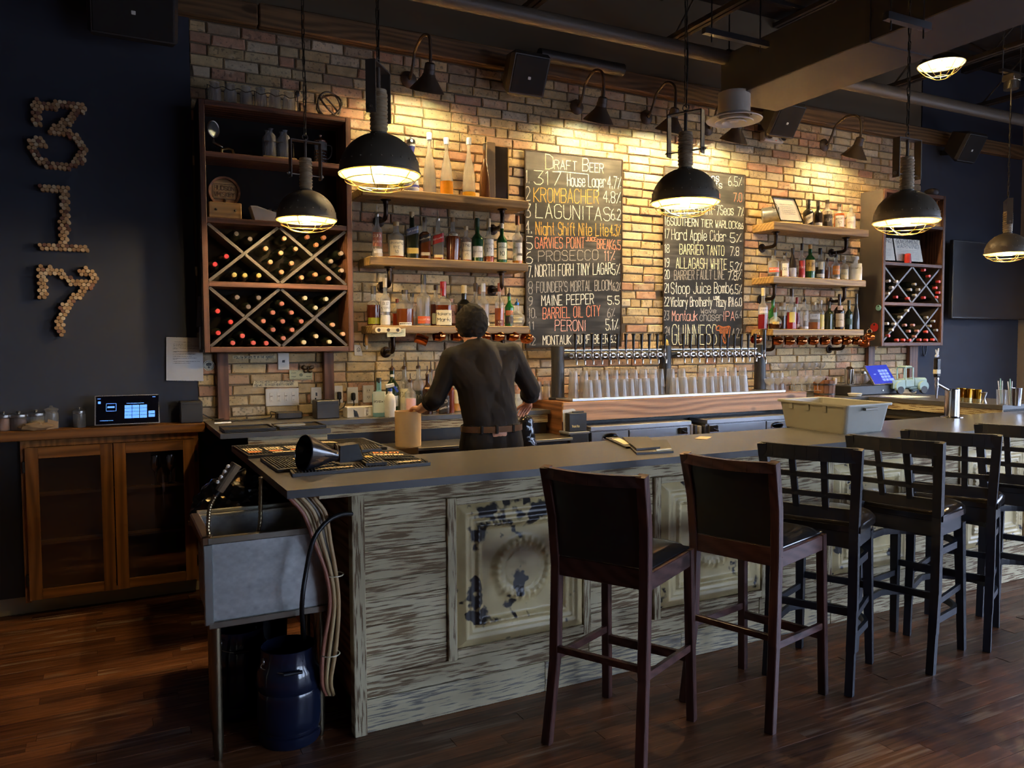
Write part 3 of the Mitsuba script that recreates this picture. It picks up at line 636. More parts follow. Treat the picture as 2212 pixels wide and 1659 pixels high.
def chalk_line(parent, y, text, l, r, cap, col, w=.0068):
    """Chalk text from pixel l to pixel r (baseline ends) with capitals cap pixels tall."""
    p, q = at(*l, y=y), at(*r, y=y); top = at(l[0], l[1]-cap, y=y); hgt = top[2]-p[2]
    st, wd = strokes(text); L = q-p; sx = np.linalg.norm(L)/wd; u = L/np.linalg.norm(L); v = np.array([0, 0, 1.0])
    put(parent, 'chalk_line', ribbon([[(a*sx, b*hgt/6) for a, b in s] for s in st], p, u, v, np.array([0, -1.0, 0]), w), (col, 'matte'))
def chalkboard(corners, off, sc, rows, label, sd):
    yb = WY-.022; P_ = [at(*c, y=yb) for c in corners]                # tl, tr, br, bl
    k = thing('chalkboard', label, 'chalkboard', 'chalkboards with the beer list')
    pts = [(p[0], p[1], p[2]) for p in P_]+[(p[0], WY-.009, p[2]) for p in P_]
    scene[k] = shape(hull(pts), ('chalk_slate', sd, .5))
    edge = []
    for a, b in ((0, 1), (1, 2), (3, 0), (2, 3)): edge.append(beam(P_[a]+[0, -.001, 0], P_[b]+[0, -.001, 0], .008, .010))
    put(k, 'edge_strip', join(*edge), C(52, 40, 32, 'matte'))
    for t, x0, y0, x1, y1, cap, col in rows:
        chalk_line(k, yb, t, (off[0]+x0/sc, off[1]+y0/sc), (off[0]+x1/sc, off[1]+y1/sc), cap/sc, col)
    return k, yb
B1 = [('D', 210, 235, 272, 241, 115, YEL), ('RAFT', 280, 234, 455, 246, 70, YEL), ('B', 498, 250, 545, 252, 100, YEL), ('EER', 555, 256, 662, 265, 70, YEL), ('-', 190, 276, 675, 322, 70, TEAL),
      ('1.', 60, 345, 85, 347, 100, WHITE), ('317', 120, 352, 335, 362, 105, WHITE), ('House Lager', 380, 368, 680, 378, 95, WHITE), ('4.7%', 693, 385, 800, 390, 95, WHITE),
      ('2', 55, 478, 90, 480, 105, WHITE), ('KROMBACHER', 120, 490, 625, 505, 110, ORA), ('4.8%', 660, 492, 795, 505, 90, WHITE),
      ('3', 50, 610, 95, 613, 105, WHITE), ('LAGUNITAS', 135, 612, 715, 640, 110, WHITE), ('6.2', 722, 630, 795, 634, 85, WHITE),
      ('4.', 52, 735, 105, 738, 95, WHITE), ('Night Shift Nite Lite', 135, 748, 700, 757, 100, ORA), ('4.3%', 712, 755, 795, 758, 85, ORA),
      ('5', 60, 860, 110, 862, 100, WHITE), ('GARVIES POINT', 130, 853, 515, 850, 85, SAL), ('JUICE', 525, 795, 605, 798, 30, SAL), ('BREAK', 612, 855, 730, 860, 75, SAL), ('6.5', 735, 862, 795, 864, 75, SAL),
      ('6', 55, 970, 110, 972, 95, WHITE), ('PROSECCO', 155, 955, 620, 942, 80, GRY), ('11%', 670, 948, 750, 948, 75, PNK),
      ('7.', 78, 1075, 110, 1077, 85, WHITE), ('NORTH FORH TINY LAGAR', 130, 1075, 722, 1052, 92, WHITE), ('5%', 728, 1058, 790, 1058, 85, WHITE),
      ('8', 78, 1207, 110, 1208, 95, GRY), ("FOUNDER'S MORTAL BLOOM", 140, 1198, 725, 1178, 82, GRY), ('6.2%', 735, 1183, 795, 1184, 65, GRY),
      ('9', 80, 1300, 110, 1300, 70, GRY), ('MAINE PEEPER', 180, 1300, 585, 1285, 80, WHITE), ('5.5', 695, 1290, 785, 1288, 65, WHITE),
      ('10.', 80, 1395, 140, 1396, 75, GRY), ('BARRIEL OIL CITY', 190, 1403, 635, 1380, 85, SAL), ('6%', 693, 1390, 750, 1388, 70, GRY),
      ('11', 80, 1485, 125, 1486, 60, GRY), ('PERONI', 285, 1497, 525, 1496, 85, PNK), ('5.1%', 680, 1490, 775, 1487, 85, WHITE),
      ('12', 85, 1605, 130, 1606, 60, GRY), ('MONTAUK SURF BEER', 190, 1605, 700, 1590, 70, WHITE), ('6.3', 715, 1588, 765, 1586, 55, WHITE)]
chalkboard(((1134.2, 324), (1344, 345.3), (1341, 748), (1136.5, 752)), (1120, 300), 3.607, B1, 'left chalkboard on the brick wall headed Draft Beer, listing beers 1 to 12', .2)
B2 = [('Hops', 470, 203, 605, 208, 70, WHITE), ('Pints', 480, 258, 632, 264, 60, WHITE), ('6.5%', 685, 243, 800, 247, 80, WHITE), ('DAWN RED', 300, 360, 612, 362, 60, SAL), ('7.0', 728, 378, 800, 380, 75, SAL),
      ('15', 142, 478, 180, 480, 70, WHITE), ('GARVIES Point-7Seas', 200, 480, 728, 492, 85, WHITE), ('7%', 765, 500, 815, 502, 75, WHITE), ('14', 142, 360, 180, 362, 70, WHITE), ('13', 145, 240, 185, 242, 70, WHITE),
      ('16', 140, 578, 185, 580, 75, WHITE), ('SOUTHERN TIER WARLOCK', 192, 577, 765, 610, 65, WHITE), ('8.6', 770, 610, 812, 611, 50, WHITE),
      ('17', 142, 690, 180, 692, 80, WHITE), ('Hard Apple Cider', 200, 700, 665, 716, 90, WHITE), ('5%', 700, 725, 795, 728, 80, WHITE),
      ('18', 142, 812, 180, 813, 70, WHITE), ('BARRIER TANTO', 268, 825, 648, 838, 85, YEL), ('7.8', 700, 838, 775, 840, 75, WHITE),
      ('19', 140, 935, 180, 936, 75, WHITE), ('ALLAGASH WHITE', 238, 945, 672, 955, 90, YEL), ('5.2%', 700, 968, 800, 972, 75, WHITE),
      ('20', 138, 1035, 180, 1036, 75, WHITE), ('BARRIER FAULT LINE', 222, 1045, 650, 1038, 80, GRY), ('7.8%', 682, 1045, 790, 1047, 70, WHITE),
      ('21', 135, 1155, 178, 1156, 80, WHITE), ('Stoop Juice Bomb', 195, 1163, 690, 1157, 95, WHITE), ('6.5%', 700, 1165, 798, 1165, 80, WHITE),
      ('22', 130, 1268, 178, 1268, 75, WHITE), ('Victory Brotherly', 192, 1273, 545, 1270, 80, WHITE), ('LOVE', 558, 1213, 610, 1213, 28, WHITE), ('Hazy IPA', 585, 1273, 730, 1273, 80, WHITE), ('6.0', 742, 1270, 798, 1268, 70, WHITE),
      ('23', 130, 1385, 178, 1385, 75, GRY), ('Montauk', 205, 1395, 420, 1393, 85, PNK), ('Wave', 450, 1330, 580, 1328, 40, GRY), ('chaser', 440, 1395, 635, 1392, 75, GRY), ('IPA', 640, 1395, 738, 1393, 80, PNK), ('6.4', 745, 1370, 800, 1368, 60, GRY),
      ('24', 145, 1515, 185, 1515, 70, GRY), ('GUINNESS', 205, 1598, 585, 1594, 170, YEL), ('4.2%', 715, 1540, 800, 1538, 80, GRY)]
k, yb = chalkboard(((1435.4, 359), (1609.4, 379), (1603, 746), (1432.4, 747)), (1400, 340), 3.95, B2, 'right chalkboard on the brick wall, listing beers up to number 24', .7)
hp = [[(578, 1455), (600, 1435), (640, 1450), (690, 1440), (700, 1450), (690, 1530), (655, 1588), (640, 1570)], [(578, 1455), (585, 1475), (610, 1478), (625, 1520), (655, 1588)]]+[[(x, 1452), (x+4, 1500+i*14)] for i, x in enumerate((612, 625, 638, 651, 664))]+[[(680, 1448), (670, 1540)], [(686, 1446), (662, 1566)]]
Q = [[at(1400+a/3.95, 340+b/3.95, y=yb) for a, b in s] for s in hp]; o = Q[0][0]
put(k, 'chalk_drawing', ribbon([[(p[0]-o[0], p[2]-o[2]) for p in s] for s in Q], o, np.array([1.0, 0, 0]), np.array([0, 0, 1.0]), np.array([0, -1.0, 0]), .011), (S(190, 110, 60), 'matte'), label='orange chalk drawing of a harp')

# ================================================================ wine racks and their bottles
RY = 5.38                                    # front plane of racks and shelves
GLASSD = (S(20, 24, 18), 'gloss')
def wine_rack(x0, x1, z0, z1, shelves, bays, label, side_col):
    """Box with plank frame, two open bays above and two crossed bays below (z values of the shelf tops)."""
    k = thing('wine_rack', label, 'wine rack', 'wine racks on the brick wall'); t = .036; wd = lambda ax: W(0, ax)
    put(k, 'back_panel', box(x0+.004, x1-.004, WY-.014, WY-.001, z0+.004, z1-.004), C(34, 30, 27, 'matte'))
    put(k, 'side', box(x0, x0+t, RY, WY-.001, z0, z1, .003), wd(2)); put(k, 'side', box(x1-t, x1, RY, WY-.001, z0, z1, .003), wd(2))
    put(k, 'top_board', box(x0+t, x1-t, RY, WY-.001, z1-t, z1, .003), wd(0)); put(k, 'bottom_board', box(x0+t, x1-t, RY, WY-.001, z0, z0+t, .003), wd(0))
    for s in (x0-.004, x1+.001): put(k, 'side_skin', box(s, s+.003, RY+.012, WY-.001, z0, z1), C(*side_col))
    for z in shelves: put(k, 'shelf', box(x0+t, x1-t, RY+.004, WY-.015, z-t*.95, z, .003), wd(0))
    xm = (x0+x1)/2
    for a, b in bays:
        for u0, u1 in ((x0+t, xm), (xm, x1-t)):
            put(k, 'divider', beam((u0+.006, (RY+WY)/2+.006, a+.004), (u1-.006, (RY+WY)/2+.006, b-.004), .24, .019, up=(0, 0, 1)), C(82, 76, 68, 'satin'))
            c = ((u0+u1)/2, (RY+WY)/2+.006, (a+b)/2)
            for p in ((u0+.006, a*0+b-.004), (u1-.006, a+.004)):
                put(k, 'divider', beam((p[0], c[1], p[1]), (c[0]+np.sign(p[0]-c[0])*.01, c[1], c[2]+np.sign(p[1]-c[2])*.007), .24, .019, up=(0, 0, 1)), C(82, 76, 68, 'satin'))
    return k
zz = lambda px, py: at(px, py, y=RY)[2]
lx0, lx1 = .534, 1.512; lz = [zz(446, 325), zz(449, 468), zz(452, 607)]
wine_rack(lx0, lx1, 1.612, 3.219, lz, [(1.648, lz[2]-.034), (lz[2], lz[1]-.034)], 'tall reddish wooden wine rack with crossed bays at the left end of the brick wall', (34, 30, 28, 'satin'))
rx0 = at(1908, 560, y=RY)[0]; rx1 = at(2041, 560, y=RY)[0]
rz = [zz(1980, 484), zz(1980, 569), zz(1980, 654)]; rb, rt_ = zz(2037, 746.5), zz(1912, 407)
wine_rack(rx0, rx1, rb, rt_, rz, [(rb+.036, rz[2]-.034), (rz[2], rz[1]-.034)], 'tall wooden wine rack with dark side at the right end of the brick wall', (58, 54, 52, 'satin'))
_wb = {}
def wine_bottle(px, py, col, label, group, clear=False, tip=None):
    key = (col, clear)
    if key not in _wb:
        prof = [(0, 0), (.033, .002), (.034, .006), (.034, .17), (.030, .195), (.0165, .222), (.0145, .235)]
        _wb[key] = (shape(lathe([(r, -z) for r, z in [(.0, .262), (.0125, .262), (.0135, .235)]][:0] or [(r, z) for r, z in prof]+[(.0135, .262), (.0, .2625)], 18, axis=(0, -1, 0)), 'clear_glass' if clear else GLASSD, 40),
                    shape(lathe([(.0148, .222), (.0148, .268), (.0150, .272), (.0142, .2745), (0, .2748)], 16, axis=(0, -1, 0)), (S(*col), 'satin'), 40))
    p = at(px, py, y=RY+.005); k = thing('wine_bottle', label, 'wine bottle', group); M = turn(p[0], RY+.278, p[2])
    put(k, 'glass', _wb[key][0], None, to=M)
    if not clear: put(k, 'foil_cap', _wb[key][1], None, to=M)
cells = {'upper left bay, dark rims': ((60, 58, 54), [(575, 128), (728, 188)]), 'red caps in the upper left triangle': ((214, 60, 66), [(463, 382), (335, 470)]),
         'peach caps in the upper middle diamond': ((238, 168, 116), [(905, 293), (1240, 297), (1075, 343), (957, 445), (1195, 458), (1082, 557), (1112, 180)]),
         'yellow caps in the triangle above the middle board': ((232, 208, 112), [(553, 588), (672, 594), (828, 595)]), 'orange caps beside the pendant lamp': ((226, 150, 92), [(1372, 165), (1557, 170), (1472, 252)]),
         'beige caps in the upper right triangle': ((196, 172, 140), [(1750, 348), (1635, 437), (1755, 540)]), 'peach caps right above the middle board': ((240, 172, 118), [(1308, 618), (1462, 585), (1612, 628)]),
         'grey caps in the lower left top triangle': ((104, 94, 92), [(583, 840), (825, 845), (710, 947)]), 'red caps in the lower left triangle': ((222, 66, 58), [(365, 995), (510, 1117), (372, 1240)]),
         'rosy brown caps in the lower middle diamond': ((176, 110, 92), [(1085, 913), (985, 1012), (1192, 1012), (878, 1108), (1095, 1110), (1302, 1110), (987, 1205), (1200, 1205), (1102, 1300)]),
         'cream caps in the lower top right triangle': ((232, 222, 176), [(1345, 848), (1582, 860), (1462, 958)]), 'pink caps at the bottom left of the rack': ((206, 96, 88), [(643, 1273), (535, 1352), (765, 1352), (910, 1355)]),
         'cream caps at the bottom right of the rack': ((230, 218, 168), [(1333, 1345), (1470, 1277), (1620, 1340)]), 'peach caps in the lower right triangle': ((226, 176, 134), [(1655, 1148), (1770, 1252)])}
for cell, (col, pts) in cells.items():
    for i, (a, b) in enumerate(pts): wine_bottle(400+a/5.185, 480+b/5.185, col, f'wine bottle in the left rack, {cell}', f'left rack: {cell}')
cells = {'white caps at its upper left': ((226, 222, 214), [(358, 990), (430, 995), (388, 1052), (352, 1108)]), 'red caps low in its upper crossed bay': ((206, 70, 66), [(428, 1142), (540, 1155), (690, 1148), (808, 1143)]),
         'red caps at the top of its upper crossed bay': ((212, 74, 70), [(690, 887), (735, 945)]), 'red caps at its upper right edge': ((208, 72, 70), [(828, 997), (800, 1055), (828, 1100)]),
         'grey caps in its upper middle diamond': ((150, 146, 140), [(603, 1022), (560, 1072), (638, 1072), (605, 1125)]), 'white caps in its lower left': ((224, 222, 214), [(533, 1270), (470, 1332), (343, 1392), (412, 1397), (388, 1452)]),
         'red caps along its bottom': ((214, 82, 72), [(355, 1508), (437, 1548), (497, 1548), (555, 1548), (650, 1546), (712, 1548), (775, 1545), (712, 1470)]), 'rosy caps in its lower diamond': ((190, 140, 132), [(512, 1407), (588, 1407), (548, 1465), (628, 1463), (605, 1515)]),
         'grey caps in its lower right': ((150, 146, 142), [(715, 1335), (780, 1370), (745, 1415), (805, 1455)])}
for cell, (col, pts) in cells.items():
    for a, b in pts: wine_bottle(1840+a/4.366, 380+b/4.366, col, f'wine bottle in the right rack, {cell}', f'right rack: {cell}')

# ================================================================ bottle shelves on pipe brackets
def pipe_bracket(parent, x, zb):
    zf = zb-.135; yf = RY+.10; PI_ = C(58, 48, 42, 'metal')
    pts = smooth_path([(x, WY-.01, zf), (x, yf+.06, zf), (x, yf+.02, zf+.008), (x, yf, zf+.04), (x, yf, zb-.005)], 5)
    put(parent, 'pipe_bracket', join(tube(pts, .0165, 12), lathe([(0, 0), (.042, 0), (.042, .007), (.024, .012), (.022, .028), (0, .028)], 20, (x, WY-.004, zf), (0, -1, 0)), lathe([(0, 0), (.038, 0), (.038, -.006), (.022, -.012), (.021, -.03), (0, -.03)], 20, (x, yf, zb)),
             *[ball((x+.031*math.cos(t), WY-.012, zf+.031*math.sin(t)), .0045, 1) for t in (.8, 2.4, 3.9, 5.5)]), PI_, 40, label='dark iron pipe bracket with wall flange')
def wall_shelf(x0, x1, zt, th, label, br, pal=1):
    k = thing('wall_shelf', label, 'shelf', 'thick wooden shelves on pipe brackets')
    put(k, 'board', box(x0, x1, RY, WY-.002, zt-th, zt, .006), W(pal, 0))
    for x in br: pipe_bracket(k, x, zt-th)
    return k
xw = lambda px, y=5.48: at(px, 500, y=y)[0]
LT, LM, LB = at(1140, 433.5, y=RY)[2], 2.281, 1.795
wall_shelf(1.585, 2.905, LT, .062, 'top wooden shelf left of the chalkboards, holding tall clear decanters', (xw(834), xw(1085)))
wall_shelf(1.635, 2.898, LM, .062, 'middle wooden shelf left of the chalkboards, holding whisky bottles', (xw(840), xw(1083)))
wall_shelf(1.645, 2.905, LB, .058, 'bottom wooden shelf left of the chalkboards, with copper mugs hanging below', (xw(846), xw(1084)))
RT_, RM, RB = zz(1674, 478), zz(1669, 596), zz(1669, 710.5)
sx0, sx1 = at(1672, 480, y=RY)[0], at(1878, 480, y=RY)[0]
wall_shelf(sx0, sx1, RT_, .075, 'top wooden shelf right of the chalkboards, with a framed certificate', (xw(1676), xw(1828)))
wall_shelf(sx0, sx1-.03, RM, .065, 'middle wooden shelf right of the chalkboards, ending at a white bottle', (xw(1674), xw(1826)))
wall_shelf(sx0, sx1-.05, RB, .06, 'bottom wooden shelf right of the chalkboards, over a row of copper mugs', (xw(1674), xw(1826)))
# ================================================================ bottles
def squircle(m, p):
    v = m.vertices; c = v[:, :2]; r = np.hypot(c[:, 0], c[:, 1])+1e-9; t = np.arctan2(c[:, 1], c[:, 0])
    k = (np.abs(np.cos(t))**p+np.abs(np.sin(t))**p)**(-1/p); m.vertices[:, :2] = c*k[:, None]; return m
SHAPES = {   # (radius share, height share) of the body; the neck follows
 'wine': [(.97, 0), (1, .02), (1, .60), (.93, .655), (.62, .72), (.36, .78)],
 'slim': [(.95, 0), (1, .02), (1, .64), (.9, .69), (.5, .75), (.4, .80)],
 'square': [(.94, 0), (1, .02), (1, .62), (.9, .66), (.45, .72), (.38, .77)],
 'squat': [(.86, 0), (.97, .04), (1, .45), (.98, .62), (.8, .70), (.38, .76), (.34, .80)],
 'round': [(.5, 0), (.78, .06), (1, .28), (.93, .48), (.6, .62), (.26, .70), (.24, .76)],
 'taper': [(.9, 0), (1, .02), (.95, .35), (.72, .62), (.42, .78), (.34, .84)],
 'flask': [(.92, 0), (1, .015), (.96, .30), (.70, .58), (.36, .76), (.27, .84)],
 'shoulder': [(.8, 0), (.86, .03), (1, .52), (.98, .6), (.7, .68), (.34, .73), (.3, .78)],
 'jar': [(.95, 0), (1, .03), (1, .7), (.85, .78), (.6, .80)]}
def put_label(k, r, z0, z1, ang, col, p, M, text=None, tcol=(40, 36, 34), slant=0.0, sq=None, cz=.0):
    """A paper label wrapped round the front (towards -y), with print on it."""
    n = 11; a = np.radians(np.linspace(-90-ang, -90+ang, n)); V = []
    for t in a:
        k_ = (abs(math.cos(t))**sq+abs(math.sin(t))**sq)**(-1/sq) if sq else 1
        s = slant*(t+math.pi/2)*r
        for z in (z0+s, z1+s): V.append((r*1.015*k_*math.cos(t), r*1.015*k_*math.sin(t), z))
    F = []
    for i in range(n-1): F += [(2*i, 2*i+2, 2*i+3), (2*i, 2*i+3, 2*i+1)]
    put(k, 'label', trimesh.Trimesh(V, F, process=False), C(*col, 'satin'), to=M)
    if text:
        ls = text.split('|'); hh = (z1-z0)/(len(ls)+.8)*.62
        ms = []
        for i, line in enumerate(ls):
            st, wd = strokes(line); sc = min(hh/6, 2*r*math.radians(ang)*.86/wd); zc = z1-(z1-z0)*(i+.75)/(len(ls)+.5)-3*sc*.5
            V, F = [], []
            m = ribbon([[(x*sc-wd*sc/2, y*sc) for x, y in s] for s in st], (0, 0, 0), np.array([1., 0, 0]), np.array([0, 0, 1.]), np.array([0, -1., 0]), max(.0016, sc*.9), 0)
            x = m.vertices[:, 0].copy(); t = -np.pi/2+x/r
            k_ = (np.abs(np.cos(t))**sq+np.abs(np.sin(t))**sq)**(-1/sq) if sq else np.ones(len(t))
            m.vertices = np.stack([r*1.025*k_*np.cos(t), r*1.025*k_*np.sin(t), zc+m.vertices[:, 2]+slant*x], -1); ms.append(m)
        put(k, 'label_print', join(*ms), C(*tcol), to=M)
CLEAR = 'clear'
def bottle(zc, off, plane, spec, group, name='liquor_bottle', cat='bottle', where=''):
    """zc: (offset x, offset y, scale) of the zoomed view; off: unused height; plane: (y, z of the shelf)."""
    xc, yt, yb, w, shp, glass, liq, lev, caps, labs, txt = spec[:11]; kw = spec[11] if len(spec) > 11 else {}
    y, z = plane; y += kw.get('dy', 0); px, pb, pt = zc[0]+xc/zc[2], zc[1]+yb/zc[2], zc[1]+yt/zc[2]
    P_ = at(px, pb, y=y); Z = (P_-EYE)@FW; h = (yb-yt)/zc[2]*Z/FPX; r = w/zc[2]*Z/FPX/2
    k = thing(name, txt, cat, group); M = turn(P_[0], y, z, math.degrees(math.atan2(-P_[0], y))*.8+kw.get('rz', 0)); sq = 5 if shp == 'square' or kw.get('sq') else None
    capc, capk = caps; hc = {'pour': .2, 'cork': .07, 'cap': .09, 'wax': .22, 'tall': .16, 'none': .0, 'stop': .09}[capk]; hb = h*(1-hc*(.72 if capk in ('wax',) else 1))
    body = [(a*r, b*hb) for a, b in SHAPES[shp]]; nr = min(body[-1][0], max(.012, r*.36)) if shp != 'jar' else body[-1][0]
    prof = [(0, 0)]+body+[(nr, hb*.86), (nr, hb*.985), (nr*.9, hb), (0, hb)]
    mk = lambda pr: squircle(lathe(pr, 28), sq) if sq else lathe(pr, 24)
    def cut(lo, hi, f):
        pr = [q for q in prof[1:-1]]; hs = [q[1] for q in pr]; rs = [q[0] for q in pr]; out = [(np.interp(lo, hs, rs)*f, lo)]+[(a*f, b) for a, b in pr if lo < b < hi]+[(np.interp(hi, hs, rs)*f, hi)]
        return [(0, out[0][1])]+out+[(0, out[-1][1])]
    dark = glass != CLEAR
    if dark: put(k, 'glass', mk(prof), C(*glass, 'gloss'), 40, to=M)
    else: put(k, 'glass', mk(prof), 'clear_glass', 40, to=M)
    if liq is not None and not dark: put(k, 'liquid', mk(cut(.004, hb*lev, 1.006)), C(*liq, 'gloss'), 40, to=M)
    t = hb
    if capk in ('cap', 'cork', 'tall', 'stop'):
        e = h-hb+.012; cr = nr*1.12 if capk != 'stop' else nr*1.6
        put(k, 'cap', lathe([(0, t-.012), (cr, t-.012), (cr, t-.012+e*.92), (cr*.88, t-.012+e), (0, t-.012+e)], 16), C(*capc), 40, to=M)
    elif capk == 'wax':
        put(k, 'wax_cap', lathe([(nr*1.1, hb*.80), (nr*1.14, hb*.83), (nr*1.12, hb), (nr*1.2, hb*1.005), (nr*1.15, h), (0, h)], 16), C(*capc, 'gloss'), 40, to=M)
    elif capk == 'pour':
        put(k, 'pourer', lathe([(nr*1.1, t-.006), (nr*1.15, t+.012), (nr*.5, t+.02), (.0045, t+(h-t)*.45), (.0035, h), (0, h)], 12), C(*capc, 'metal' if sum(capc) > 200 else 'satin'), 40, to=M)
    for lb in labs:
        z0, z1, ang, col = lb[:4]; hs = [b for a, b in body]; rs = [a for a, b in body]; rl = max(np.interp(hb*z0, hs, rs), np.interp(hb*z1, hs, rs))
        put_label(k, rl*1.004, hb*z0, hb*z1, ang, col, None, M, *(lb[4:6] if len(lb) > 4 else ()), slant=lb[6] if len(lb) > 6 else 0, sq=sq)
    return k
LS = (770, 420, 4.741); AMB, BRN, CRM, OFFW = (150, 78, 22), (84, 40, 16), (226, 216, 184), (232, 230, 222)
DGL = 'on the middle left shelf'; yF, yBk = 5.475, 5.585
mid = [
 (215, 95, 622, 108, 'slim', CLEAR, (196, 186, 170), .12, ((196, 190, 180), 'pour'), [(.26, .60, 58, (150, 84, 62), 'DUKE|SPIRITS', (238, 232, 220)), (.10, .20, 58, OFFW)], 'tall clear whisky bottle with a red brown label, leftmost on the middle left shelf'),
 (410, 268, 641, 165, 'squat', CLEAR, AMB, .06, ((206, 176, 120), 'cork'), [(.06, .52, 56, CRM, 'WhistlePig|RYE|10', (70, 70, 50))], 'squat clear bottle with cream round label and cork on the middle left shelf'),
 (572, 170, 650, 128, 'square', (30, 36, 24), None, 0, ((212, 180, 130), 'cap'), [(.56, .72, 60, (96, 104, 128), 'Blue Label', (230, 226, 210), .35), (.12, .25, 50, (214, 186, 98))], 'dark square whisky bottle with slanted blue label and gold plate'),
 (702, 222, 656, 115, 'square', CLEAR, BRN, .72, ((70, 56, 40), 'cap'), [(.44, .62, 60, (40, 38, 38), 'BLACK LABEL', (226, 214, 180), .35), (.10, .18, 40, (196, 186, 160))], 'square whisky bottle with slanted black label on the middle left shelf'),
 (838, 152, 660, 112, 'square', CLEAR, (140, 74, 26), .10, ((214, 206, 190), 'pour'), [(.42, .64, 60, (176, 44, 40), 'RED LABEL', (240, 230, 214), .35), (.06, .13, 42, (226, 206, 150))], 'nearly empty square whisky bottle with slanted red label and metal pourer'),
 (990, 222, 666, 145, 'shoulder', CLEAR, (96, 44, 16), .60, ((146, 116, 76), 'cork'), [(.61, .66, 40, (206, 196, 170), 'ANGELS ENVY', (60, 40, 24))], 'waisted clear bottle of dark amber bourbon on the middle left shelf'),
 (1125, 318, 681, 115, 'squat', CLEAR, AMB, .10, ((226, 206, 160), 'cork'), [(.05, .58, 60, CRM, 'The|Balvenie|12', (80, 66, 46))], 'short clear bottle with large cream label beside the green bottles'),
 (1240, 232, 681, 120, 'wine', (22, 62, 32), None, 0, ((30, 60, 36), 'tall'), [(.12, .42, 56, OFFW, 'Glenlivet', (70, 70, 66))], 'green bottle with white label and green foil on the middle left shelf'),
 (1357, 235, 686, 104, 'slim', CLEAR, (150, 70, 34), .16, ((226, 200, 150), 'tall'), [(.18, .62, 62, OFFW, 'MACALLAN|12', (90, 84, 76))], 'clear bottle with tall white label numbered 12'),
 (1490, 283, 690, 108, 'wine', (24, 76, 36), None, 0, ((226, 222, 206), 'cap'), [(.10, .56, 56, (222, 228, 206), 'LAPHROAIG|10', (50, 70, 50))], 'green bottle with large pale label numbered 10'),
 (1650, 203, 696, 103, 'slim', CLEAR, (176, 112, 30), .12, ((150, 96, 60), 'tall'), [(.26, .52, 58, OFFW, "Dewar's", (110, 90, 60)), (.08, .2, 58, OFFW)], 'clear scotch bottle with two pale labels, rightmost on the middle left shelf')]
for s in mid: bottle(LS, 0, (yF, LM), s, 'bottles on the middle left shelf')
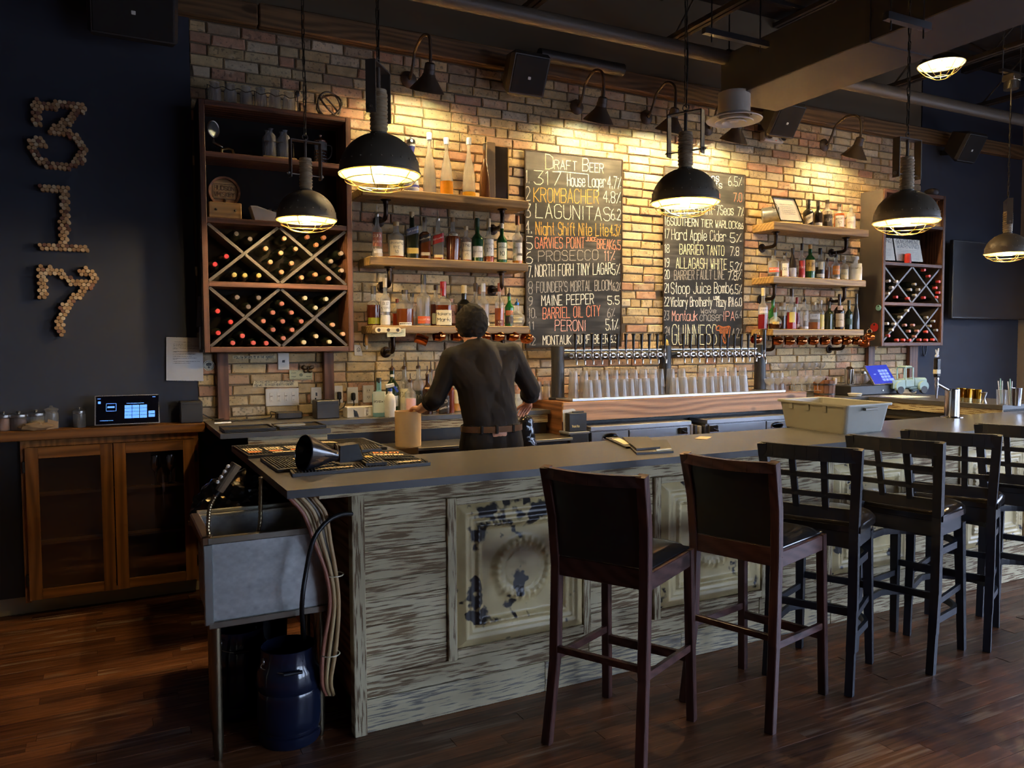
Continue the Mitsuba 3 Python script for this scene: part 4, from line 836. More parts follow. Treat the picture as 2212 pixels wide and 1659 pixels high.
low = [
 (178, 918, 1322, 140, 'squat', CLEAR, (62, 26, 12), .62, ((44, 40, 36), 'tall'), [(.05, .24, 60, (128, 132, 36))], 'dark amber round bottle with olive label, leftmost on the bottom left shelf', {'dy': .02}),
 (297, 840, 1325, 104, 'slim', CLEAR, (188, 166, 120), .2, ((222, 206, 176), 'tall'), [(.34, .62, 64, OFFW, 'OLD|RESERVE', (90, 84, 76)), (.02, .26, 64, OFFW)], 'clear bottle with two white labels and pale cap on the bottom left shelf', {'dy': -.04}),
 (420, 1032, 1310, 95, 'squat', CLEAR, (176, 60, 24), .5, ((140, 60, 40), 'cap'), [], 'small orange red bottle behind the reserve decanter', {'dy': .07}),
 (498, 955, 1322, 172, 'squat', CLEAR, (112, 56, 24), .5, ((50, 44, 40), 'cork'), [(.0, .10, 50, OFFW, 'WOODFORD RESERVE', (70, 60, 50))], 'wide flat bourbon decanter with black stopper on the bottom left shelf', {'dy': -.02}),
 (572, 962, 1300, 100, 'squat', CLEAR, (170, 140, 100), .3, ((34, 32, 30), 'cork'), [], 'clear decanter with round black stopper standing behind', {'dy': .08}),
 (690, 815, 1336, 142, 'slim', CLEAR, None, 0, ((40, 38, 36), 'tall'), [(.05, .22, 62, (206, 92, 44), 'BULLEIT RYE', (250, 230, 210))], 'nearly empty clear bottle with orange red label', {'dy': -.04}),
 (815, 890, 1312, 110, 'slim', CLEAR, (74, 32, 14), .58, ((70, 56, 46), 'cap'), [(.06, .34, 50, (206, 214, 186))], 'dark bourbon bottle with pale green label behind the wax topped one', {'dy': .06}),
 (892, 880, 1332, 158, 'squat', CLEAR, (92, 38, 12), .55, ((156, 34, 42), 'wax'), [(.02, .42, 56, CRM, "Makers|Mark", (50, 44, 40))], 'square bourbon bottle with dripping red wax and cream label', {'sq': 1, 'dy': -.05}),
 (975, 1010, 1292, 102, 'square', CLEAR, (120, 60, 30), .7, ((196, 160, 150), 'cork'), [(.12, .82, 60, (206, 160, 152), 'FEW', (60, 36, 34))], 'square bottle with pink label reading FEW', {'dy': .06}),
 (1105, 915, 1332, 150, 'wine', (22, 24, 20), None, 0, ((206, 186, 140), 'tall'), [(.1, .3, 40, (60, 54, 40))], 'broad black bottle with pale foil, above the bartender', {'dy': -.02}),
 (1222, 860, 1302, 108, 'slim', CLEAR, (190, 180, 160), .4, ((70, 50, 40), 'tall'), [(.3, .52, 58, OFFW, 'WELLER', (90, 80, 70))], 'clear bottle with white label behind the bartender, dark tall cap', {'dy': .07}),
 (1300, 898, 1336, 124, 'wine', CLEAR, (206, 206, 200), .1, ((206, 206, 208), 'tall'), [], 'round shouldered empty clear bottle with silver foil', {'dy': -.02}),
 (1465, 895, 1337, 94, 'slim', CLEAR, (160, 84, 46), .5, ((140, 66, 46), 'tall'), [(.04, .18, 58, (120, 58, 40), '100', (236, 220, 190))], 'copper coloured bottle near the chalkboard, dark red label'),
 (1565, 935, 1332, 92, 'wine', (30, 110, 46), None, 0, ((40, 38, 36), 'pour'), [(.36, .52, 58, (206, 130, 90)), (.1, .33, 58, (52, 56, 76))], 'green bottle with pourer, orange and navy labels', {'dy': .05}),
 (1645, 1060, 1342, 164, 'round', CLEAR, None, 0, ((60, 100, 150), 'pour'), [(.18, .42, 34, (222, 214, 176), 'PATRON', (90, 84, 60))], 'round squat tequila bottle with blue stopper and pourer, beside the chalkboard', {'dy': -.03})]
for s in low: bottle(LS, 0, (yF+.02, LB), s, 'bottles on the bottom left shelf')
TS = (720, 60, 3.95)
for s in [(822, 862, 1382, 112, 'flask', CLEAR, None, 0, ((226, 222, 214), 'stop'), [], 'tall empty clear flask with white stopper, leftmost of three flasks'),
          (968, 900, 1392, 112, 'flask', CLEAR, (176, 110, 26), .27, ((222, 220, 214), 'stop'), [], 'tall clear flask a quarter full of amber spirit, middle of three'),
          (1158, 905, 1412, 112, 'flask', CLEAR, (190, 136, 40), .10, ((216, 214, 208), 'stop'), [], 'tall clear flask with a finger of amber left, rightmost of three')]: bottle(TS, 0, (yF, LT), s, 'tall clear flasks on the top left shelf', 'glass_flask', 'flask')
bottle(TS, 0, (yF, LT), (1292, 970, 1437, 92, 'flask', (58, 34, 18), None, 0, ((50, 44, 40), 'cap'), [], 'tall dark brown glass bottle beside the brown boxes on the top left shelf'), None)
# porcelain decanter, boxes and a green platter on the top left shelf
p = at(720+665/3.95, 60+1370/3.95, y=yF); Z = (p-EYE)@FW; u = Z/FPX/3.95
k = thing('porcelain_decanter', 'white porcelain decanter painted blue with a silver bell stopper', 'decanter')
put(k, 'body', lathe([(0, 0), (60*u, 0), (70*u, 30*u), (58*u, 120*u), (30*u, 240*u), (22*u, 340*u), (38*u, 390*u), (40*u, 405*u), (0, 405*u)], 28, (p[0], yF, LT)), C(232, 230, 226, 'gloss'), 40)
put(k, 'blue_painting', join(*[lathe([(r*u*1.01, a*u), (r2*u*1.01, b*u)], 28, (p[0], yF, LT)) for r, a, r2, b in ((24, 330, 37, 388), (68, 40, 66, 60))], *[moved(ball((0, 0, 0), 7*u, 1, (1, .4, 1)), p[0]+math.cos(t)*q*u, yF+math.sin(t)*q*u, LT+zq*u) for t, q, zq in ((-1.6, 62, 90), (-2.3, 61, 100), (-.9, 61, 105), (-1.3, 50, 150), (-2, 50, 155), (-1.7, 38, 205))]), C(52, 56, 120, 'gloss'), 40)
put(k, 'bell_stopper', lathe([(40*u, 405*u), (46*u, 415*u), (40*u, 440*u), (20*u, 455*u), (8*u, 460*u), (6*u, 475*u), (0, 478*u)], 24, (p[0], yF, LT)), C(205, 200, 195, 'chrome'), 40)
a, b = at(1052, 300, y=yF+.02), at(1086, 300, y=yF+.06); zt0 = at(1065, 307, y=yF+.02)[2]
one('gift_box', 'tall narrow brown gift box leaning on the top left shelf', 'box', box(a[0], a[0]+.075, yF+.03, yF+.10, LT, zt0, .003), C(92, 76, 58))
k = one('dark_picture_frame', 'dark mirror panel with gilt edge at the right end of the top left shelf', 'frame', box(a[0]+.085, b[0]+.05, yF+.07, yF+.085, LT, at(1080, 317, y=yF+.07)[2], .002), C(40, 34, 30, 'gloss'))
put(k, 'gilt_edge', box(b[0]+.046, b[0]+.054, yF+.064, yF+.09, LT, at(1080, 317, y=yF+.07)[2]), C(190, 156, 90, 'metal'))
q = at(858, 292, y=yF+.05)
one('green_platter', 'pale green oval platter leaning on the bricks behind the large pendant lamp', 'plate', moved(lathe([(0, 0), (.075, .004), (.082, .016), (.078, .018), (.07, .01), (0, .007)], 28), q[0], WY-.05, LT+.12, rx=78, s=1.0).apply_transform(np.diag([1, 1, 1, 1.])), C(196, 206, 150), 40)

# right hand shelves
RS = (1620, 400, 4.364)
topR = [(548, 105, 360, 95, 'wine', (30, 28, 26), None, 0, ((40, 36, 34), 'tall'), [(.12, .5, 48, CRM, 'PORT', (80, 60, 40), .5)], 'black bottle with slanted cream label right of the framed certificate'),
 (640, 120, 371, 84, 'wine', (32, 28, 28), None, 0, ((44, 40, 38), 'tall'), [(.05, .2, 56, OFFW)], 'black bottle with narrow white label, second right of the certificate'),
 (727, 110, 376, 94, 'slim', CLEAR, (56, 52, 50), .52, ((44, 34, 32), 'cap'), [(.1, .45, 50, (52, 50, 50), 'RUM', (150, 146, 140))], 'clear rum bottle with dark printed lower half, top right shelf'),
 (840, 143, 383, 94, 'squat', CLEAR, (160, 70, 34), .66, ((36, 32, 30), 'cork'), [(.08, .56, 56, OFFW, 'WHISKY|12', (110, 100, 90))], 'amber malt bottle with white label on the top right shelf'),
 (950, 150, 391, 84, 'squat', CLEAR, (206, 190, 150), .5, ((226, 206, 160), 'cork'), [(.06, .56, 58, OFFW, 'WHISKY', (110, 100, 90))], 'pale malt bottle with white label and cork, rightmost on the top right shelf')]
midR = [(222, 590, 846, 104, 'slim', CLEAR, (70, 64, 62), .14, ((44, 40, 38), 'tall'), [(.2, .4, 60, (222, 96, 60), 'HORNITOS', (250, 236, 220))], 'clear bottle with orange red band, leftmost on the middle right shelf'),
 (328, 615, 851, 80, 'slim', CLEAR, (110, 52, 40), .3, ((44, 36, 34), 'cork'), [(.06, .6, 44, OFFW, 'GIN', (80, 80, 80))], 'clear bottle with large oval white label on the middle right shelf'),
 (400, 570, 851, 78, 'taper', (52, 44, 40), None, 0, ((60, 52, 46), 'cap'), [(.04, .36, 52, (206, 208, 216))], 'dark tapering bottle with pale square label on the middle right shelf'),
 (487, 525, 853, 62, 'slim', CLEAR, (196, 80, 70), .12, ((44, 34, 32), 'tall'), [(.12, .6, 62, (188, 56, 52), 'SOUR', (250, 230, 214))], 'slim clear bottle with red label and black cap'),
 (565, 540, 859, 92, 'wine', (26, 70, 34), None, 0, ((190, 150, 90), 'cap'), [(.24, .6, 60, (206, 168, 84), 'RUM', (120, 70, 30))], 'green bottle with golden label on the middle right shelf'),
 (660, 572, 863, 85, 'slim', CLEAR, (52, 44, 34), .46, ((40, 36, 34), 'tall'), [(.36, .66, 30, CRM), (.06, .2, 56, OFFW)], 'bottle of dark liqueur with cream labels and black cap'),
 (727, 655, 862, 52, 'slim', CLEAR, (96, 60, 34), .5, ((60, 44, 34), 'cap'), [], 'slim brown bottle half hidden behind the orange label bottle', {'dy': .06}),
 (808, 590, 863, 76, 'slim', CLEAR, (206, 196, 180), .1, ((44, 40, 40), 'pour'), [(.22, .6, 56, (230, 150, 70), 'TRIPLE', (250, 236, 210))], 'clear bottle with orange label and black pourer'),
 (885, 645, 870, 86, 'squat', CLEAR, (150, 140, 110), .3, ((200, 190, 170), 'cap'), [(.06, .5, 44, (216, 204, 164), 'MEZCAL', (80, 70, 50))], 'clear bottle with round cream label beside the white bottle'),
 (990, 650, 879, 114, 'square', (226, 224, 214), None, 0, ((232, 230, 224), 'stop'), [(.3, .76, 44, (216, 214, 200), 'BIANCO', (150, 140, 90))], 'opaque white square bottle at the right end of the middle right shelf')]
lowR = [(122, 955, 1342, 88, 'slim', CLEAR, (110, 24, 30), .42, ((206, 186, 140), 'tall'), [(.46, .62, 56, (206, 200, 206), 'CAMPARI', (70, 50, 90))], 'red bitter bottle leftmost on the bottom right shelf'),
 (215, 1015, 1330, 80, 'wine', (36, 100, 44), None, 0, ((40, 90, 44), 'tall'), [(.1, .34, 50, (220, 206, 120))], 'green bottle with yellow label on the bottom right shelf', {'dy': .05}),
 (236, 1140, 1342, 126, 'round', CLEAR, (60, 30, 14), .3, ((70, 50, 40), 'tall'), [(.26, .4, 30, (206, 176, 100))], 'round flask shaped liqueur bottle on the bottom right shelf', {'dy': -.05}),
 (305, 1060, 1312, 90, 'jar', CLEAR, (60, 46, 40), .55, ((150, 130, 110), 'cap'), [], 'wide necked dark jar on the bottom right shelf', {'dy': .06}),
 (390, 960, 1342, 90, 'slim', CLEAR, (150, 40, 34), .5, ((60, 46, 40), 'tall'), [(.2, .5, 34, (226, 206, 120))], 'red aperitif bottle with yellow label on the bottom right shelf'),
 (440, 1000, 1302, 58, 'slim', CLEAR, (120, 24, 28), .6, ((150, 40, 40), 'tall'), [(.06, .2, 50, (220, 200, 190))], 'slim crimson bottle standing behind', {'dy': .07}),
 (510, 1010, 1342, 80, 'slim', CLEAR, (206, 200, 196), .1, ((52, 44, 40), 'pour'), [(.3, .5, 26, (190, 190, 186))], 'clear vodka bottle with dark pourer on the bottom right shelf'),
 (600, 1085, 1342, 104, 'square', CLEAR, (150, 90, 50), .28, ((206, 180, 130), 'cork'), [(.4, .6, 44, (206, 210, 214), 'RYE', (90, 90, 96))], 'short square bottle with cork and a little amber left'),
 (665, 1015, 1292, 70, 'slim', CLEAR, (206, 180, 110), .3, ((214, 204, 190), 'cap'), [(.1, .56, 56, (222, 206, 110))], 'bottle with yellow label behind the short square one', {'dy': .07}),
 (745, 1040, 1302, 80, 'wine', (52, 60, 34), None, 0, ((60, 50, 44), 'cap'), [], 'olive green bottle behind the robed liqueur bottle', {'dy': .06}),
 (840, 1010, 1342, 92, 'shoulder', (44, 28, 20), None, 0, ((52, 40, 34), 'cap'), [(.08, .5, 52, (226, 206, 170), 'Frangelico', (110, 70, 40)), (.6, .74, 30, (226, 196, 180))], 'brown monk shaped liqueur bottle with cream label'),
 (930, 1060, 1337, 70, 'wine', (30, 44, 32), None, 0, ((70, 74, 64), 'tall'), [(.2, .44, 50, (60, 84, 64))], 'dark green bottle near the right end of the bottom right shelf'),
 (1000, 1005, 1342, 64, 'taper', (62, 66, 74), None, 0, ((70, 72, 78), 'tall'), [], 'dark grey bottle at the right end of the bottom right shelf', {'dy': -.02})]
for s in topR: bottle(RS, 0, (yF+.02, RT_), s, 'bottles on the top right shelf')
for s in midR: bottle(RS, 0, (yF+.0, RM), s, 'bottles on the middle right shelf')
for s in lowR: bottle(RS, 0, (yF+.01, RB), s, 'bottles on the bottom right shelf')
# bucket and certificate on the top right shelf
q = at(1664, 480, y=yF); r = .07
k = thing('metal_bucket', 'small galvanised bucket lying behind the framed certificate on the top right shelf', 'bucket')
put(k, 'body', lathe([(0, -.075), (.072, -.075), (.076, -.06), (.084, .06), (.088, .075), (.085, .076), (.07, -.06), (0, -.062)], 28, (at(1664, 460, y=5.56)[0], 5.56, RT_+.09), (.75, -.6, .1)), 'galvanised', 40)
put(k, 'handle_loop', tube(arc((at(1668, 440, y=5.5)[0], 5.47, RT_+.16), .022, 0, 360, 16, (.8, -.5, 0))[:-1], .0025, 6, True), C(90, 86, 80, 'metal'), 60)
c4 = [at(1620+a/4.364, 400+b/4.364, y=5.46) for a, b in ((268, 335), (482, 350), (440, 125), (232, 105))]
c4 = [np.array([p[0], 5.43+.05*(p[2]-RT_)/.2, max(p[2], RT_+.001)]) for p in c4]
nrm = np.array([0, .02, .004]); k = thing('framed_certificate', 'framed certificate tilted on the top right shelf beside the bucket', 'picture frame')
put(k, 'paper', hull([p for p in c4]+[p+nrm*.3 for p in c4]), C(214, 206, 190)); 
put(k, 'frame', join(*[beam(c4[i]-nrm*.1, c4[(i+1) % 4]-nrm*.1, .02, .009) for i in range(4)]), C(70, 60, 40, 'metal'))
put(k, 'seal', join(*[beam(c4[0]*(1-t)+c4[3]*t+(c4[1]-c4[0])*.2-nrm*.16, c4[0]*(1-t)+c4[3]*t+(c4[1]-c4[0])*.8-nrm*.16, .001, .003) for t in (.3, .38, .46, .54, .62, .72)]), C(150, 144, 134), label='lines of small print')

# copper mugs hanging by their handles
def mug(px, py, sw, label, group, ang=0.0, w=22, steel=False, roll=0):
    y = RY+.03; c = at(px, py, y=y); r = .036; k = thing('copper_mug', label, 'mug', group); a = math.radians(ang)
    d = np.array([math.cos(a), -math.sin(a)*.6, math.sin(math.radians(roll))]); d /= np.linalg.norm(d)
    base = c-d*.042
    if steel: prof = [(0, 0), (.034, 0), (.036, .004), (.036, .088), (.037, .09), (.035, .09), (.033, .006), (0, .006)]
    else: prof = [(0, 0), (.026, 0), (.031, .008), (.041, .03), (.042, .048), (.037, .074), (.0365, .084), (.0345, .084), (.039, .05), (.03, .012), (0, .008)]
    m = lathe(prof, 30, base, -d if sw else d); 
    if sw: m = lathe(prof, 30, c+d*.042, -d)
    if not steel: m.vertices += m.vertex_normals*((meshkit.noise(m.vertices*130, 3)-.5)*.004)[:, None]
    put(k, 'body', m, C(196, 112, 66, 'chrome'), 60)
    up = np.array([0, 0, 1.])-d*d[2]; up /= np.linalg.norm(up)
    put(k, 'handle', tube(smooth_path([c-d*.02+up*.036, c-d*.022+up*.062, c+d*.004+up*.075, c+d*.024+up*.06, c+d*.02+up*.036], 5), .0036, 8), C(214, 160, 104, 'chrome'), 60)
    put(k, 'hook', tube(smooth_path([c+up*.073, c+up*.086, c+up*.092+np.array([0, .012, 0])], 4), .0022, 6), C(150, 130, 90, 'metal'), 60)
mug(909, 733, False, 'smooth copper mug hanging tilted, leftmost under the left shelves', None, 20, steel=True, roll=-20)
for px, nm in ((949, 'second from the left under the left shelves'), (988, 'just left of the bartender'), (1046, 'peeking out at the right of the bartender'), (1077, 'left of the rightmost pair'), (1108, 'second from the right under the left shelves')):
    mug(px, 725.5, True, f'hammered copper mug, {nm}', 'hammered mugs under the left shelf', 10)
mug(1139, 731, True, 'copper mug showing its open mouth, beside the left chalkboard', None, 72)
mug(1635, 733, True, 'copper mug behind the last black tap handle', None, 10)
for i, x in enumerate((260, 375, 490, 600, 710, 820, 915, 1010)):
    mug(1620+x/4.364, 400+1468/4.364, True, f'copper mug under the bottom right shelf, {["leftmost", "second", "third", "fourth", "fifth", "sixth", "seventh", "eighth"][i]} of eight in a row', 'copper mugs under the bottom right shelf', 48)
mug(1620+1085/4.364, 400+1492/4.364, True, 'copper mug hanging lowest beside the right wine rack', None, 75); mug(1620+1125/4.364, 400+1428/4.364, False, 'copper mug at the shelf corner next to the right wine rack', None, 40)
# ================================================================ cork numbers on the navy wall
CORKS = [S(196, 160, 116), S(206, 176, 134), S(182, 144, 100), S(170, 132, 92), S(132, 94, 76), S(214, 190, 150), S(150, 108, 82)]
def cork_number(name, lines, off, sc, hw, label):
    k = thing('cork_number', label, 'wall number', 'house number made of wine corks'); s = .0243
    segs = []
    for L in lines:
        P_ = [at(off[0]+a/sc, off[1]+b/sc, y=WY) for a, b in L]; segs += [((p[0], p[2]), (q[0], q[2])) for p, q in zip(P_[:-1], P_[1:])]
    A = np.array([a for a, b in segs]); B = np.array([b for a, b in segs]); D = B-A
    x0, z0 = np.minimum(A, B).min(0)-.05; x1, z1 = np.maximum(A, B).max(0)+.05
    proto = [shape(lathe([(0, -.044), (.0112, -.044), (.0119, -.042), (.0119, .002), (0, .002)], 12, axis=(0, 1, 0)), (c, 'matte'), 40) for c in CORKS]
    r = 0; z = z0
    while z < z1:
        x = x0+(s/2 if r % 2 else 0)
        while x < x1:
            p = np.array([x, z]); t = np.clip(((p-A)*D).sum(1)/np.maximum((D*D).sum(1), 1e-9), 0, 1); d = np.linalg.norm(A+D*t[:, None]-p, axis=1).min()
            if d < hw:
                i = rng.choices(range(7), (24, 20, 18, 14, 9, 8, 7))[0]
                put(k, 'cork', proto[i], None, to=turn(x+rng.uniform(-.001, .001), WY-.001-rng.uniform(0, .004), z+rng.uniform(-.001, .001)))
            x += s
        r += 1; z += s*.866
cork_number('cork_number', [[(232, 668), (235, 790)], [(232, 672), (330, 685), (400, 678), (455, 690), (525, 702)], [(500, 720), (440, 775), (350, 848)], [(345, 848), (390, 856), (445, 862), (495, 893)],
            [(495, 893), (523, 930), (533, 980), (512, 1030), (460, 1065), (400, 1074), (340, 1066), (280, 1040), (235, 1000), (208, 955), (215, 912), (252, 902), (285, 935)]], (0, 0), 2.9636, .0235, 'digit 3 made of wine corks, topmost of the three cork numbers on the navy wall')
cork_number('cork_number', [[(288, 1210), (370, 1212), (415, 1217)], [(415, 1217), (412, 1580)], [(412, 1540), (405, 1590)], [(275, 1580), (410, 1592), (545, 1598)]], (0, 0), 2.9636, .0255, 'digit 1 made of wine corks, middle one of the three cork numbers')
cork_number('cork_number', [[(355, 165), (365, 385)], [(355, 180), (430, 178), (500, 192), (560, 232), (620, 278), (690, 288), (755, 280)], [(705, 205), (745, 182), (785, 205), (795, 245), (770, 290)], [(770, 290), (715, 350), (635, 412), (565, 480), (525, 560), (512, 640), (525, 715)]], (0, 540), 3.95, .0235, 'digit 7 made of wine corks, lowest of the three cork numbers')

# ================================================================ wooden cabinet and what stands on it
CY = 5.52; CT2 = 1.15
cb = thing('cabinet', 'honey coloured wooden cabinet with two glass doors under the cork numbers', 'cabinet'); HW = lambda ax: W(3, ax)
for a, b in ((-3.15, -1.2), (-1.198, .537)): put(cb, 'worktop_board', box(a, b, CY-.045, WY-.002, CT2-.058, CT2, .005), HW(0))
x0, x1 = -.502, .497
put(cb, 'face_frame', join(box(x0, x0+.03, CY+.002, CY+.03, .10, CT2-.06), box(x1-.03, x1, CY+.002, CY+.03, .10, CT2-.06), box(x0, x1, CY+.002, CY+.03, 1.05, CT2-.06)), HW(2)); put(cb, 'carcass', join(box(x0, x0+.02, CY+.03, WY-.02, .13, CT2-.06), box(x1-.02, x1, CY+.03, WY-.02, .13, CT2-.06), box(x0, x1, CY+.03, WY-.02, .13, .15), box(x0, x1, WY-.03, WY-.021, .13, CT2-.06)), C(48, 32, 22, 'matte'))
put(cb, 'inner_shelf', join(box(x0+.02, x1-.02, CY+.03, WY-.03, .44, .455), box(x0+.02, x1-.02, CY+.03, WY-.03, .74, .755)), C(70, 46, 28, 'matte'))
for a, b in ((-.478, -.008), (-.002, .470)):
    z0, z1, t = .116, 1.047, .068; d = put(cb, 'door', None or join(beam((a+t/2, CY-.008, z0), (a+t/2, CY-.008, z1), t, .02, up=(0, 1, 0)), beam((b-t/2, CY-.008, z0), (b-t/2, CY-.008, z1), t, .02, up=(0, 1, 0))), HW(2))
    put(d, 'rail', box(a+t, b-t, CY-.018, CY+.002, z1-t, z1, .002), HW(0)); put(d, 'rail', box(a+t, b-t, CY-.018, CY+.002, z0, z0+t*.9, .002), HW(0))
    put(d, 'pane', box(a+t, b-t, CY-.008, CY-.006, z0+t*.9, z1-t), 'pane_glass', label='dark glass pane')
    hx = a-.012 if a < -.2 else b+.002
    for z in (.24, .93): put(d, 'hinge', box(hx-.004, hx+.014, CY-.016, CY+.002, z-.035, z+.035, .002), C(24, 24, 24))
for i, (x, z) in enumerate(((.24, .755), (.33, .755))):
    k = thing('stored_glass', f'{"left" if i == 0 else "right"} stemmed glass standing behind the right cabinet door', 'glass')
    put(k, 'glass', lathe([(0, 0), (.03, 0), (.004, .01), (.004, .08), (.03, .11), (.034, .15), (.028, .19), (.026, .19), (.032, .15), (.026, .115), (0, .09)], 20, (x, 5.585, z)), C(150, 150, 150, 'chrome'), 40)
struct('trim_2', join(box(XL, x0-.002, CY+.03, WY-.003, .132, 1.09), box(x1+.002, .86, CY+.06, WY-.003, .132, 1.118)), C(22, 22, 24), label='black panels beside the cabinet')
def jar(px, py, h, r, fill, label, lid=True, glass_top=False):
    p = at(px, py, z=CT2); y = min(max(p[1], 5.53), 5.60); x = at(px, py, y=y)[0]; k = thing('glass_jar', label, 'jar', 'glass jars on the wooden cabinet'); c = (x, y, CT2)
    put(k, 'glass', lathe([(0, 0), (r*.95, 0), (r, .006), (r, h*.8), (r*.86, h*.86), (r*.86, h*.92), (0, h*.92)], 24, c), 'clear_glass', 40)
    if fill: put(k, 'contents', lathe([(0, .004), (r*.93, .004), (r*.94, fill[3]*h), (r*.5, fill[3]*h+.006), (0, fill[3]*h+.004)], 20, c), C(*fill[:3], 'gloss'), 40)
    if lid: put(k, 'lid', lathe([(r*1.02, h*.82), (r*1.05, h*.84), (r*1.05, h*.98), (r*.9, h*1.02), (r*.3, h*1.04), (r*.16, h*1.08), (r*.26, h*1.14), (r*.2, h*1.2), (0, h*1.21)], 24, c), C(196, 196, 194, 'metal'), 40)
    if glass_top: put(k, 'stopper', lathe([(r*.8, h*.92), (r*1.0, h*1.0), (r*1.05, h*1.06), (r*.5, h*1.12), (r*.2, h*1.16), (r*.28, h*1.22), (0, h*1.25)], 20, c), 'clear_glass', 40)
jar(8, 922, .096, .042, (150, 104, 80, .75), 'glass jar of pinkish brown snacks at the left picture edge')
jar(41, 922, .096, .050, (70, 36, 30, .7), 'glass jar of dark cherries with steel lid, second from the left')
jar(78, 921, .10, .050, (190, 150, 50, .5), 'glass jar with yellow citrus behind the paper bag')
jar(112, 921, .115, .038, None, 'empty glass jar with glass stopper', False, True)
jar(172, 919, .105, .036, (60, 56, 52, .35), 'glass jar with steel lid standing alone beside the tablet')
m = trimesh.creation.icosphere(subdivisions=3); m.vertices *= (.085, .03, .024); nz = meshkit.noise(m.vertices*60, 2)[:, None]; m.vertices *= .75+.6*nz
p = at(78, 927, z=CT2); m.apply_translation((at(80, 920, y=5.505)[0], 5.51, CT2+.024)); m.vertices[:, 2] = np.maximum(m.vertices[:, 2], CT2+.0005)
k = one('paper_bag', 'crumpled brown paper bag lying in front of the jars', 'bag', m, C(150, 122, 88, 'matte'), 60)
q = at(112, 914, y=5.50); put(k, 'bag_mouth', hull([(q[0]-.03, 5.495, CT2+.002), (q[0]+.03, 5.49, CT2+.012), (q[0]+.035, 5.50, CT2+.05), (q[0]-.02, 5.505, CT2+.066), (q[0]-.01, 5.52, CT2+.004)]), C(162, 132, 98, 'matte'))
# tablet till
T4 = [np.array(at(204, 919.5, y=5.50)), np.array(at(345.5, 913.4, y=5.50)), np.array(at(341.8, 851.4, y=5.535)), np.array(at(204.6, 855, y=5.535))]
z_b = CT2+.004; T4[0][2] = max(T4[0][2], z_b); T4[1][2] = max(T4[1][2], z_b)
ux = (T4[1]-T4[0]); uz = (T4[3]-T4[0]); nn = np.cross(ux, uz); nn /= np.linalg.norm(nn)
if nn[1] > 0: nn = -nn
k = thing('till_tablet', 'tablet till with lit dark blue keypad screen on the wooden cabinet', 'tablet')
put(k, 'body', hull([p for p in T4]+[p-nn*.012 for p in T4]), C(190, 190, 194, 'metal'))
Q = lambda a, b: T4[0]+ux*a+uz*b
def panel(cells, lift): 
    V, F = [], []
    for a0, b0, a1, b1 in cells:
        i = len(V); V += [Q(a0, b0)+nn*lift, Q(a1, b0)+nn*lift, Q(a1, b1)+nn*lift, Q(a0, b1)+nn*lift]; F += [(i, i+1, i+2), (i, i+2, i+3)]
    return trimesh.Trimesh(V, F, process=False)
put(k, 'screen', panel([(.02, .03, .98, .97)], .0008), C(8, 9, 20, 'gloss'))
keys = [(.45+i*.118, .20+j*.115, .45+i*.118+.11, .20+j*.115+.105) for i in range(3) for j in range(4)]+[(.82, .22, .92, .32), (.82, .335, .92, .435), (.17, .46, .325, .475), (.17, .71, .325, .725), (.17, .46, .177, .725), (.318, .46, .325, .725), (.19, .57, .30, .63), (.48, .70, .75, .718), (.04, .88, .09, .9), (.88, .9, .93, .92), (.08, .14, .28, .155), (.05, .72, .09, .8)]
put(k, 'lit_keys', panel(keys, .0014), C(60, 110, 220), emit=np.array([.025, .07, .24]), label='lit blue keypad and icons')
put(k, 'stand', hull([Q(.4, .0)-nn*.012, Q(.6, 0)-nn*.012, Q(.4, .7)-nn*.012, Q(.6, .7)-nn*.012, Q(.4, 0)+np.array([0, .10, 0]), Q(.6, 0)+np.array([0, .10, 0])]), C(30, 30, 32))
a, b = at(390, 913, y=5.515), at(437.5, 866, y=5.515)
k = one('receipt_printer', 'matt black box shaped receipt printer at the right end of the wooden cabinet', 'printer', box(a[0], b[0], 5.515, 5.64, CT2+.001, b[2], .006), C(44, 43, 42))
put(k, 'paper_slot', box(a[0]+.01, b[0]-.01, 5.5135, 5.52, b[2]-.022, b[2]-.018), C(20, 20, 20)); put(k, 'cable', tube(smooth_path([(b[0]-.01, 5.6, CT2+.06), (b[0]+.04, 5.61, CT2+.03), (b[0]+.08, 5.6, CT2+.012), (b[0]+.14, 5.6, CT2+.012)], 5), .004, 6), C(18, 18, 18), 60)

# ================================================================ papers, switches and small things on the wall
def sheet(px, y, col, name, label, cat, t=.0015, lines=None, lcol=(90, 90, 92), lw=.0022):
    P_ = [at(*q, y=y) for q in px]; k = thing(name, label, cat); put(k, 'sheet', hull(P_+[p+[0, t, 0] for p in P_]), C(*col, 'satin'))
    if lines:
        bl, br, tr, tl = P_[3], P_[2], P_[1], P_[0]; ms = [beam(tl+(bl-tl)*v+(tr-tl)*u0-[0, .0008, 0], tl+(bl-tl)*v+(tr-tl)*u1-[0, .0008, 0], .0006, lw) for v, u0, u1 in lines]
        put(k, 'print', join(*ms), C(*lcol))
    return k, P_
sheet(((359, 728), (437.5, 729.5), (439.5, 823), (359, 822)), WY-.016, (196, 194, 190), 'notice_sheet', 'white typed notice sheet taped on the navy wall beside the wine rack', 'notice',
      lines=[(.11, .22, .66)]+[(v, .18, e) for v, e in ((.16, .7), (.2, .9), (.25, .86), (.27, .3), (.33, .86), (.345, .3), (.39, .8), (.44, .7), (.48, .84), (.51, .3), (.555, .92), (.6, .66))])
k, P_ = sheet(((428, 640), (437, 641), (440, 703), (424, 707)), RY+.12, (122, 124, 128), 'hanging_leaflet', 'grey leaflet hanging on the side of the left wine rack', 'leaflet', lines=[(.2, .3, .7), (.35, .3, .7), (.5, .3, .7)])
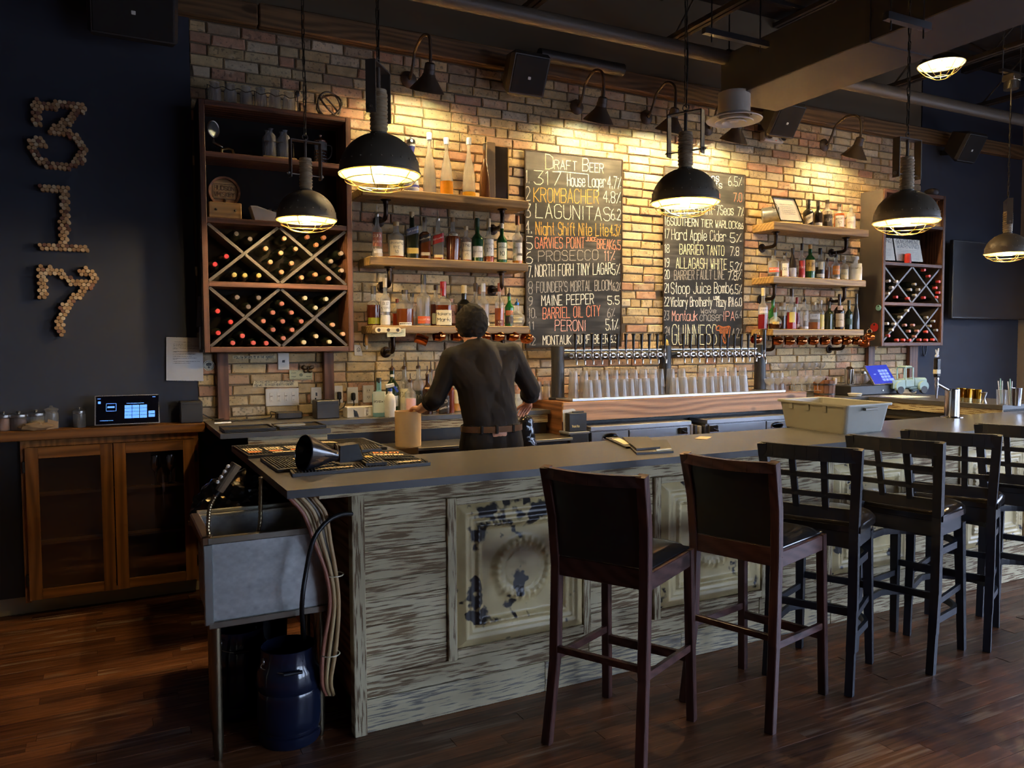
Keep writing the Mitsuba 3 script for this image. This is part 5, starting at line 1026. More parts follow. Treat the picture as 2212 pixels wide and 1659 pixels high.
one('small_panel', 'narrow grey panel below the leaflet on the side of the left wine rack', 'panel', box(lx0-.014, lx0-.005, RY+.06, RY+.16, at(438, 755, y=RY+.1)[2], at(436, 706, y=RY+.1)[2]), C(126, 126, 126))
def plate(px0, py0, px1, py1, kind, label):
    a, b = at(px0, py1, y=WY-.012), at(px1, py0, y=WY-.012); x0, x1, z0, z1 = a[0], b[0], a[2], b[2]; xc, zc = (x0+x1)/2, (z0+z1)/2; y = WY-.009
    k = thing('wall_plate', label, 'wall plate', 'white wall plates under the left wine rack'); put(k, 'plate', box(x0, x1, y-.008, y+.012, z0, z1, .003), C(214, 210, 198))
    D = C(30, 28, 26); y -= .009
    if kind == 'blank': put(k, 'jack', box(xc-.009, xc+.009, y, y+.004, zc-.008, zc+.008), D)
    if kind == 'outlet':
        for s in (-.024, .024):
            put(k, 'socket_face', box(xc-.016, xc+.016, y-.001, y+.004, zc+s-.016, zc+s+.016, .003), C(206, 202, 190)); put(k, 'slots', join(box(xc-.008, xc-.005, y-.002, y, zc+s-.003, zc+s+.008), box(xc+.005, xc+.008, y-.002, y, zc+s-.003, zc+s+.008), box(xc-.002, xc+.002, y-.002, y, zc+s-.011, zc+s-.007)), D)
    if kind == 'plug':
        put(k, 'plug', box(xc-.014, xc+.014, y-.03, y+.002, zc-.035, zc+.02, .006), C(26, 26, 26)); put(k, 'cable', tube(smooth_path([(xc, y-.02, zc-.03), (xc, y-.025, zc-.07), (xc-.02, y-.015, zc-.10), (xc-.06, y-.01, zc-.12)], 5), .004, 6), C(20, 20, 20), 60)
    if kind == 'phone': put(k, 'jack', box(xc-.006, xc+.006, y, y+.004, zc-.004, zc+.02), D); put(k, 'knob', box(xc-.012, xc-.003, y-.006, y+.002, zc-.028, zc-.018, .002), D)
    if kind == 'dimmers':
        for i in range(4):
            X = x0+(x1-x0)*(.17+.22*i); put(k, 'dimmer', box(X-.012, X+.012, y-.002, y+.003, zc-.032, zc+.034, .002), C(222, 216, 202)); put(k, 'slider', box(X-.009, X+.009, y-.006, y, zc+.006, zc+.012), C(150, 140, 124)); put(k, 'button', box(X-.006, X+.006, y-.005, y, zc-.026, zc-.018), C(190, 184, 170))
plate(600.3, 762, 624, 799, 'blank', 'white wall plate with one jack right under the left wine rack')
plate(574, 838, 645, 878, 'dimmers', 'wide white plate with four dimmer switches')
plate(672, 836, 694.5, 872, 'phone', 'white phone jack plate right of the dimmers'); plate(722.5, 833, 740, 871, 'plug', 'white outlet plate with a black plug, left of three')
plate(750, 836, 773, 872, 'plug', 'white outlet plate with a cable plugged in, middle of three'); plate(784, 832, 807, 870, 'outlet', 'white double outlet plate beside the blue gin bottle')
for a, b, c, d, lab in ((471.8, 761, 493, 909, 'left'), (702, 760, 721, 905, 'right')):
    u, v = at(a, d, y=WY-.06), at(c, b, y=WY-.06); one('wooden_post', f'{lab} reddish wooden post under the left wine rack', 'post', box(u[0], v[0], WY-.06, WY-.006, 1.152, 1.61, .003), W(0, 2, .8), group='wooden posts under the wine racks')
k, P_ = sheet(((625, 799.5), (675, 799), (675, 820), (625.5, 820)), WY-.013, (170, 170, 132), 'dollar_bill', 'green dollar bill stuck on the bricks under the left wine rack', 'banknote', lines=[(.08, .04, .96), (.92, .04, .96)], lcol=(84, 92, 66))
put(k, 'portrait', moved(lathe([(0, 0), (.012, 0), (.012, .001), (0, .001)], 18, axis=(0, -1, 0)), *((P_[0]+P_[2])/2-[0, .001, 0])), C(90, 98, 72)); put(k, 'print_block', join(*[beam(P_[0]*(1-v)+P_[3]*v+(P_[1]-P_[0])*u0-[0, .001, 0], P_[0]*(1-v)+P_[3]*v+(P_[1]-P_[0])*(u0+.2)-[0, .001, 0], .0006, .006) for v in (.3, .7) for u0 in (.08, .72)]), C(110, 116, 88))
for (px, txt, lab) in ((((501.6, 768.5), (595.6, 768.5), (595, 774.5), (503, 775.5)), ['FOLLOW DREAMS BE IN THE MOMENT'], 'strip of tape with handwriting directly under the left wine rack'), (((549, 823), (643, 823.5), (645, 836), (545, 836)), ['IN MEMORY OF DOMINICK', 'YOU WILL BE IN OUR HEARTS FOREVER'], 'two line handwritten memorial tape above the dimmers')):
    k, P_ = sheet(px, WY-.012, (206, 192, 150), 'handwritten_tape', lab, 'tape note')
    for i, t in enumerate(txt):
        st, wd = strokes(t); o = P_[3]+(P_[0]-P_[3])*((len(txt)-1-i)/len(txt)+.12)+(P_[1]-P_[0])*.04; L = np.linalg.norm(P_[1]-P_[0])*.9; hh = np.linalg.norm(P_[0]-P_[3])/len(txt)*.7
        put(k, 'handwriting', ribbon([[(x*L/wd, y_*hh/6) for x, y_ in s] for s in st], o, np.array([1., 0, 0]), np.array([0, 0, 1.]), np.array([0, -1., 0]), .0022, .0006), C(30, 28, 26))
q = at(451, 789.7, y=WY-.012)
k = thing('round_sticker', 'round white sticker with a dark tree emblem at the left end of the bricks', 'sticker'); put(k, 'disc', lathe([(0, 0), (.036, 0), (.036, .002), (0, .002)], 28, q, (0, -1, 0)), C(196, 192, 176)); put(k, 'ring', lathe([(.028, .0024), (.031, .0024)], 28, q, (0, -1, 0)), C(70, 66, 60)); put(k, 'tree_emblem', join(*[moved(lathe([(0, .0028), (r, .0028)], 10, axis=(0, -1, 0)), q[0]+a, q[1], q[2]+b) for a, b, r in ((-.008, .008, .011), (.008, .009, .011), (0, .013, .009), (0, -.008, .005), (0, -.014, .006))]), C(52, 50, 46))
q = at(665, 797, y=WY-.02); k = thing('butterfly_ornament', 'dark metal butterfly ornament over the dollar bill', 'ornament')
for s in (-1, 1): put(k, 'wing', join(moved(ball((0, 0, 0), .022, 2, (1, .16, .62)), q[0]+s*.024, q[1], q[2]+.010, ry=-s*25), moved(ball((0, 0, 0), .014, 2, (1, .16, .9)), q[0]+s*.018, q[1], q[2]-.016)), C(70, 56, 40, 'metal'), True)
put(k, 'body', tube([q+[0, -.004, .022], q+[0, -.005, 0], q+[0, -.004, -.024]], [.003, .005, .003], 8), C(60, 48, 36, 'metal'), 60)
k, P_ = sheet(((765.5, 745), (778, 744.7), (783.5, 768.5), (766, 767.5)), WY-.014, (206, 202, 192), 'torn_drawing', 'torn scrap of paper with a small pen drawing right of the left wine rack', 'paper'); o = (P_[0]+P_[2])/2
put(k, 'pen_drawing', ribbon([[(.012*math.cos(t), .018*math.sin(t)) for t in np.linspace(-.5, 3.6, 14)], [(.006*math.cos(t), .008*math.sin(t)-.004) for t in np.linspace(0, 6.3, 10)]], o, np.array([1., 0, 0]), np.array([0, 0, 1.]), np.array([0, -1., 0]), .003, .001), C(50, 48, 46))
q = at(791, 724, y=WY-.05); q2 = at(792, 746, y=WY-.05); k = thing('hanging_corkscrew', 'corkscrew with pale wooden handle hanging from the lowest left shelf', 'corkscrew'); put(k, 'handle', tube([q, q*.7+q2*.3, q*.3+q2*.7, q2], [.008, .013, .012, .008], 10), C(206, 156, 84), 60); put(k, 'tip', rod(q2, q2-[0, 0, .028], .010, 10), C(206, 204, 198), 40); put(k, 'cord', tube(smooth_path([q+[0, 0, .03], q+[-.018, 0, -.01], q+[-.02, 0, -.07], q2+[-.006, 0, -.01]], 5), .003, 6), C(30, 26, 22), 60)
# opener and bill on the lowest left shelf edge
a, b = at(810, 712, y=RY-.004), at(866, 713, y=RY-.004); k = thing('bottle_opener', 'cream paddle bottle opener with three holes on the front edge of the bottom left shelf', 'bottle opener'); zc = at(838, 713, y=RY-.004)[2]
put(k, 'paddle', join(box(a[0]+.02, b[0]-.02, RY-.012, RY-.003, zc-.019, zc+.019, .004), *[moved(lathe([(0, 0), (.0205, 0), (.0205, .008), (0, .008)], 20, axis=(0, -1, 0)), X, RY-.0035, zc) for X in (a[0]+.02, b[0]-.02)]), C(222, 208, 168)); put(k, 'holes', join(*[moved(lathe([(0, 0), (.012, 0), (.012, .001), (0, .001)], 18, axis=(0, -1, 0)), X, RY-.0125, zc) for X in (a[0]+.026, (a[0]+b[0])/2, b[0]-.026)]), C(60, 48, 36))
sheet(((836, 717), (876, 709), (876, 727), (836, 728)), RY-.002, (206, 206, 172), 'pinned_bill', 'pale banknote pinned behind the bottle opener', 'banknote', t=.001, lines=[(.3, .3, .9), (.5, .3, .9), (.7, .2, .9)], lcol=(120, 126, 96))

# ================================================================ speakers, emergency light, television
def speaker(px, py, w, h, d, label, tilt=26, y=5.30):
    c = at(px, py, y=y); k = thing('wall_speaker', label, 'speaker', 'black wall speakers above the bricks'); n = 8
    m = hull([(sx*(w/2-.02)*f, yy, sz*(h/2-.02)*f+0) for f, yy in ((1, -.0), (.7, d)) for sx in (-1, 1) for sz in (-1, 1)]+[(sx*w/2, .03, sz*(h/2-.03)) for sx in (-1, 1) for sz in (-1, 1)]+[(sx*(w/2-.03), .03, sz*h/2) for sx in (-1, 1) for sz in (-1, 1)])
    R = lambda mm: moved(mm, *c, rx=tilt)
    put(k, 'cabinet', R(m), C(44, 42, 40), 20); put(k, 'grille', R(box(-w/2+.028, w/2-.028, -.006, .004, -h/2+.028, h/2-.028, .004)), C(40, 39, 38, 'matte')); put(k, 'badge', R(box(-.012, .012, -.009, -.005, -.03, -.008, .001)), C(214, 212, 206))
    put(k, 'bracket', join(beam(c+[0, d*.8, 0], (c[0], WY+.0, c[2]+.03), .03, .05)), C(38, 36, 34))
speaker(288, 20, .50, .36, .26, 'large black speaker above the navy wall at the top left', 20, 5.32)
speaker(1144, 163, .335, .325, .24, 'black wall speaker above the left shelves, between two gooseneck lamps')
speaker(1702, 262, .335, .325, .24, 'black wall speaker right of the white air diffuser', 34); speaker(2101, 321, .335, .325, .24, 'black wall speaker farthest right, over the navy wall', 30)
q = at(1668, 298, y=WY-.04); k = thing('emergency_light', 'white emergency light box with two lamps partly behind the wall speaker', 'emergency light'); put(k, 'case', box(q[0]-.13, q[0]+.13, WY-.07, WY-.003, q[2]-.045, q[2]+.05, .012), C(206, 200, 188))
for s in (-.09, .09): put(k, 'lamp_head', lathe([(0, 0), (.034, 0), (.04, .03), (.036, .034), (0, .026)], 20, (q[0]+s, WY-.068, q[2]+.006), (0, -1, 0)), C(190, 186, 178, 'chrome'), 40)
put(k, 'indicator', ball((q[0]+.02, WY-.07, q[2]-.03), .005, 1), C(230, 40, 30), True)
a, b = at(2056, 688, y=5.5), at(2056, 517, y=5.5); k = thing('television', 'large dark flat television on the navy wall at the right edge', 'television')
put(k, 'panel', box(a[0], 9.70, 5.50, 5.545, a[2], b[2], .006), C(30, 32, 36)); put(k, 'screen', box(a[0]+.015, 9.69, 5.497, 5.501, a[2]+.02, b[2]-.015), C(40, 43, 48, 'gloss')); put(k, 'mount', box((a[0]+9.7)/2-.2, (a[0]+9.7)/2+.2, 5.545, WY, (a[2]+b[2])/2-.15, (a[2]+b[2])/2+.15), C(28, 28, 28))

# ================================================================ sink, jugs and hoses at the left end of the bar
SZ = .90; sx0, sx1, sy0, sy1 = .32, .78, 3.235, 3.68
k = thing('steel_sink', 'galvanised steel bar sink on legs at the left end of the bar', 'sink')
put(k, 'basin', join(box(sx0, sx1, sy0, sy0+.012, .555, SZ), box(sx0, sx1, sy1-.012, sy1, .555, SZ), box(sx0, sx0+.012, sy0, sy1, .555, SZ), box(sx1-.012, sx1, sy0, sy1, .555, SZ), box(sx0, sx1, sy0, sy1, .555, .57)), 'galvanised')
put(k, 'front_lip', join(box(sx0-.005, sx1, sy0-.012, sy0+.014, .878, SZ+.006, .003), box(sx0-.008, sx1+.004, sy0-.014, sy0+.006, .545, .572, .002)), C(150, 146, 134, 'metal')); put(k, 'corner_post', box(sx0-.022, sx0+.012, sy0-.014, sy0+.006, .56, SZ-.02, .003), C(176, 186, 184, 'metal'))
put(k, 'side_rim', box(sx0-.028, sx0+.012, sy0-.01, sy1+.04, SZ-.035, SZ+.012, .006), C(140, 112, 88, 'metal')); put(k, 'back_rim', join(box(sx0, sx1, sy1-.012, sy1+.006, SZ-.01, SZ+.01, .003), box(sx0, sx1, sy1+.03, sy1+.045, SZ+.0, SZ+.022, .003)), C(206, 200, 182, 'metal'))
for x, y in ((sx0+.035, sy0+.28), (sx1-.03, sy0+.3), (sx0+.02, sy0+.03), (sx1-.03, sy0+.04)): put(k, 'leg', join(rod((x, y, .05), (x, y, .56), .021, 14), lathe([(0, 0), (.014, 0), (.018, .03), (.016, .055), (0, .055)], 12, (x, y, 0))), C(134, 122, 98, 'metal'), 40)
def jug(px, py, h, R, label, yaw):
    p = at(px, py, z=0); k = thing('water_jug', label, 'water jug', 'cut open blue water jugs under the sink'); c = (p[0], p[1], 0)
    prof = [(0, .004), (R*.9, 0), (R*.97, .02), (R*.97, .05), (R*.88, .06), (R*.98, .075), (R, .12), (R, .22), (R*.95, .24), (R*1.02, .26), (R, .29), (R*.97, .33), (R*.88, .35), (R*.84, .40), (R*.86, .425), (R*.83, .426), (R*.81, .40), (R*.85, .345), (R*.94, .32), (R*.95, .1), (R*.9, .02), (0, .012)]
    prof = [(r, z*h/.426) for r, z in prof]
    put(k, 'jug', lathe(prof, 36, c), C(20, 26, 44, 'gloss'), 45); a = math.radians(yaw); u = np.array([math.cos(a), math.sin(a), 0]); q = np.array(c)+[0, 0, h*.90]
    put(k, 'wire_handle', tube(smooth_path([q+u*R*.87, q+u*R*.9-[0, 0, .03], q+np.array([0, -R*1.0, -.035]), q-u*R*.9-[0, 0, .03], q-u*R*.87], 6), .0022, 6), C(200, 200, 196, 'metal'), 60); put(k, 'grip', tube([q+np.array([-u[0]*.05, -R*1.0, -.035]), q+np.array([u[0]*.03, -R*1.0, -.035])], .008, 8), C(24, 26, 30), 60)
    for s in (-1, 1): put(k, 'handle_lug', tube(arc(q+u*s*R*.88, .012, 0, 360, 12, (0, 1, 0))[:-1], .0025, 6, True), C(190, 190, 188, 'metal'), 60)
jug(627, 1592, .40, .132, 'blue black water jug with wire handle, nearest the bar corner', 20); jug(520, 1535, .39, .125, 'blue black water jug standing behind a sink leg', 40)
# spray hose
P_ = lambda u, v, y: at(400+u/3.9656, 980+v/3.9656, y=y)
k = thing('spray_hose', 'flexible steel hose with multi button bar gun hanging into the sink', 'bar gun')
path = smooth_path([P_(648, 200, 3.42), P_(645, 400, 3.42), P_(640, 600, 3.40), P_(590, 720, 3.36), P_(450, 830, 3.32), P_(300, 810, 3.29), P_(205, 690, 3.27), P_(200, 560, 3.27), P_(215, 450, 3.27), P_(262, 352, 3.27)], 16)
rad = .0085+.0012*np.sin(np.arange(len(path))*1.9); put(k, 'hose', tube(path, rad, 10), C(168, 150, 116, 'metal'), 50)
g0, g1 = P_(290, 320, 3.27), P_(440, 90, 3.27); put(k, 'gun_body', beam(g0, g1, .024, .036, up=(.8, .3, .5), w2=.03, h2=.044, b=.006), C(96, 80, 62, 'gloss')); put(k, 'collar', rod(P_(258, 360, 3.27), g0, .009, 10), C(30, 28, 26), 40)
dv = (g1-g0)/np.linalg.norm(g1-g0); sd = P_(300, 240, 3.27)-P_(340, 250, 3.27); sd /= np.linalg.norm(sd)
put(k, 'buttons', join(*[ball(g0+dv*(.035+.024*i)+sd*.026+np.array([0, -.008, 0]), .0072, 2) for i in range(4)]+[ball(g0+dv*(.047+.024*i)+sd*.022+np.array([0, .01, 0]), .006, 1) for i in range(3)]), C(226, 220, 206), True)
# bundle of hoses
H0 = lambda u, v, y: at(u, v, y=y); cols = [(150, 96, 76), (186, 160, 118), (196, 172, 130), (176, 150, 108), (120, 110, 96), (188, 160, 120), (170, 140, 98)]
for i in range(7):
    o = (i-3)*6.5; yy = 3.16+.018*(i % 3); pts = smooth_path([H0(622+i*9, 1072, yy), H0(655+i*8, 1110, yy), H0(688+o*.9+8, 1170, yy), H0(715+o*.55, 1240, yy), H0(722+o*.5, 1310, yy+.01), H0(712+o*.7, 1400, yy+.02), H0(705+o*.5, 1470, yy+.03), H0(712+o*.4, 1500, yy+.12)], 8)
    one('beer_hose', ['rust coloured', 'tan', 'pale tan', 'light brown', 'dark grey', 'sand coloured', 'brownish'][i]+' beverage hose, part of the bundle by the bar corner', 'hose', tube(pts, .0085, 9), C(*cols[i]), 60, group='beverage hoses tied in a bundle')
for (u, v) in ((722, 1241), (714, 1412)): one('cable_tie', f'{"upper" if v < 1300 else "lower"} pale cable tie round the hose bundle', 'cable tie', tube(arc(H0(u, v, 3.18), .038, 0, 360, 18, (1, 0, 0), (0, 1, 0))[:-1], .0025, 6, True), C(196, 190, 160), 60)
one('black_hose', 'thin black hose running from the bar corner down behind the sink front', 'hose', tube(smooth_path([H0(760, 1110, 3.165), H0(735, 1112, 3.14), H0(705, 1128, 3.12), H0(678, 1165, 3.10), H0(662, 1230, 3.10), H0(652, 1310, 3.10), H0(657, 1380, 3.3)], 8), .0095, 9), C(20, 20, 20), 60)
# black bin liner heap behind the sink
m = trimesh.creation.icosphere(subdivisions=4); m.vertices *= (.24, .16, .17); m.vertices += m.vertex_normals*((meshkit.fbm(m.vertices*14, 3)-.5)*.12)[:, None]; m.apply_translation((.56, 3.93, .86)); m.vertices[:, 2] = np.maximum(m.vertices[:, 2], .765)
kb = thing('bin_bag', 'shiny black bin liner over a bin behind the sink', 'bin bag'); put(kb, 'liner', m, C(14, 14, 16, 'gloss')); put(kb, 'bin', lathe([(0, 0), (.17, 0), (.2, .76), (.19, .77), (0, .77)], 24, (.56, 3.93, 0)), C(30, 30, 32), 40)
# ================================================================ back counters
BC = 1.15
bk = one('back_counter', 'dark grey L shaped worktop behind the bar under the left bottles', 'counter', extrude([(.545, 4.74), (1.18, 4.74), (1.18, 5.225), (3.0, 5.225), (3.0, 5.645), (.545, 5.645)], .03, BC-.03), SLATE)
put(bk, 'front_board', join(box(1.19, 2.99, 5.245, 5.265, 1.055, BC-.031, .002)), WW(0, 0, .3)); put(bk, 'front_board', box(.70, 1.165, 4.765, 4.785, 1.07, BC-.031, .002), WW(0, 0, .3))
put(bk, 'base', join(box(1.2, 2.99, 5.27, 5.64, 0, 1.118), box(.87, 1.165, 4.79, 5.26, 0, 1.118)), C(24, 23, 23))
st = one('steel_worktable', 'low stainless steel worktable behind the bar', 'worktable', box(1.32, 2.98, 4.86, 5.2, .955, .975, .003), C(176, 168, 150, 'metal')); put(st, 'raised_lip', box(1.32, 1.78, 4.835, 4.862, .94, .985, .003), C(220, 206, 168, 'chrome')); put(st, 'cabinet', box(1.33, 2.97, 4.92, 5.19, 0, .954), C(24, 24, 25))
# ledge things
for i, (a, b) in enumerate(((.57, .86), (.88, 1.16))):
    k = one('rubber_mat', f'{"left" if i == 0 else "right"} black rubber mat on the ledge in front of the wooden post', 'mat', box(a, b, 4.76, 5.02, BC+.0005, BC+.012, .003), C(24, 23, 23)); put(k, 'rim', join(box(a, b, 4.76, 4.77, BC+.012, BC+.02), box(a, b, 5.01, 5.02, BC+.012, BC+.02), box(a, a+.01, 4.76, 5.02, BC+.012, BC+.02), box(b-.01, b, 4.76, 5.02, BC+.012, BC+.02)), C(30, 29, 29))
q = at(626, 917, z=BC+.02); k = one('pouch', 'silvery zip pouch lying on the right rubber mat', 'pouch', hull([(q[0]+a*.085, q[1]+b*.03, BC+.0125+c) for a in (-1, 1) for b in (-1, 1) for c in (0, .012)]+[(q[0]+a*.095, q[1]+b*.018, BC+.019) for a in (-1, 1) for b in (-1, 1)]), C(186, 170, 140, 'metal'))
q = at(474, 916, z=BC+.02); one('white_pen', 'white pen lying across the left rubber mat', 'pen', rod((q[0]-.03, q[1], BC+.026), (q[0]+.07, q[1]+.01, BC+.026), .005, 8), C(232, 230, 226), 40)
a, b = at(597, 905, y=5.5), at(652, 889, y=5.5); k = one('power_brick', 'flat black power brick in front of the bricks under the dimmers', 'power supply', box(a[0], b[0], 5.47, 5.55, BC, BC+.05, .008), C(26, 25, 25)); put(k, 'cable', tube(smooth_path([(a[0]+.02, 5.52, BC+.04), (a[0]-.03, 5.54, BC+.05), (a[0]-.04, 5.53, BC+.01), (a[0]-.2, 5.5, BC+.006), (a[0]-.34, 5.48, BC+.006)], 6), .0042, 6), C(18, 18, 18), 60)
a, b = at(684, 907, y=5.36), at(733, 864, y=5.36); k = one('receipt_printer', 'black cube shaped receipt printer beside the glove box', 'printer', box(a[0], b[0], 5.36, 5.49, BC+.001, b[2], .006), C(40, 39, 38)); put(k, 'paper_slot', box(a[0]+.01, b[0]-.01, 5.358, 5.362, b[2]-.025, b[2]-.02), C(20, 20, 20)); put(k, 'cable', tube(smooth_path([(b[0], 5.43, BC+.05), (b[0]+.05, 5.44, BC+.07), (b[0]+.08, 5.5, BC+.10)], 5), .004, 6), C(18, 18, 18), 60)
a, b = at(750, 905, y=5.36), at(826, 877, y=5.36); zt = b[2]; k = thing('glove_box', 'white glove box printed with a black hand', 'box'); put(k, 'carton', box(a[0], b[0], 5.36, 5.47, BC, zt, .003), C(206, 200, 186)); x0, x1 = a[0], b[0]
put(k, 'hand_print', hull([(x0+.05, 5.3595, BC+.005), (x0+.085, 5.3595, BC+.002), (x0+.07, 5.3595, zt-.03), (x0+.045, 5.3595, zt-.015), (x0+.06, 5.3585, BC+.02)]), C(28, 27, 27)); put(k, 'hand_print', hull([(x1-.06, 5.3594, BC+.002), (x1-.035, 5.3594, BC+.002), (x1-.055, 5.3594, zt-.02), (x1-.05, 5.3584, BC+.02)]), C(28, 27, 27))
st_, wd = strokes('NITRILE'); put(k, 'lettering', ribbon([[(-y_*.0026, x*.0019) for x, y_ in s] for s in st_], (x0+.15, 5.3585, BC+.012), np.array([1., 0, 0]), np.array([0, 0, 1.]), np.array([0, -1., 0]), .003, .0004), C(60, 56, 50)); put(k, 'label', box(x1-.13, x1-.085, 5.3585, 5.36, BC+.012, zt-.012), C(226, 226, 230))
# liquor on the back counter
CS = (800, 640, 4.609); pl = (5.36, BC)
back = [(88, 815, 1200, 128, 'square', (110, 160, 178), None, 0, ((40, 44, 48), 'cap'), [(.12, .72, 52, (206, 222, 226), 'BOMBAY', (40, 60, 80))], 'blue square gin bottle standing on the back counter next to the glove box'),
 (222, 600, 1150, 130, 'wine', (26, 44, 28), None, 0, ((70, 50, 40), 'pour'), [(.18, .42, 56, (206, 210, 222)), (.84, .9, 60, OFFW)], 'dark green gin bottle with pale label behind the spray bottle', {'dy': .14}),
 (342, 570, 1130, 112, 'slim', CLEAR, (196, 190, 170), .4, ((72, 56, 44), 'pour'), [(.24, .56, 56, (214, 206, 174), 'GIN', (110, 110, 70))], 'clear bottle with cream label and brown pourer on the back counter', {'dy': .14}),
 (402, 760, 1172, 108, 'slim', CLEAR, (214, 200, 196), .5, ((70, 54, 44), 'pour'), [(.08, .5, 56, (226, 176, 168))], 'clear bottle with pink label and red triangle on the back counter', {'dy': .02}),
 (482, 570, 1130, 116, 'squat', CLEAR, (110, 54, 24), .22, ((72, 56, 44), 'pour'), [(.2, .5, 54, (52, 56, 54), 'RYE', (150, 146, 130))], 'whiskey bottle with dark label and brown pourer left of the bartender', {'dy': .14}),
 (572, 700, 1180, 100, 'wine', (44, 24, 16), None, 0, ((70, 54, 44), 'pour'), [(.66, .7, 40, (206, 170, 120))], 'dark brown liqueur bottle with pourer under the bartender arm', {'dy': .0}),
 (606, 620, 1130, 90, 'slim', CLEAR, (190, 170, 130), .4, ((80, 64, 52), 'pour'), [(.3, .6, 50, (206, 196, 180))], 'clear bottle with white label next to the bartender elbow', {'dy': .14}),
 (700, 570, 1130, 90, 'slim', CLEAR, (150, 90, 50), .5, ((84, 62, 48), 'pour'), [(.3, .5, 50, (206, 190, 160))], 'bottle with brown pourer just left of the bartender shoulder', {'dy': .14}),
 (735, 830, 1182, 104, 'square', (44, 26, 16), None, 0, ((40, 36, 34), 'pour'), [(.06, .56, 54, (44, 42, 42), 'JACK|DANIELS', (224, 220, 210), .3)], 'square whiskey bottle with slanted black label below the bartender elbow', {'dy': -.02}),
 (806, 800, 1172, 64, 'slim', (110, 52, 36), None, 0, ((60, 46, 40), 'cap'), [], 'slim red brown bottle against the bartender side', {'dy': .02}),
 (856, 840, 1140, 100, 'squat', CLEAR, (190, 130, 60), .5, ((80, 60, 40), 'cap'), [(.3, .8, 50, (222, 206, 160))], 'amber bottle with cream label half hidden behind the bartender', {'dy': .12}),
 (1570, 690, 1080, 64, 'slim', (40, 26, 18), None, 0, ((70, 54, 44), 'pour'), [(.2, .4, 56, (206, 206, 200))], 'slim dark bottle with pourer to the right of the bartender', {'dy': .1}),
 (1476, 470, 1060, 74, 'slim', CLEAR, (206, 116, 50), .8, ((110, 110, 110), 'pour'), [(.3, .6, 50, (226, 140, 70))], 'orange liqueur bottle peeking over the bartender right shoulder', {'dy': .14}),
 (1455, 870, 1150, 120, 'squat', CLEAR, (190, 186, 170), .4, ((200, 196, 186), 'cap'), [(.1, .6, 56, (200, 196, 176), 'BITTER', (120, 116, 100))], 'bottle with pale label between the bartender arm and waist', {'dy': .08})]
for s in back: bottle(CS, 0, pl, s, 'bottles on the back counter')
q = at(846, 904, y=5.26); k = thing('spray_bottle', 'translucent white spray bottle with blue trigger on the back counter', 'spray bottle'); c = (q[0], 5.29, BC)
put(k, 'body', squircle(lathe([(0, 0), (.035, 0), (.037, .006), (.037, .115), (.030, .15), (.015, .165), (.014, .185), (0, .185)], 28), 3).apply_translation(c), C(206, 204, 200, 'satin'), 40); put(k, 'collar', lathe([(.016, .18), (.017, .2), (0, .2)], 14, c), C(40, 70, 160), 40)
put(k, 'spray_head', join(beam(np.array(c)+[-.03, 0, .215], np.array(c)+[.03, 0, .225], .018, .026, b=.004)), C(214, 214, 212)); put(k, 'trigger', beam(np.array(c)+[.022, 0, .222], np.array(c)+[.058, 0, .175], .014, .014), C(44, 74, 170))
q = at(884, 950, y=4.98); h = at(884, 888, y=4.98)[2]-.976; k = thing('tan_crock', 'plain tan cylinder the bartender reaches into on the steel worktable', 'container'); R = .087*1.0
put(k, 'wall', lathe([(0, .0), (R*.98, 0), (R, .004), (R*1.02, h), (R*.97, h), (R*.95, .01), (0, .01)], 36, (q[0], 5.0, .976)), C(196, 164, 120, 'matte'), 40)

# ================================================================ beer tap box, tower and glasses
BZ, BY = 1.22, 5.05
bx0 = at(1217, 868.8, z=BZ)[0]; bx1 = 5.55
tb = thing('tap_counter', 'oak faced raised counter carrying the beer tower', 'counter'); put(tb, 'front_board', box(bx0, bx1, BY, BY+.022, BZ-.15, BZ-.002, .003), W(4, 0, .8)); put(tb, 'end_board', box(bx0, bx0+.02, BY+.023, WY-.01, 0, BZ-.002, .003), W(8, 1, .5)); put(tb, 'top_board', box(bx0+.02, bx1, BY+.022, WY-.01, BZ-.03, BZ-.004), W(8, 0, .4)); put(tb, 'recess', box(bx0+.03, bx1, BY+.12, BY+.14, .0, BZ-.15), C(16, 16, 17))
tx0 = at(1236, 863, y=BY+.01)[0]; tr = thing('drip_tray', 'long stainless drip tray under the glasses on the tap counter', 'drip tray'); put(tr, 'tray', box(tx0, bx1-.25, BY+.012, BY+.30, BZ, BZ+.012, .002), C(196, 196, 196, 'metal')); put(tr, 'front_edge', box(tx0, bx1-.25, BY+.006, BY+.02, BZ, BZ+.022, .003), C(214, 216, 220, 'metal'))
tw = thing('beer_tower', 'long black beer tower with three posts and two rows of chrome taps', 'beer tower'); TY = 5.36; cx_ = [at(1205, 860, y=TY)[0], at(1436.5, 850, y=TY)[0], at(1641, 843, y=TY)[0]]; zb_ = at(1316, 767, y=TY)[2]; MB = C(36, 38, 42)
for x in cx_: put(tw, 'post', join(lathe([(0, BZ), (.075, BZ), (.075, BZ+.012), (.052, BZ+.016), (.052, zb_+.075), (.045, zb_+.08), (0, zb_+.08)], 30, (x, TY, 0))), MB, 40)
for a, b in ((0, 1), (1, 2)): put(tw, 'cross_pipe', rod((cx_[a]+.04, TY, zb_), (cx_[b]-.04, TY, zb_), .036, 24), MB, 40); put(tw, 'top_strip', box(cx_[a]+.05, cx_[b]-.05, TY-.02, TY+.02, zb_+.036, zb_+.05, .002), C(150, 148, 140, 'metal'))
_tap = {}
taps = [340, 415, 488, 565, 640, 712, 785, 853, 925, 992, 1063, 1130, 1293, 1358, 1425, 1490, 1556, 1622, 1683, 1746, 1805, 1868, 1928]
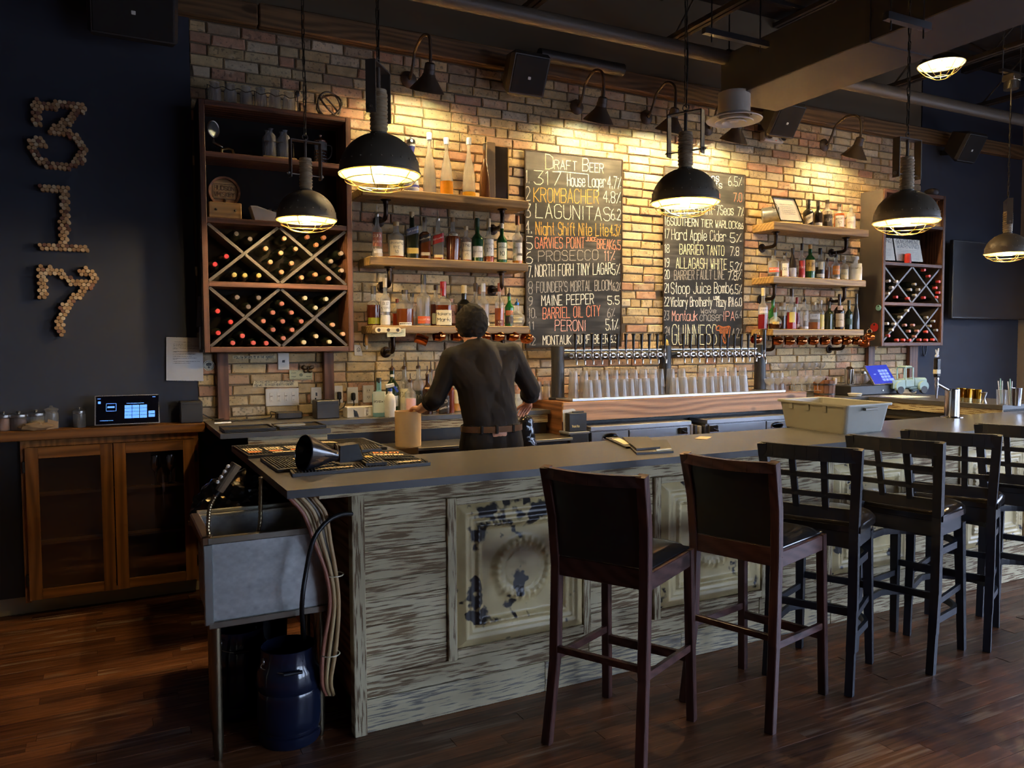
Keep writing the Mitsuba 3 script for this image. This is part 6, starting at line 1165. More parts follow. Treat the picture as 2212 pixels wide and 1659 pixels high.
for u in taps:
    X = at(1160+u/4.096, 767, y=TY-.10)[0]
    if not _tap:
        y0 = 0.10
        _tap['f'] = shape(join(rod((0, .068, 0), (0, .02, 0), .011, 12), lathe([(0, 0), (.02, 0), (.02, .008), (0, .008)], 14, (0, .066, 0), (0, -1, 0)), lathe([(0, .024), (.008, .024), (.010, .018), (.013, .008), (.012, -.012), (.009, -.02), (0, -.02)], 14), tube([(0, 0, -.012), (0, -.012, -.028), (0, -.02, -.05), (0, -.02, -.072)], [.009, .0085, .0075, .007], 10), rod((0, 0, .02), (0, -.002, .052), .006, 10), ball((0, 0, .03), .010, 1)), (S(225, 225, 225), 'chrome'), 40)
        _tap['h'] = shape(join(lathe([(0, .048), (.008, .048), (.009, .06), (.0125, .15), (.013, .162), (.0175, .166), (.018, .172), (.012, .176), (0, .177)], 14)), (S(26, 27, 30), 'gloss'), 40)
    t = put(tw, 'tap', _tap['f'], None, to=turn(X, TY-.10, zb_)); put(t, 'handle', _tap['h'], None, to=turn(X, TY-.10, zb_))
q = np.array([at(1651, 760, y=TY-.10)[0], TY-.10, zb_]); t = put(tw, 'tap', _tap['f'], None, to=turn(q[0], q[1], q[2]-.02)); put(t, 'handle', lathe([(0, .03), (.012, .03), (.014, .1), (.016, .2), (.014, .215), (0, .217)], 14, q), C(30, 32, 38, 'gloss'), 40, label='long black handle at the right post')
put(tw, 'lemon_knob', join(lathe([(0, .0), (.015, .006), (.021, .02), (.018, .034), (.008, .046), (0, .05)], 16, (cx_[1]-.015, TY-.03, zb_+.08)), lathe([(.024, 0), (.026, .012), (.018, .014), (0, .014)], 16, (cx_[1]-.015, TY-.03, zb_+.076))), C(226, 190, 90), 40, label='yellow lemon shaped knob on the middle post')
scene['tumbler_glass'] = {'type': 'blendbsdf', 'weight': .10, 'a': {'type': 'thindielectric', 'int_ior': 1.5}, 'b': two({'type': 'principled', 'base_color': {'type': 'rgb', 'value': [.7, .7, .7]}, 'roughness': .12, 'specular': .7})}
pint = shape(lathe([(.0, .146), (.029, .146), (.031, .143), (.0435, .006), (.0445, .0), (.0425, .0), (.0405, .008), (.029, .13), (0, .131)], 22), 'tumbler_glass', 40)
def glass(x, y, z, proto, name, label, group, s=1.0, parts=None):
    k = thing(name, label, 'glass', group); put(k, None, proto, None, to=turn(x, y, z, rng.uniform(0, 360), s))
def rowx(u0, u1, n, y): return np.linspace(at(u0, 858, y=y)[0], at(u1, 850, y=y)[0], n)
for (u0, u1, n, sec) in ((1271, 1412, 9, 'left'), (1457, 1606, 9, 'right')):
    y1, y2 = BY+.075, BY+.18
    for x in rowx(u0, u1, n, y1): glass(x, y1, BZ+.0125, pint, 'pint_glass', f'upturned pint glass in the front row under the {sec} half of the taps', f'front row of pint glasses, {sec} half')
    for i, x in enumerate(rowx(u0-32, u1-2, n, y2)):
        glass(x, y2, BZ+.0125, pint, 'pint_glass', f'lower upturned pint glass of a stacked pair under the {sec} half of the taps', f'back row lower pint glasses, {sec} half')
        if not (sec == 'right' and i == 3): glass(x, y2, BZ+.0125+.068, pint, 'pint_glass', f'upper pint glass of a stacked pair under the {sec} half of the taps', f'back row upper pint glasses, {sec} half')
for u, v in ((1161, 862), (1183, 861)):
    p = at(u, v, z=BZ); y = 5.42; glass(at(u, v, y=y)[0], y, BZ-.003, pint, 'pint_glass', f'pint glass {"next to the bartender arm" if u < 1170 else "close to the left black post"}', None)
for i, u in enumerate((1662, 1672, 1684)):
    y = 5.33+.07*(i % 2); glass(at(u, 845, y=y)[0], y, BZ-.003, pint, 'pint_glass', 'tall glass standing right of the right black post', 'tall glasses right of the beer tower', 1.12)
stem = shape(lathe([(0, 0), (.034, 0), (.034, .002), (.006, .007), (.004, .012), (.004, .06), (.010, .068), (.034, .085), (.044, .105), (.046, .125), (.0445, .125), (.042, .106), (.032, .088), (0, .072)], 22), 'tumbler_glass', 40)
sn = 0
for r, (y, u0, u1, n, z) in enumerate(((5.12, 1662, 1766, 7, BZ-.003), (5.28, 1668, 1772, 6, BZ-.003), (5.42, 1690, 1772, 6, BZ+.115))):
    for x in np.linspace(at(u0, 845, y=y)[0], at(u1, 845, y=y)[0], n): glass(x, y, z, stem, 'stemmed_glass', ['stemmed cocktail glass in the front row right of the beer tower', 'stemmed cocktail glass in the middle row right of the beer tower', 'stemmed cocktail glass on the raised rack right of the beer tower'][r], f'stemmed glasses row {"front middle back".split()[r]}')
xa, xb = at(1684, 830, y=5.42)[0], at(1778, 830, y=5.42)[0]
one('glass_rack', 'low wooden riser holding the back row of stemmed glasses', 'riser', join(box(xa, xb, 5.36, 5.48, BZ+.095, BZ+.113, .002), box(xa, xa+.02, 5.36, 5.48, BZ-.004, BZ+.095), box(xb-.02, xb, 5.36, 5.48, BZ-.004, BZ+.095)), W(8, 0, .5))

# coolers, thank-you box
def cooler(x0, x1, label, left_badge):
    z1 = 1.035; y = 4.95; k = thing('bar_cooler', label, 'cooler', 'stainless coolers under the taps'); S_ = C(186, 188, 190, 'metal')
    put(k, 'top', box(x0, x1, y-.012, 5.16, z1-.035, z1, .004), C(206, 208, 212, 'metal')); put(k, 'body', box(x0+.004, x1-.004, y+.01, 5.155, .08, z1-.035), C(120, 120, 122, 'metal')); w = x1-x0
    s = [(x0+.01, x0+w*.36), (x0+w*.37, x1-.012)] if left_badge else [(x0+.03, x0+w*.72), (x0+w*.73, x1-.006)]
    for i, (a, b) in enumerate(s):
        put(k, 'door', box(a, b, y-.008, y+.01, .12, z1-.045, .003), S_)
    a, b = s[0] if left_badge else s[1]; m = ball((0, 0, 0), 1, 2, (.065, .006, .024)); put(k, 'maker_badge', moved(m, (a+b)/2, y-.010, .95), C(40, 42, 44, 'chrome'), True); put(k, 'badge_rim', tube([((a+b)/2+.068*math.cos(t), y-.012, .95+.027*math.sin(t)) for t in np.linspace(0, 2*np.pi, 24, endpoint=False)], .003, 6, True), C(206, 206, 206, 'chrome'), 60)
    X = s[1][1]-.07 if left_badge else s[0][0]+.05
    put(k, 'latch', join(box(X-.05, X+.03, y-.03, y-.006, .935, .985, .006), rod((X-.03, y-.03, .96), (X+.02, y-.035, .94), .008, 8)), C(30, 32, 34, 'gloss'))
X0, X1, X2, X3 = (at(u, v, y=4.95)[0] for u, v in ((1274, 922), (1492, 909), (1525, 911), (1700, 899)))
cooler(X0, X1, 'stainless bar cooler left of the gap under the taps', True); cooler(X2, X3, 'stainless bar cooler right of the gap, half hidden by the grey tub', False)
for i in range(3): one('standing_folder', f'upright folder in the gap between the coolers, {["left", "middle", "right"][i]}', 'folder', box(X1+.035+i*.045, X1+.06+i*.045, 4.99, 5.14, .55, 1.0-.01*i, .003), C(*((150, 146, 140), (60, 58, 58), (176, 172, 166))[i]), group='folders in the gap between the coolers')
a, b = at(1225, 925, y=4.93), at(1268, 925, y=4.93)
k = one('black_bin', 'black plastic bin below the thank you box', 'bin', join(box(a[0], b[0], 4.90, 5.04, .0, 1.005, .01)), C(36, 37, 40)); put(k, 'rim', box(a[0]-.004, b[0]+.004, 4.896, 5.044, .992, 1.008, .003), C(120, 124, 130))
k = thing('thank_you_box', 'black check box printed Thank You with white slips, in front of the tap counter', 'box'); zt = at(1250, 892, y=4.93)[2]; put(k, 'box', box(a[0]+.02, b[0]-.002, 4.93, 5.02, 1.009, zt, .003), C(38, 38, 40))
st_, wd = strokes('Thank You'); put(k, 'lettering', ribbon([[(x*.0014, y_*.0026) for x, y_ in s] for s in st_], (a[0]+.042, 4.9288, 1.04), np.array([1., 0, 0]), np.array([0, 0, 1.]), np.array([0, -1., 0]), .0034, .0006), C(214, 186, 120)); put(k, 'clip', box(a[0]+.06, b[0]-.02, 4.94, 4.96, zt, zt+.012, .002), C(24, 24, 26))
for i in range(4): put(k, 'paper_slip', hull([(a[0]+.004+.012*i, 4.99+.004*i, 1.01), (a[0]+.10+.005*i, 4.985+.004*i, 1.01), (a[0]+.09+.008*i, 4.985+.004*i, zt+.03-.004*i), (a[0]-.002+.014*i, 4.99+.004*i, zt+.022), (a[0]+.05, 4.992+.004*i, zt+.02)]), C(224, 218, 202))
# ================================================================ right end of the back bar
rc = one('side_counter', 'dark L shaped back counter at the right with rough edged pale board', 'counter', extrude([(5.56, 5.0), (6.30, 5.0), (6.30, 3.76), (7.0, 3.76), (7.0, 5.64), (5.56, 5.64)], .035, BC-.035), SLATE)
ed = [(6.31, 3.77+i*.123, rng.uniform(-.008, .004)) for i in range(11)]
put(rc, 'rough_edge_board', join(*[hull([(6.312, ed[i][1], BC-.036), (6.312, ed[i+1][1], BC-.036), (6.33, ed[i][1], BC-.036), (6.33, ed[i+1][1], BC-.036), (6.312, ed[i][1], BC-.094+ed[i][2]), (6.312, ed[i+1][1], BC-.094+ed[i+1][2]), (6.33, ed[i][1], BC-.094), (6.33, ed[i+1][1], BC-.094)]) for i in range(10)]), WW(1, 0, .2)); put(rc, 'front_board', box(5.57, 6.31, 5.012, 5.03, BC-.09, BC-.036), W(8, 0, .8)); put(rc, 'base', join(box(5.57, 6.32, 5.06, 5.63, 0, BC-.036), box(6.34, 6.98, 3.8, 5.63, 0, BC-.036)), C(34, 35, 38)); put(rc, 'low_shelf', box(6.02, 6.34, 3.9, 5.0, .985, 1.0), C(70, 66, 62, 'metal'))
y = 5.22; a, b = at(1822, 852, y=y), at(1944, 848, y=y-.05); k = thing('till_terminal', 'black cash register terminal with a lit blue touch screen', 'cash register'); put(k, 'base', box(a[0], b[0]-.02, 5.14, 5.42, BC, BC+.095, .008), C(24, 25, 28)); put(k, 'lock', lathe([(0, 0), (.008, 0), (.008, .004), (0, .004)], 12, ((a[0]+b[0])/2+.08, 5.139, BC+.04), (0, -1, 0)), C(200, 200, 200, 'metal'), 40)
s4 = [at(1640+u/3.867, 720+v/3.867, y=yy) for u, v, yy in ((965, 432, 5.15), (1155, 418, 5.10), (1062, 270, 5.24), (875, 268, 5.29))]; ux, uz = s4[1]-s4[0], s4[3]-s4[0]; nn = np.cross(ux, uz); nn /= np.linalg.norm(nn); nn = -nn if nn[1] > 0 else nn; T4 = s4
put(k, 'screen_case', hull([p for p in s4]+[p-nn*.02 for p in s4]), C(170, 168, 164, 'metal')); put(k, 'screen', panel([(.03, .04, .97, .96)], .001), C(20, 24, 90, 'gloss'), emit=np.array([.006, .010, .085]), label='lit blue touch screen'); put(k, 'lit_keys', panel([(.46+i*.14, .16+j*.15, .46+i*.14+.12, .16+j*.15+.12) for i in range(3) for j in range(4)]+[(.86, .16, .95, .28), (.2, .5, .3, .54)], .0016), C(70, 90, 220), emit=np.array([.03, .05, .22])); put(k, 'neck', hull([s4[0]+ux*.4-nn*.02, s4[0]+ux*.6-nn*.02, s4[3]+ux*.4-nn*.02-uz*.4, s4[3]+ux*.6-nn*.02-uz*.4, np.array([s4[0][0]+.1, 5.34, BC+.09]), np.array([s4[0][0]+.2, 5.34, BC+.09])]), C(28, 28, 30))
# toy truck
y = 5.12; c = at(1962, 838, y=y); Z = (c-EYE)@FW; u = Z/FPX; k = thing('toy_truck', 'pale teal vintage toy pickup truck on the side counter', 'toy truck'); TQ = C(150, 178, 176); X, Y_, Z0 = c[0], y, BC
L = 84*u*1.12; sc = L/1.0
def tr_(m): return moved(m, X, Y_, Z0, rz=-14)
put(k, 'hood', tr_(join(box(.02*sc, .40*sc, -.15*sc, .15*sc, .15*sc, .36*sc, .04*sc), box(-.05*sc, .42*sc, -.12*sc, .12*sc, .10*sc, .2*sc, .02*sc))), TQ); put(k, 'cab', tr_(join(box(-.22*sc, .05*sc, -.16*sc, .16*sc, .14*sc, .34*sc, .03*sc), box(-.20*sc, -.0*sc, -.15*sc, .15*sc, .58*sc, .64*sc, .03*sc), *[box(x-.015*sc, x+.015*sc, s*.14*sc-.012*sc, s*.14*sc+.012*sc, .33*sc, .6*sc) for x in (-.19*sc, .0) for s in (-1, 1)])), TQ); put(k, 'bed', tr_(join(box(-.52*sc, -.22*sc, -.16*sc, -.13*sc, .14*sc, .32*sc), box(-.52*sc, -.22*sc, .13*sc, .16*sc, .14*sc, .32*sc), box(-.53*sc, -.50*sc, -.16*sc, .16*sc, .14*sc, .32*sc), box(-.52*sc, -.2*sc, -.15*sc, .15*sc, .12*sc, .16*sc))), TQ)
for x in (-.36, .26):
    for s in (-1, 1): put(k, 'fender', tr_(lathe([(0, -.05*sc), (.12*sc, -.05*sc), (.13*sc, 0), (.11*sc, .05*sc), (0, .05*sc)], 20, (x*sc, s*.15*sc, .17*sc), (0, 1, 0))), TQ, 40); put(k, 'wheel', tr_(lathe([(0, -.035*sc), (.085*sc, -.035*sc), (.092*sc, 0), (.085*sc, .035*sc), (0, .035*sc)], 20, (x*sc, s*.17*sc, .092*sc), (0, 1, 0))), C(40, 42, 44), 40)
# bucket, shaker, jar, plates
c = at(1796, 852, y=5.10); k = thing('wooden_bucket', 'small wooden bucket with iron hoops beside the stemmed glasses', 'bucket'); h = .155; R = .082
for i in range(14):
    t = i*2*np.pi/14; put(k, 'stave', beam((c[0]+R*math.cos(t), 5.18+R*math.sin(t), BC), (c[0]+R*1.14*math.cos(t), 5.18+R*1.14*math.sin(t), BC+h), .038, .011, up=(math.cos(t), math.sin(t), 0)), W(8, 2))
for z, r in ((.03, 1.1), (.12, 1.18)): put(k, 'hoop', lathe([(R*r, z-.008), (R*r+.004, z-.008), (R*r+.007, z+.008), (R*r, z+.008)], 28, (c[0], 5.18, BC)), C(120, 116, 112, 'metal'), 40)
put(k, 'bottom', lathe([(0, .01), (R, .01), (R, .02), (0, .02)], 20, (c[0], 5.18, BC)), W(8, 0)); put(k, 'rim_tab', box(c[0]+.02, c[0]+.05, 5.08, 5.095, BC+.12, BC+.18, .003), C(176, 150, 120))
c = at(1834, 822, y=5.45); one('cocktail_shaker', 'tall polished steel cocktail shaker behind the till', 'shaker', lathe([(0, 0), (.033, 0), (.036, .01), (.045, .235), (.043, .24), (.038, .25), (.022, .265), (0, .268)], 28, (c[0], 5.45, BC)), C(206, 200, 190, 'chrome'), 40)
c = at(1860, 815, y=5.52); k = thing('mason_jar', 'large clear glass jar behind the till screen', 'jar'); put(k, 'glass', lathe([(0, 0), (.07, 0), (.072, .16), (.055, .185), (.055, .2), (.053, .2), (.05, .185), (.066, .16), (0, .01)], 26, (c[0], 5.52, BC)), 'tumbler_glass', 40); put(k, 'lid_ring', lathe([(.056, .19), (.06, .19), (.06, .215), (0, .216)], 24, (c[0], 5.52, BC)), C(180, 176, 168, 'metal'), 40)
c = at(1832, 850, y=5.07); one('white_plate', 'white plate standing under the front of the till', 'plate', lathe([(0, .012), (.05, .012), (.062, .03), (.065, .03), (.054, .006), (0, 0)], 28, (a[0]-.02, 5.075, BC)), C(214, 206, 186), 40)
c = at(1985, 846, z=BC); one('folded_cloth', 'flat white paper spread on the side counter in front of the toy truck', 'paper', hull([(6.40, 4.72, BC+.001), (6.72, 4.66, BC+.001), (6.74, 4.98, BC+.001), (6.44, 5.0, BC+.001), (6.56, 4.85, BC+.012)]), C(214, 212, 208, 'matte'))
# steel post with black tap
c = at(2056, 893, z=CT); c[1] = min(c[1], 3.68); c = np.array([at(2056, 893, y=3.66)[0], 3.66, CT]); tt = thing('steel_tap_post', 'polished steel beer post with one black tap on the bar', 'beer tower'); put(tt, 'post', lathe([(0, 0), (.075, 0), (.073, .006), (.05, .01), (.05, .205), (.046, .21), (0, .21)], 36, c), C(214, 212, 208, 'chrome'), 40)
q = np.array([at(2023, 838, y=3.62)[0], 3.62, at(2023, 838, y=3.62)[2]]); t = put(tt, 'tap', join(rod(c+[0, 0, .185], q+[0, 0, .03], .009, 10), lathe([(0, -.075), (.006, -.075), (.009, -.03), (.012, 0), (.014, .03), (.011, .05), (.016, .06), (.013, .075), (0, .075)], 16, q)), C(214, 214, 214, 'chrome'), 40)
put(t, 'handle', join(box(q[0]-.021, q[0]+.021, q[1]-.016, q[1]+.016, q[2]+.078, q[2]+.215, .006)), C(24, 25, 28, 'gloss')); put(t, 'handle_label', box(q[0]-.0215, q[0]+.0215, q[1]-.0165, q[1]+.0165, q[2]+.10, q[2]+.135, .003), C(206, 200, 180)); put(t, 'rabbit_topper', join(ball(q+[0, 0, .232], .015, 2, (1, .7, .9)), ball(q+[-.012, 0, .228], .010, 1), tube([q+[-.002, 0, .24], q+[-.012, 0, .262], q+[-.018, 0, .275]], [.005, .0055, .003], 8), tube([q+[.006, 0, .24], q+[.012, 0, .27], q+[.015, 0, .285]], [.005, .006, .003], 8)), C(222, 226, 232), 60, label='white rabbit shaped topper')
# cups, jigger and straw glasses on the side counter
def cup(u, v, x, label, gold=True, h=.11):
    p = at(u, v, x=x); c = (p[0], p[1], BC); k = thing('gilt_cup' if gold else 'straw_glass', label, 'cup' if gold else 'glass')
    put(k, 'bowl', lathe([(0, .0), (.028, 0), (.03, .004), (.036, h), (.034, h), (.028, .01), (0, .008)], 24, c), C(214, 160, 50, 'chrome') if gold else 'tumbler_glass', 40)
    if gold: put(k, 'base_band', lathe([(.0305, .002), (.0325, .03), (.0325, .034), (.0305, .034)], 24, c), C(190, 176, 130, 'metal'), 40)
    else:
        for i in range(3): put(k, 'straw', rod((c[0]-.01+.01*i, c[1], BC+.01), (c[0]-.03+.028*i, c[1]+.01, BC+h+.07+.02*(i % 2)), .004, 7), C(*((226, 226, 222), (150, 190, 176), (190, 194, 200))[i]), 40)
cup(2076, 850, 6.48, 'golden cup, left of three on the side counter'); cup(2090, 850, 6.44, 'golden cup, middle of three on the side counter'); cup(2110, 848, 6.40, 'golden cup standing apart, right of three')
cup(2163, 854, 6.38, 'glass with straws, left of two at the right edge', False, .12); cup(2184, 855, 6.36, 'glass with a teal straw and spoons, right of two', False, .12)
p = at(2126, 846, x=6.40); one('jigger', 'small steel double jigger between the golden cup and the straw glasses', 'jigger', lathe([(0, .0), (.022, 0), (.008, .04), (.024, .09), (.022, .09), (.007, .042), (0, .04)], 20, (p[0], p[1], BC)), C(190, 188, 184, 'metal'), 40)
p = at(2196, 852, x=6.36); one('steel_tumbler', 'tall steel tumbler at the right picture edge', 'tumbler', lathe([(0, 0), (.03, 0), (.038, .14), (.036, .14), (.028, .01), (0, .008)], 24, (p[0], p[1], BC)), C(200, 206, 214, 'chrome'), 40)
# pictures, barrels and trinkets in the racks
def barrel_head(px, py, r, y, label, stand, text=None):
    c = at(px, py, y=y); k = thing('cask_head', label, 'cask'); put(k, 'rim', lathe([(r*.86, .03), (r, .034), (r, -.05), (0, -.05)], 40, c, (0, -1, 0)), W(8, 0, .3), 30); put(k, 'head', lathe([(0, .012), (r*.87, .012), (r*.87, .0)], 36, c, (0, -1, 0)), W(6, 0, .8))
    put(k, 'tap_spout', lathe([(0, 0), (.010, 0), (.008, .03), (0, .034)], 10, c-[0, .01, r*.6], (0, -1, .3)), C(60, 40, 24), 40)
    if text:
        for i, t in enumerate(text):
            st_, wd = strokes(t); w = r*1.25; put(k, 'lettering', ribbon([[(x*w/wd, y_*.0045) for x, y_ in s] for s in st_], c+[-w/2, -.0125, .012-.04*i], np.array([1., 0, 0]), np.array([0, 0, 1.]), np.array([0, -1., 0]), .004, .0005), C(110, 70, 40))
        b = [c+np.array([sx*r*.72, -.0135, sz]) for sx, sz in ((-1, .05), (1, .05), (1, -.045), (-1, -.045))]; put(k, 'stamp_frame', join(*[beam(b[i], b[(i+1) % 4], .001, .003) for i in range(4)]), C(120, 78, 46))
    if stand: z0 = stand; put(k, 'cradle', box(c[0]-r*1.02, c[0]+r*1.02, c[1]-.05, c[1]+.06, z0+.001, c[2]-r*.72, .004), W(6, 0, .6)); put(k, 'bolts', join(*[ball((c[0]+s*r*.6, c[1]-.051, (z0+c[2]-r*.7)/2), .008, 1) for s in (-1, 1)]), C(40, 34, 28))
barrel_head(484, 416, .098, 5.44, 'small whiskey cask head on a wooden cradle in the left wine rack', lz[1], ['HUDSON', 'WHISKEY'])
barrel_head(2023, 450, .085, 5.46, 'small cask head in the top bay of the right wine rack', rz[0])
c = at(576, 452, y=5.46); k = thing('white_tray', 'white slanted paper tray holding spoons in the left wine rack', 'tray'); z0 = lz[1]+.001
put(k, 'tray', hull([(c[0]-.08, 5.42, z0), (c[0]+.08, 5.42, z0), (c[0]-.08, 5.52, z0), (c[0]+.08, 5.52, z0), (c[0]-.11, 5.41, z0+.095), (c[0]-.07, 5.41, z0+.095), (c[0]+.10, 5.41, z0+.045), (c[0]+.10, 5.52, z0+.045), (c[0]-.11, 5.52, z0+.095)]), C(206, 196, 176)); put(k, 'spoons', join(*[ball((c[0]+.02+.03*i, 5.45, z0+.068-.006*i), .018, 2, (.8, .5, 1.2)) for i in range(3)]), C(190, 184, 176, 'chrome'), True)
c = at(461, 279, y=5.50); z0 = lz[0]+.001; k = thing('table_mirror', 'round silver table mirror on a jointed arm in the top bay of the left wine rack', 'mirror'); put(k, 'ring', tube(arc(c, .052, 0, 360, 31, (.7, .5, 0), (0, 0, 1))[:-1], .006, 8, True), C(206, 204, 196, 'chrome'), 60); put(k, 'glass_disc', lathe([(0, -.002), (.05, -.002), (.05, .002), (0, .002)], 30, c, (.5, -.7, 0)), C(120, 124, 122, 'chrome'), 40)
put(k, 'arm', tube([c-[0, 0, .055], c+[0, 0, -.085], c+[.03, 0, -.10], c+[.055, 0, -.11]], [.004, .011, .011, .006], 10), C(190, 184, 166, 'chrome'), 60); q = np.array([c[0]+.085, 5.50, z0]); put(k, 'clamp', tube([q+[-.04, 0, .0], q+[-.035, 0, .042], q+[.0, 0, .052], q+[.03, 0, .046], q+[.045, 0, .003]], .010, 8), C(190, 170, 110, 'metal'), 60)
c = at(598, 338, y=5.47); z0 = lz[0]+.001; k = thing('bottle_carrier', 'wire carrier with four small glass milk bottles in the left wine rack', 'bottle carrier'); put(k, 'base_board', box(c[0]-.10, c[0]+.12, 5.41, 5.53, z0, z0+.014, .002), W(1, 0, .9)); w_ = []
for yy in (5.415, 5.525): w_ += [tube([(c[0]-.085, yy, z0), (c[0]-.085, yy, z0+.11), (c[0]+.10, yy, z0+.11), (c[0]+.10, yy, z0)], .003, 6)]
w_ += [rod((x, 5.415, z0+.11), (x, 5.525, z0+.11), .003, 6) for x in (c[0]-.085, c[0]+.008, c[0]+.10)]; put(k, 'wire_frame', join(*w_), C(110, 100, 88, 'metal'), 60)
mb = shape(lathe([(0, 0), (.031, 0), (.033, .004), (.033, .085), (.036, .11), (.03, .14), (.013, .16), (.012, .175), (.018, .185), (.016, .185), (.0105, .176), (.011, .16), (.027, .14), (.03, .09), (0, .01)], 22), 'tumbler_glass', 40)
for i, (dx, dy) in enumerate(((-.042, -.028), (.052, -.028), (-.055, .03), (.04, .03))): g = thing('milk_bottle', f'{["front left", "front right", "rear left", "rear right"][i]} small glass milk bottle in the wire carrier', 'bottle', 'milk bottles in the wire carrier'); put(g, None, mb, None, to=turn(c[0]+dx, 5.47+dy*.98, z0+.0145))
c = at(693, 349, y=5.47); k = thing('french_press', 'chrome banded glass coffee press in the top bay of the left wine rack', 'coffee press'); b_ = (c[0], 5.47, z0); put(k, 'glass', lathe([(0, .004), (.042, .004), (.042, .15), (.04, .15), (.04, .01), (0, .008)], 26, b_), 'tumbler_glass', 40); put(k, 'chrome_bands', join(*[lathe([(.0425, z), (.0455, z), (.0455, z+.012), (.0425, z+.012)], 26, b_) for z in (.0, .02, .04, .06, .08)]), C(196, 160, 130, 'chrome'), 40); put(k, 'lid', lathe([(.046, .15), (.047, .158), (.036, .172), (.012, .182), (.008, .19), (.012, .2), (0, .206)], 26, b_), C(196, 170, 150, 'chrome'), 40); put(k, 'handle', tube(smooth_path([np.array(b_)+[.044, 0, .14], np.array(b_)+[.075, 0, .13], np.array(b_)+[.07, 0, .07], np.array(b_)+[.045, 0, .04]], 5), .005, 8), C(60, 50, 44), 60); put(k, 'plunger_rod', rod(np.array(b_)+[0, 0, .05], np.array(b_)+[0, 0, .18], .0025, 6), C(190, 180, 170, 'chrome'), 40)
# on top of the left rack
zt = 3.220
gj = shape(lathe([(0, 0), (.038, 0), (.04, .004), (.04, .10), (.03, .12), (.028, .14), (.034, .148), (.032, .148), (.026, .139), (.028, .12), (.037, .1), (0, .008)], 22), 'tumbler_glass', 40)
cs = [(464, 'leftmost'), (498, 'second'), (532, 'third'), (563, 'fourth'), (594, 'fifth'), (624, 'rightmost')]
for u, nm in cs: k = thing('row_jar', f'{nm} of six clear glass jars in a wire holder on top of the left wine rack', 'jar', 'six jars on top of the left wine rack'); put(k, None, gj, None, to=turn(at(u, 205+(u-464)*.17, y=5.50)[0], 5.50, zt))
xs_ = [at(u, 205+(u-464)*.17, y=5.50)[0] for u, _ in cs]; wv = [np.array([xs_[0]-.05+t*(xs_[-1]-xs_[0]+.1), 5.455, zt+.105+.008*math.cos(t*6*2*math.pi)]) for t in np.linspace(0, 1, 60)]
k = thing('wire_holder', 'wavy dark wire holder around the six jars', 'holder'); put(k, 'front_wave', tube(wv, .003, 6), C(52, 46, 40), 60); put(k, 'back_wave', tube([p+[0, .09, 0] for p in wv], .003, 6), C(52, 46, 40), 60); put(k, 'uprights', join(*[rod((x, yy, zt), (x, yy, zt+.115), .003, 6) for x in (xs_[0]-.05, (xs_[2]+xs_[3])/2, xs_[-1]+.05) for yy in (5.455, 5.545)], ball((xs_[-1]+.05, 5.455, zt+.135), .016, 1, (1, .4, 1.3))), C(52, 46, 40), 40)
c = at(711, 222, y=5.50); k = thing('ring_sculpture', 'dark metal sculpture of three crossing rings on top of the left wine rack', 'sculpture'); c[2] = zt+.098
for u_, v_ in (((1, .3, 0), (.2, 0, 1)), ((.5, .8, .3), (-.6, .2, .8)), ((.7, -.6, -.3), (.5, .1, .85))):
    a_ = np.array(u_, float); a_ /= np.linalg.norm(a_); b_ = np.array(v_, float); b_ -= a_*(a_@b_); b_ /= np.linalg.norm(b_); put(k, 'ring', tube(arc(c, .088, 0, 360, 37, a_, b_)[:-1], .007, 8, True), C(66, 58, 52), 60)
# right rack: posters, red hat, plates, posts below
for (pp, lab, tx) in ((((1914, 514), (1927, 515), (1934, 563), (1913, 562)), 'left yellowed poster reading WARNING in the right wine rack', ['NG']), (((1930, 515), (1986, 519), (1994, 566), (1937, 563)), 'yellowed poster headed GOVERNMENT WARNING in the right wine rack', ['GOVERNMENT', 'WARNING'])):
    k, P_ = sheet(pp, RY+.07, (196, 190, 170), 'poster', lab, 'poster', t=.003, lines=[(v, .08, .9) for v in (.5, .57, .64, .71, .78, .85, .92)], lcol=(150, 146, 132), lw=.003)
    for i, t in enumerate(tx):
        st_, wd = strokes(t); uu = P_[1]-P_[0]; L = np.linalg.norm(uu)*.86; put(k, 'headline', ribbon([[(x*L/wd, y_*.0065) for x, y_ in s] for s in st_], P_[0]+(P_[3]-P_[0])*(.2+.21*i)+uu*.07, uu/np.linalg.norm(uu), np.array([0, 0, 1.]), np.array([0, -1., 0]), .005, .001), C(60, 58, 54))
c = at(1962, 552, y=RY+.03); one('red_can', 'small red can in front of the warning poster', 'can', lathe([(0, 0), (.034, 0), (.036, .006), (.030, .09), (.022, .1), (0, .1)], 20, (c[0], RY+.035, rz[1]+.001)), C(170, 44, 42), 40)
c = at(2013, 401, y=5.5); one('dark_vase', 'dark round pot on top of the right wine rack', 'pot', lathe([(0, 0), (.05, 0), (.075, .04), (.07, .075), (.04, .09), (.03, .085), (0, .08)], 22, (c[0], 5.5, rt_+.001)), C(50, 46, 44), 40)
for a, b, lab in ((1876, 1890, 'left'), (1965, 1983, 'right')):
    u = at(a, 790, y=WY-.05)[0]; v = at(b, 790, y=WY-.05)[0]; one('wooden_post', f'{lab} wooden post under the right wine rack', 'post', box(u, v, WY-.05, WY-.006, BC+.002, rb-.002, .003), W(0, 2, .8), group='wooden posts under the wine racks')
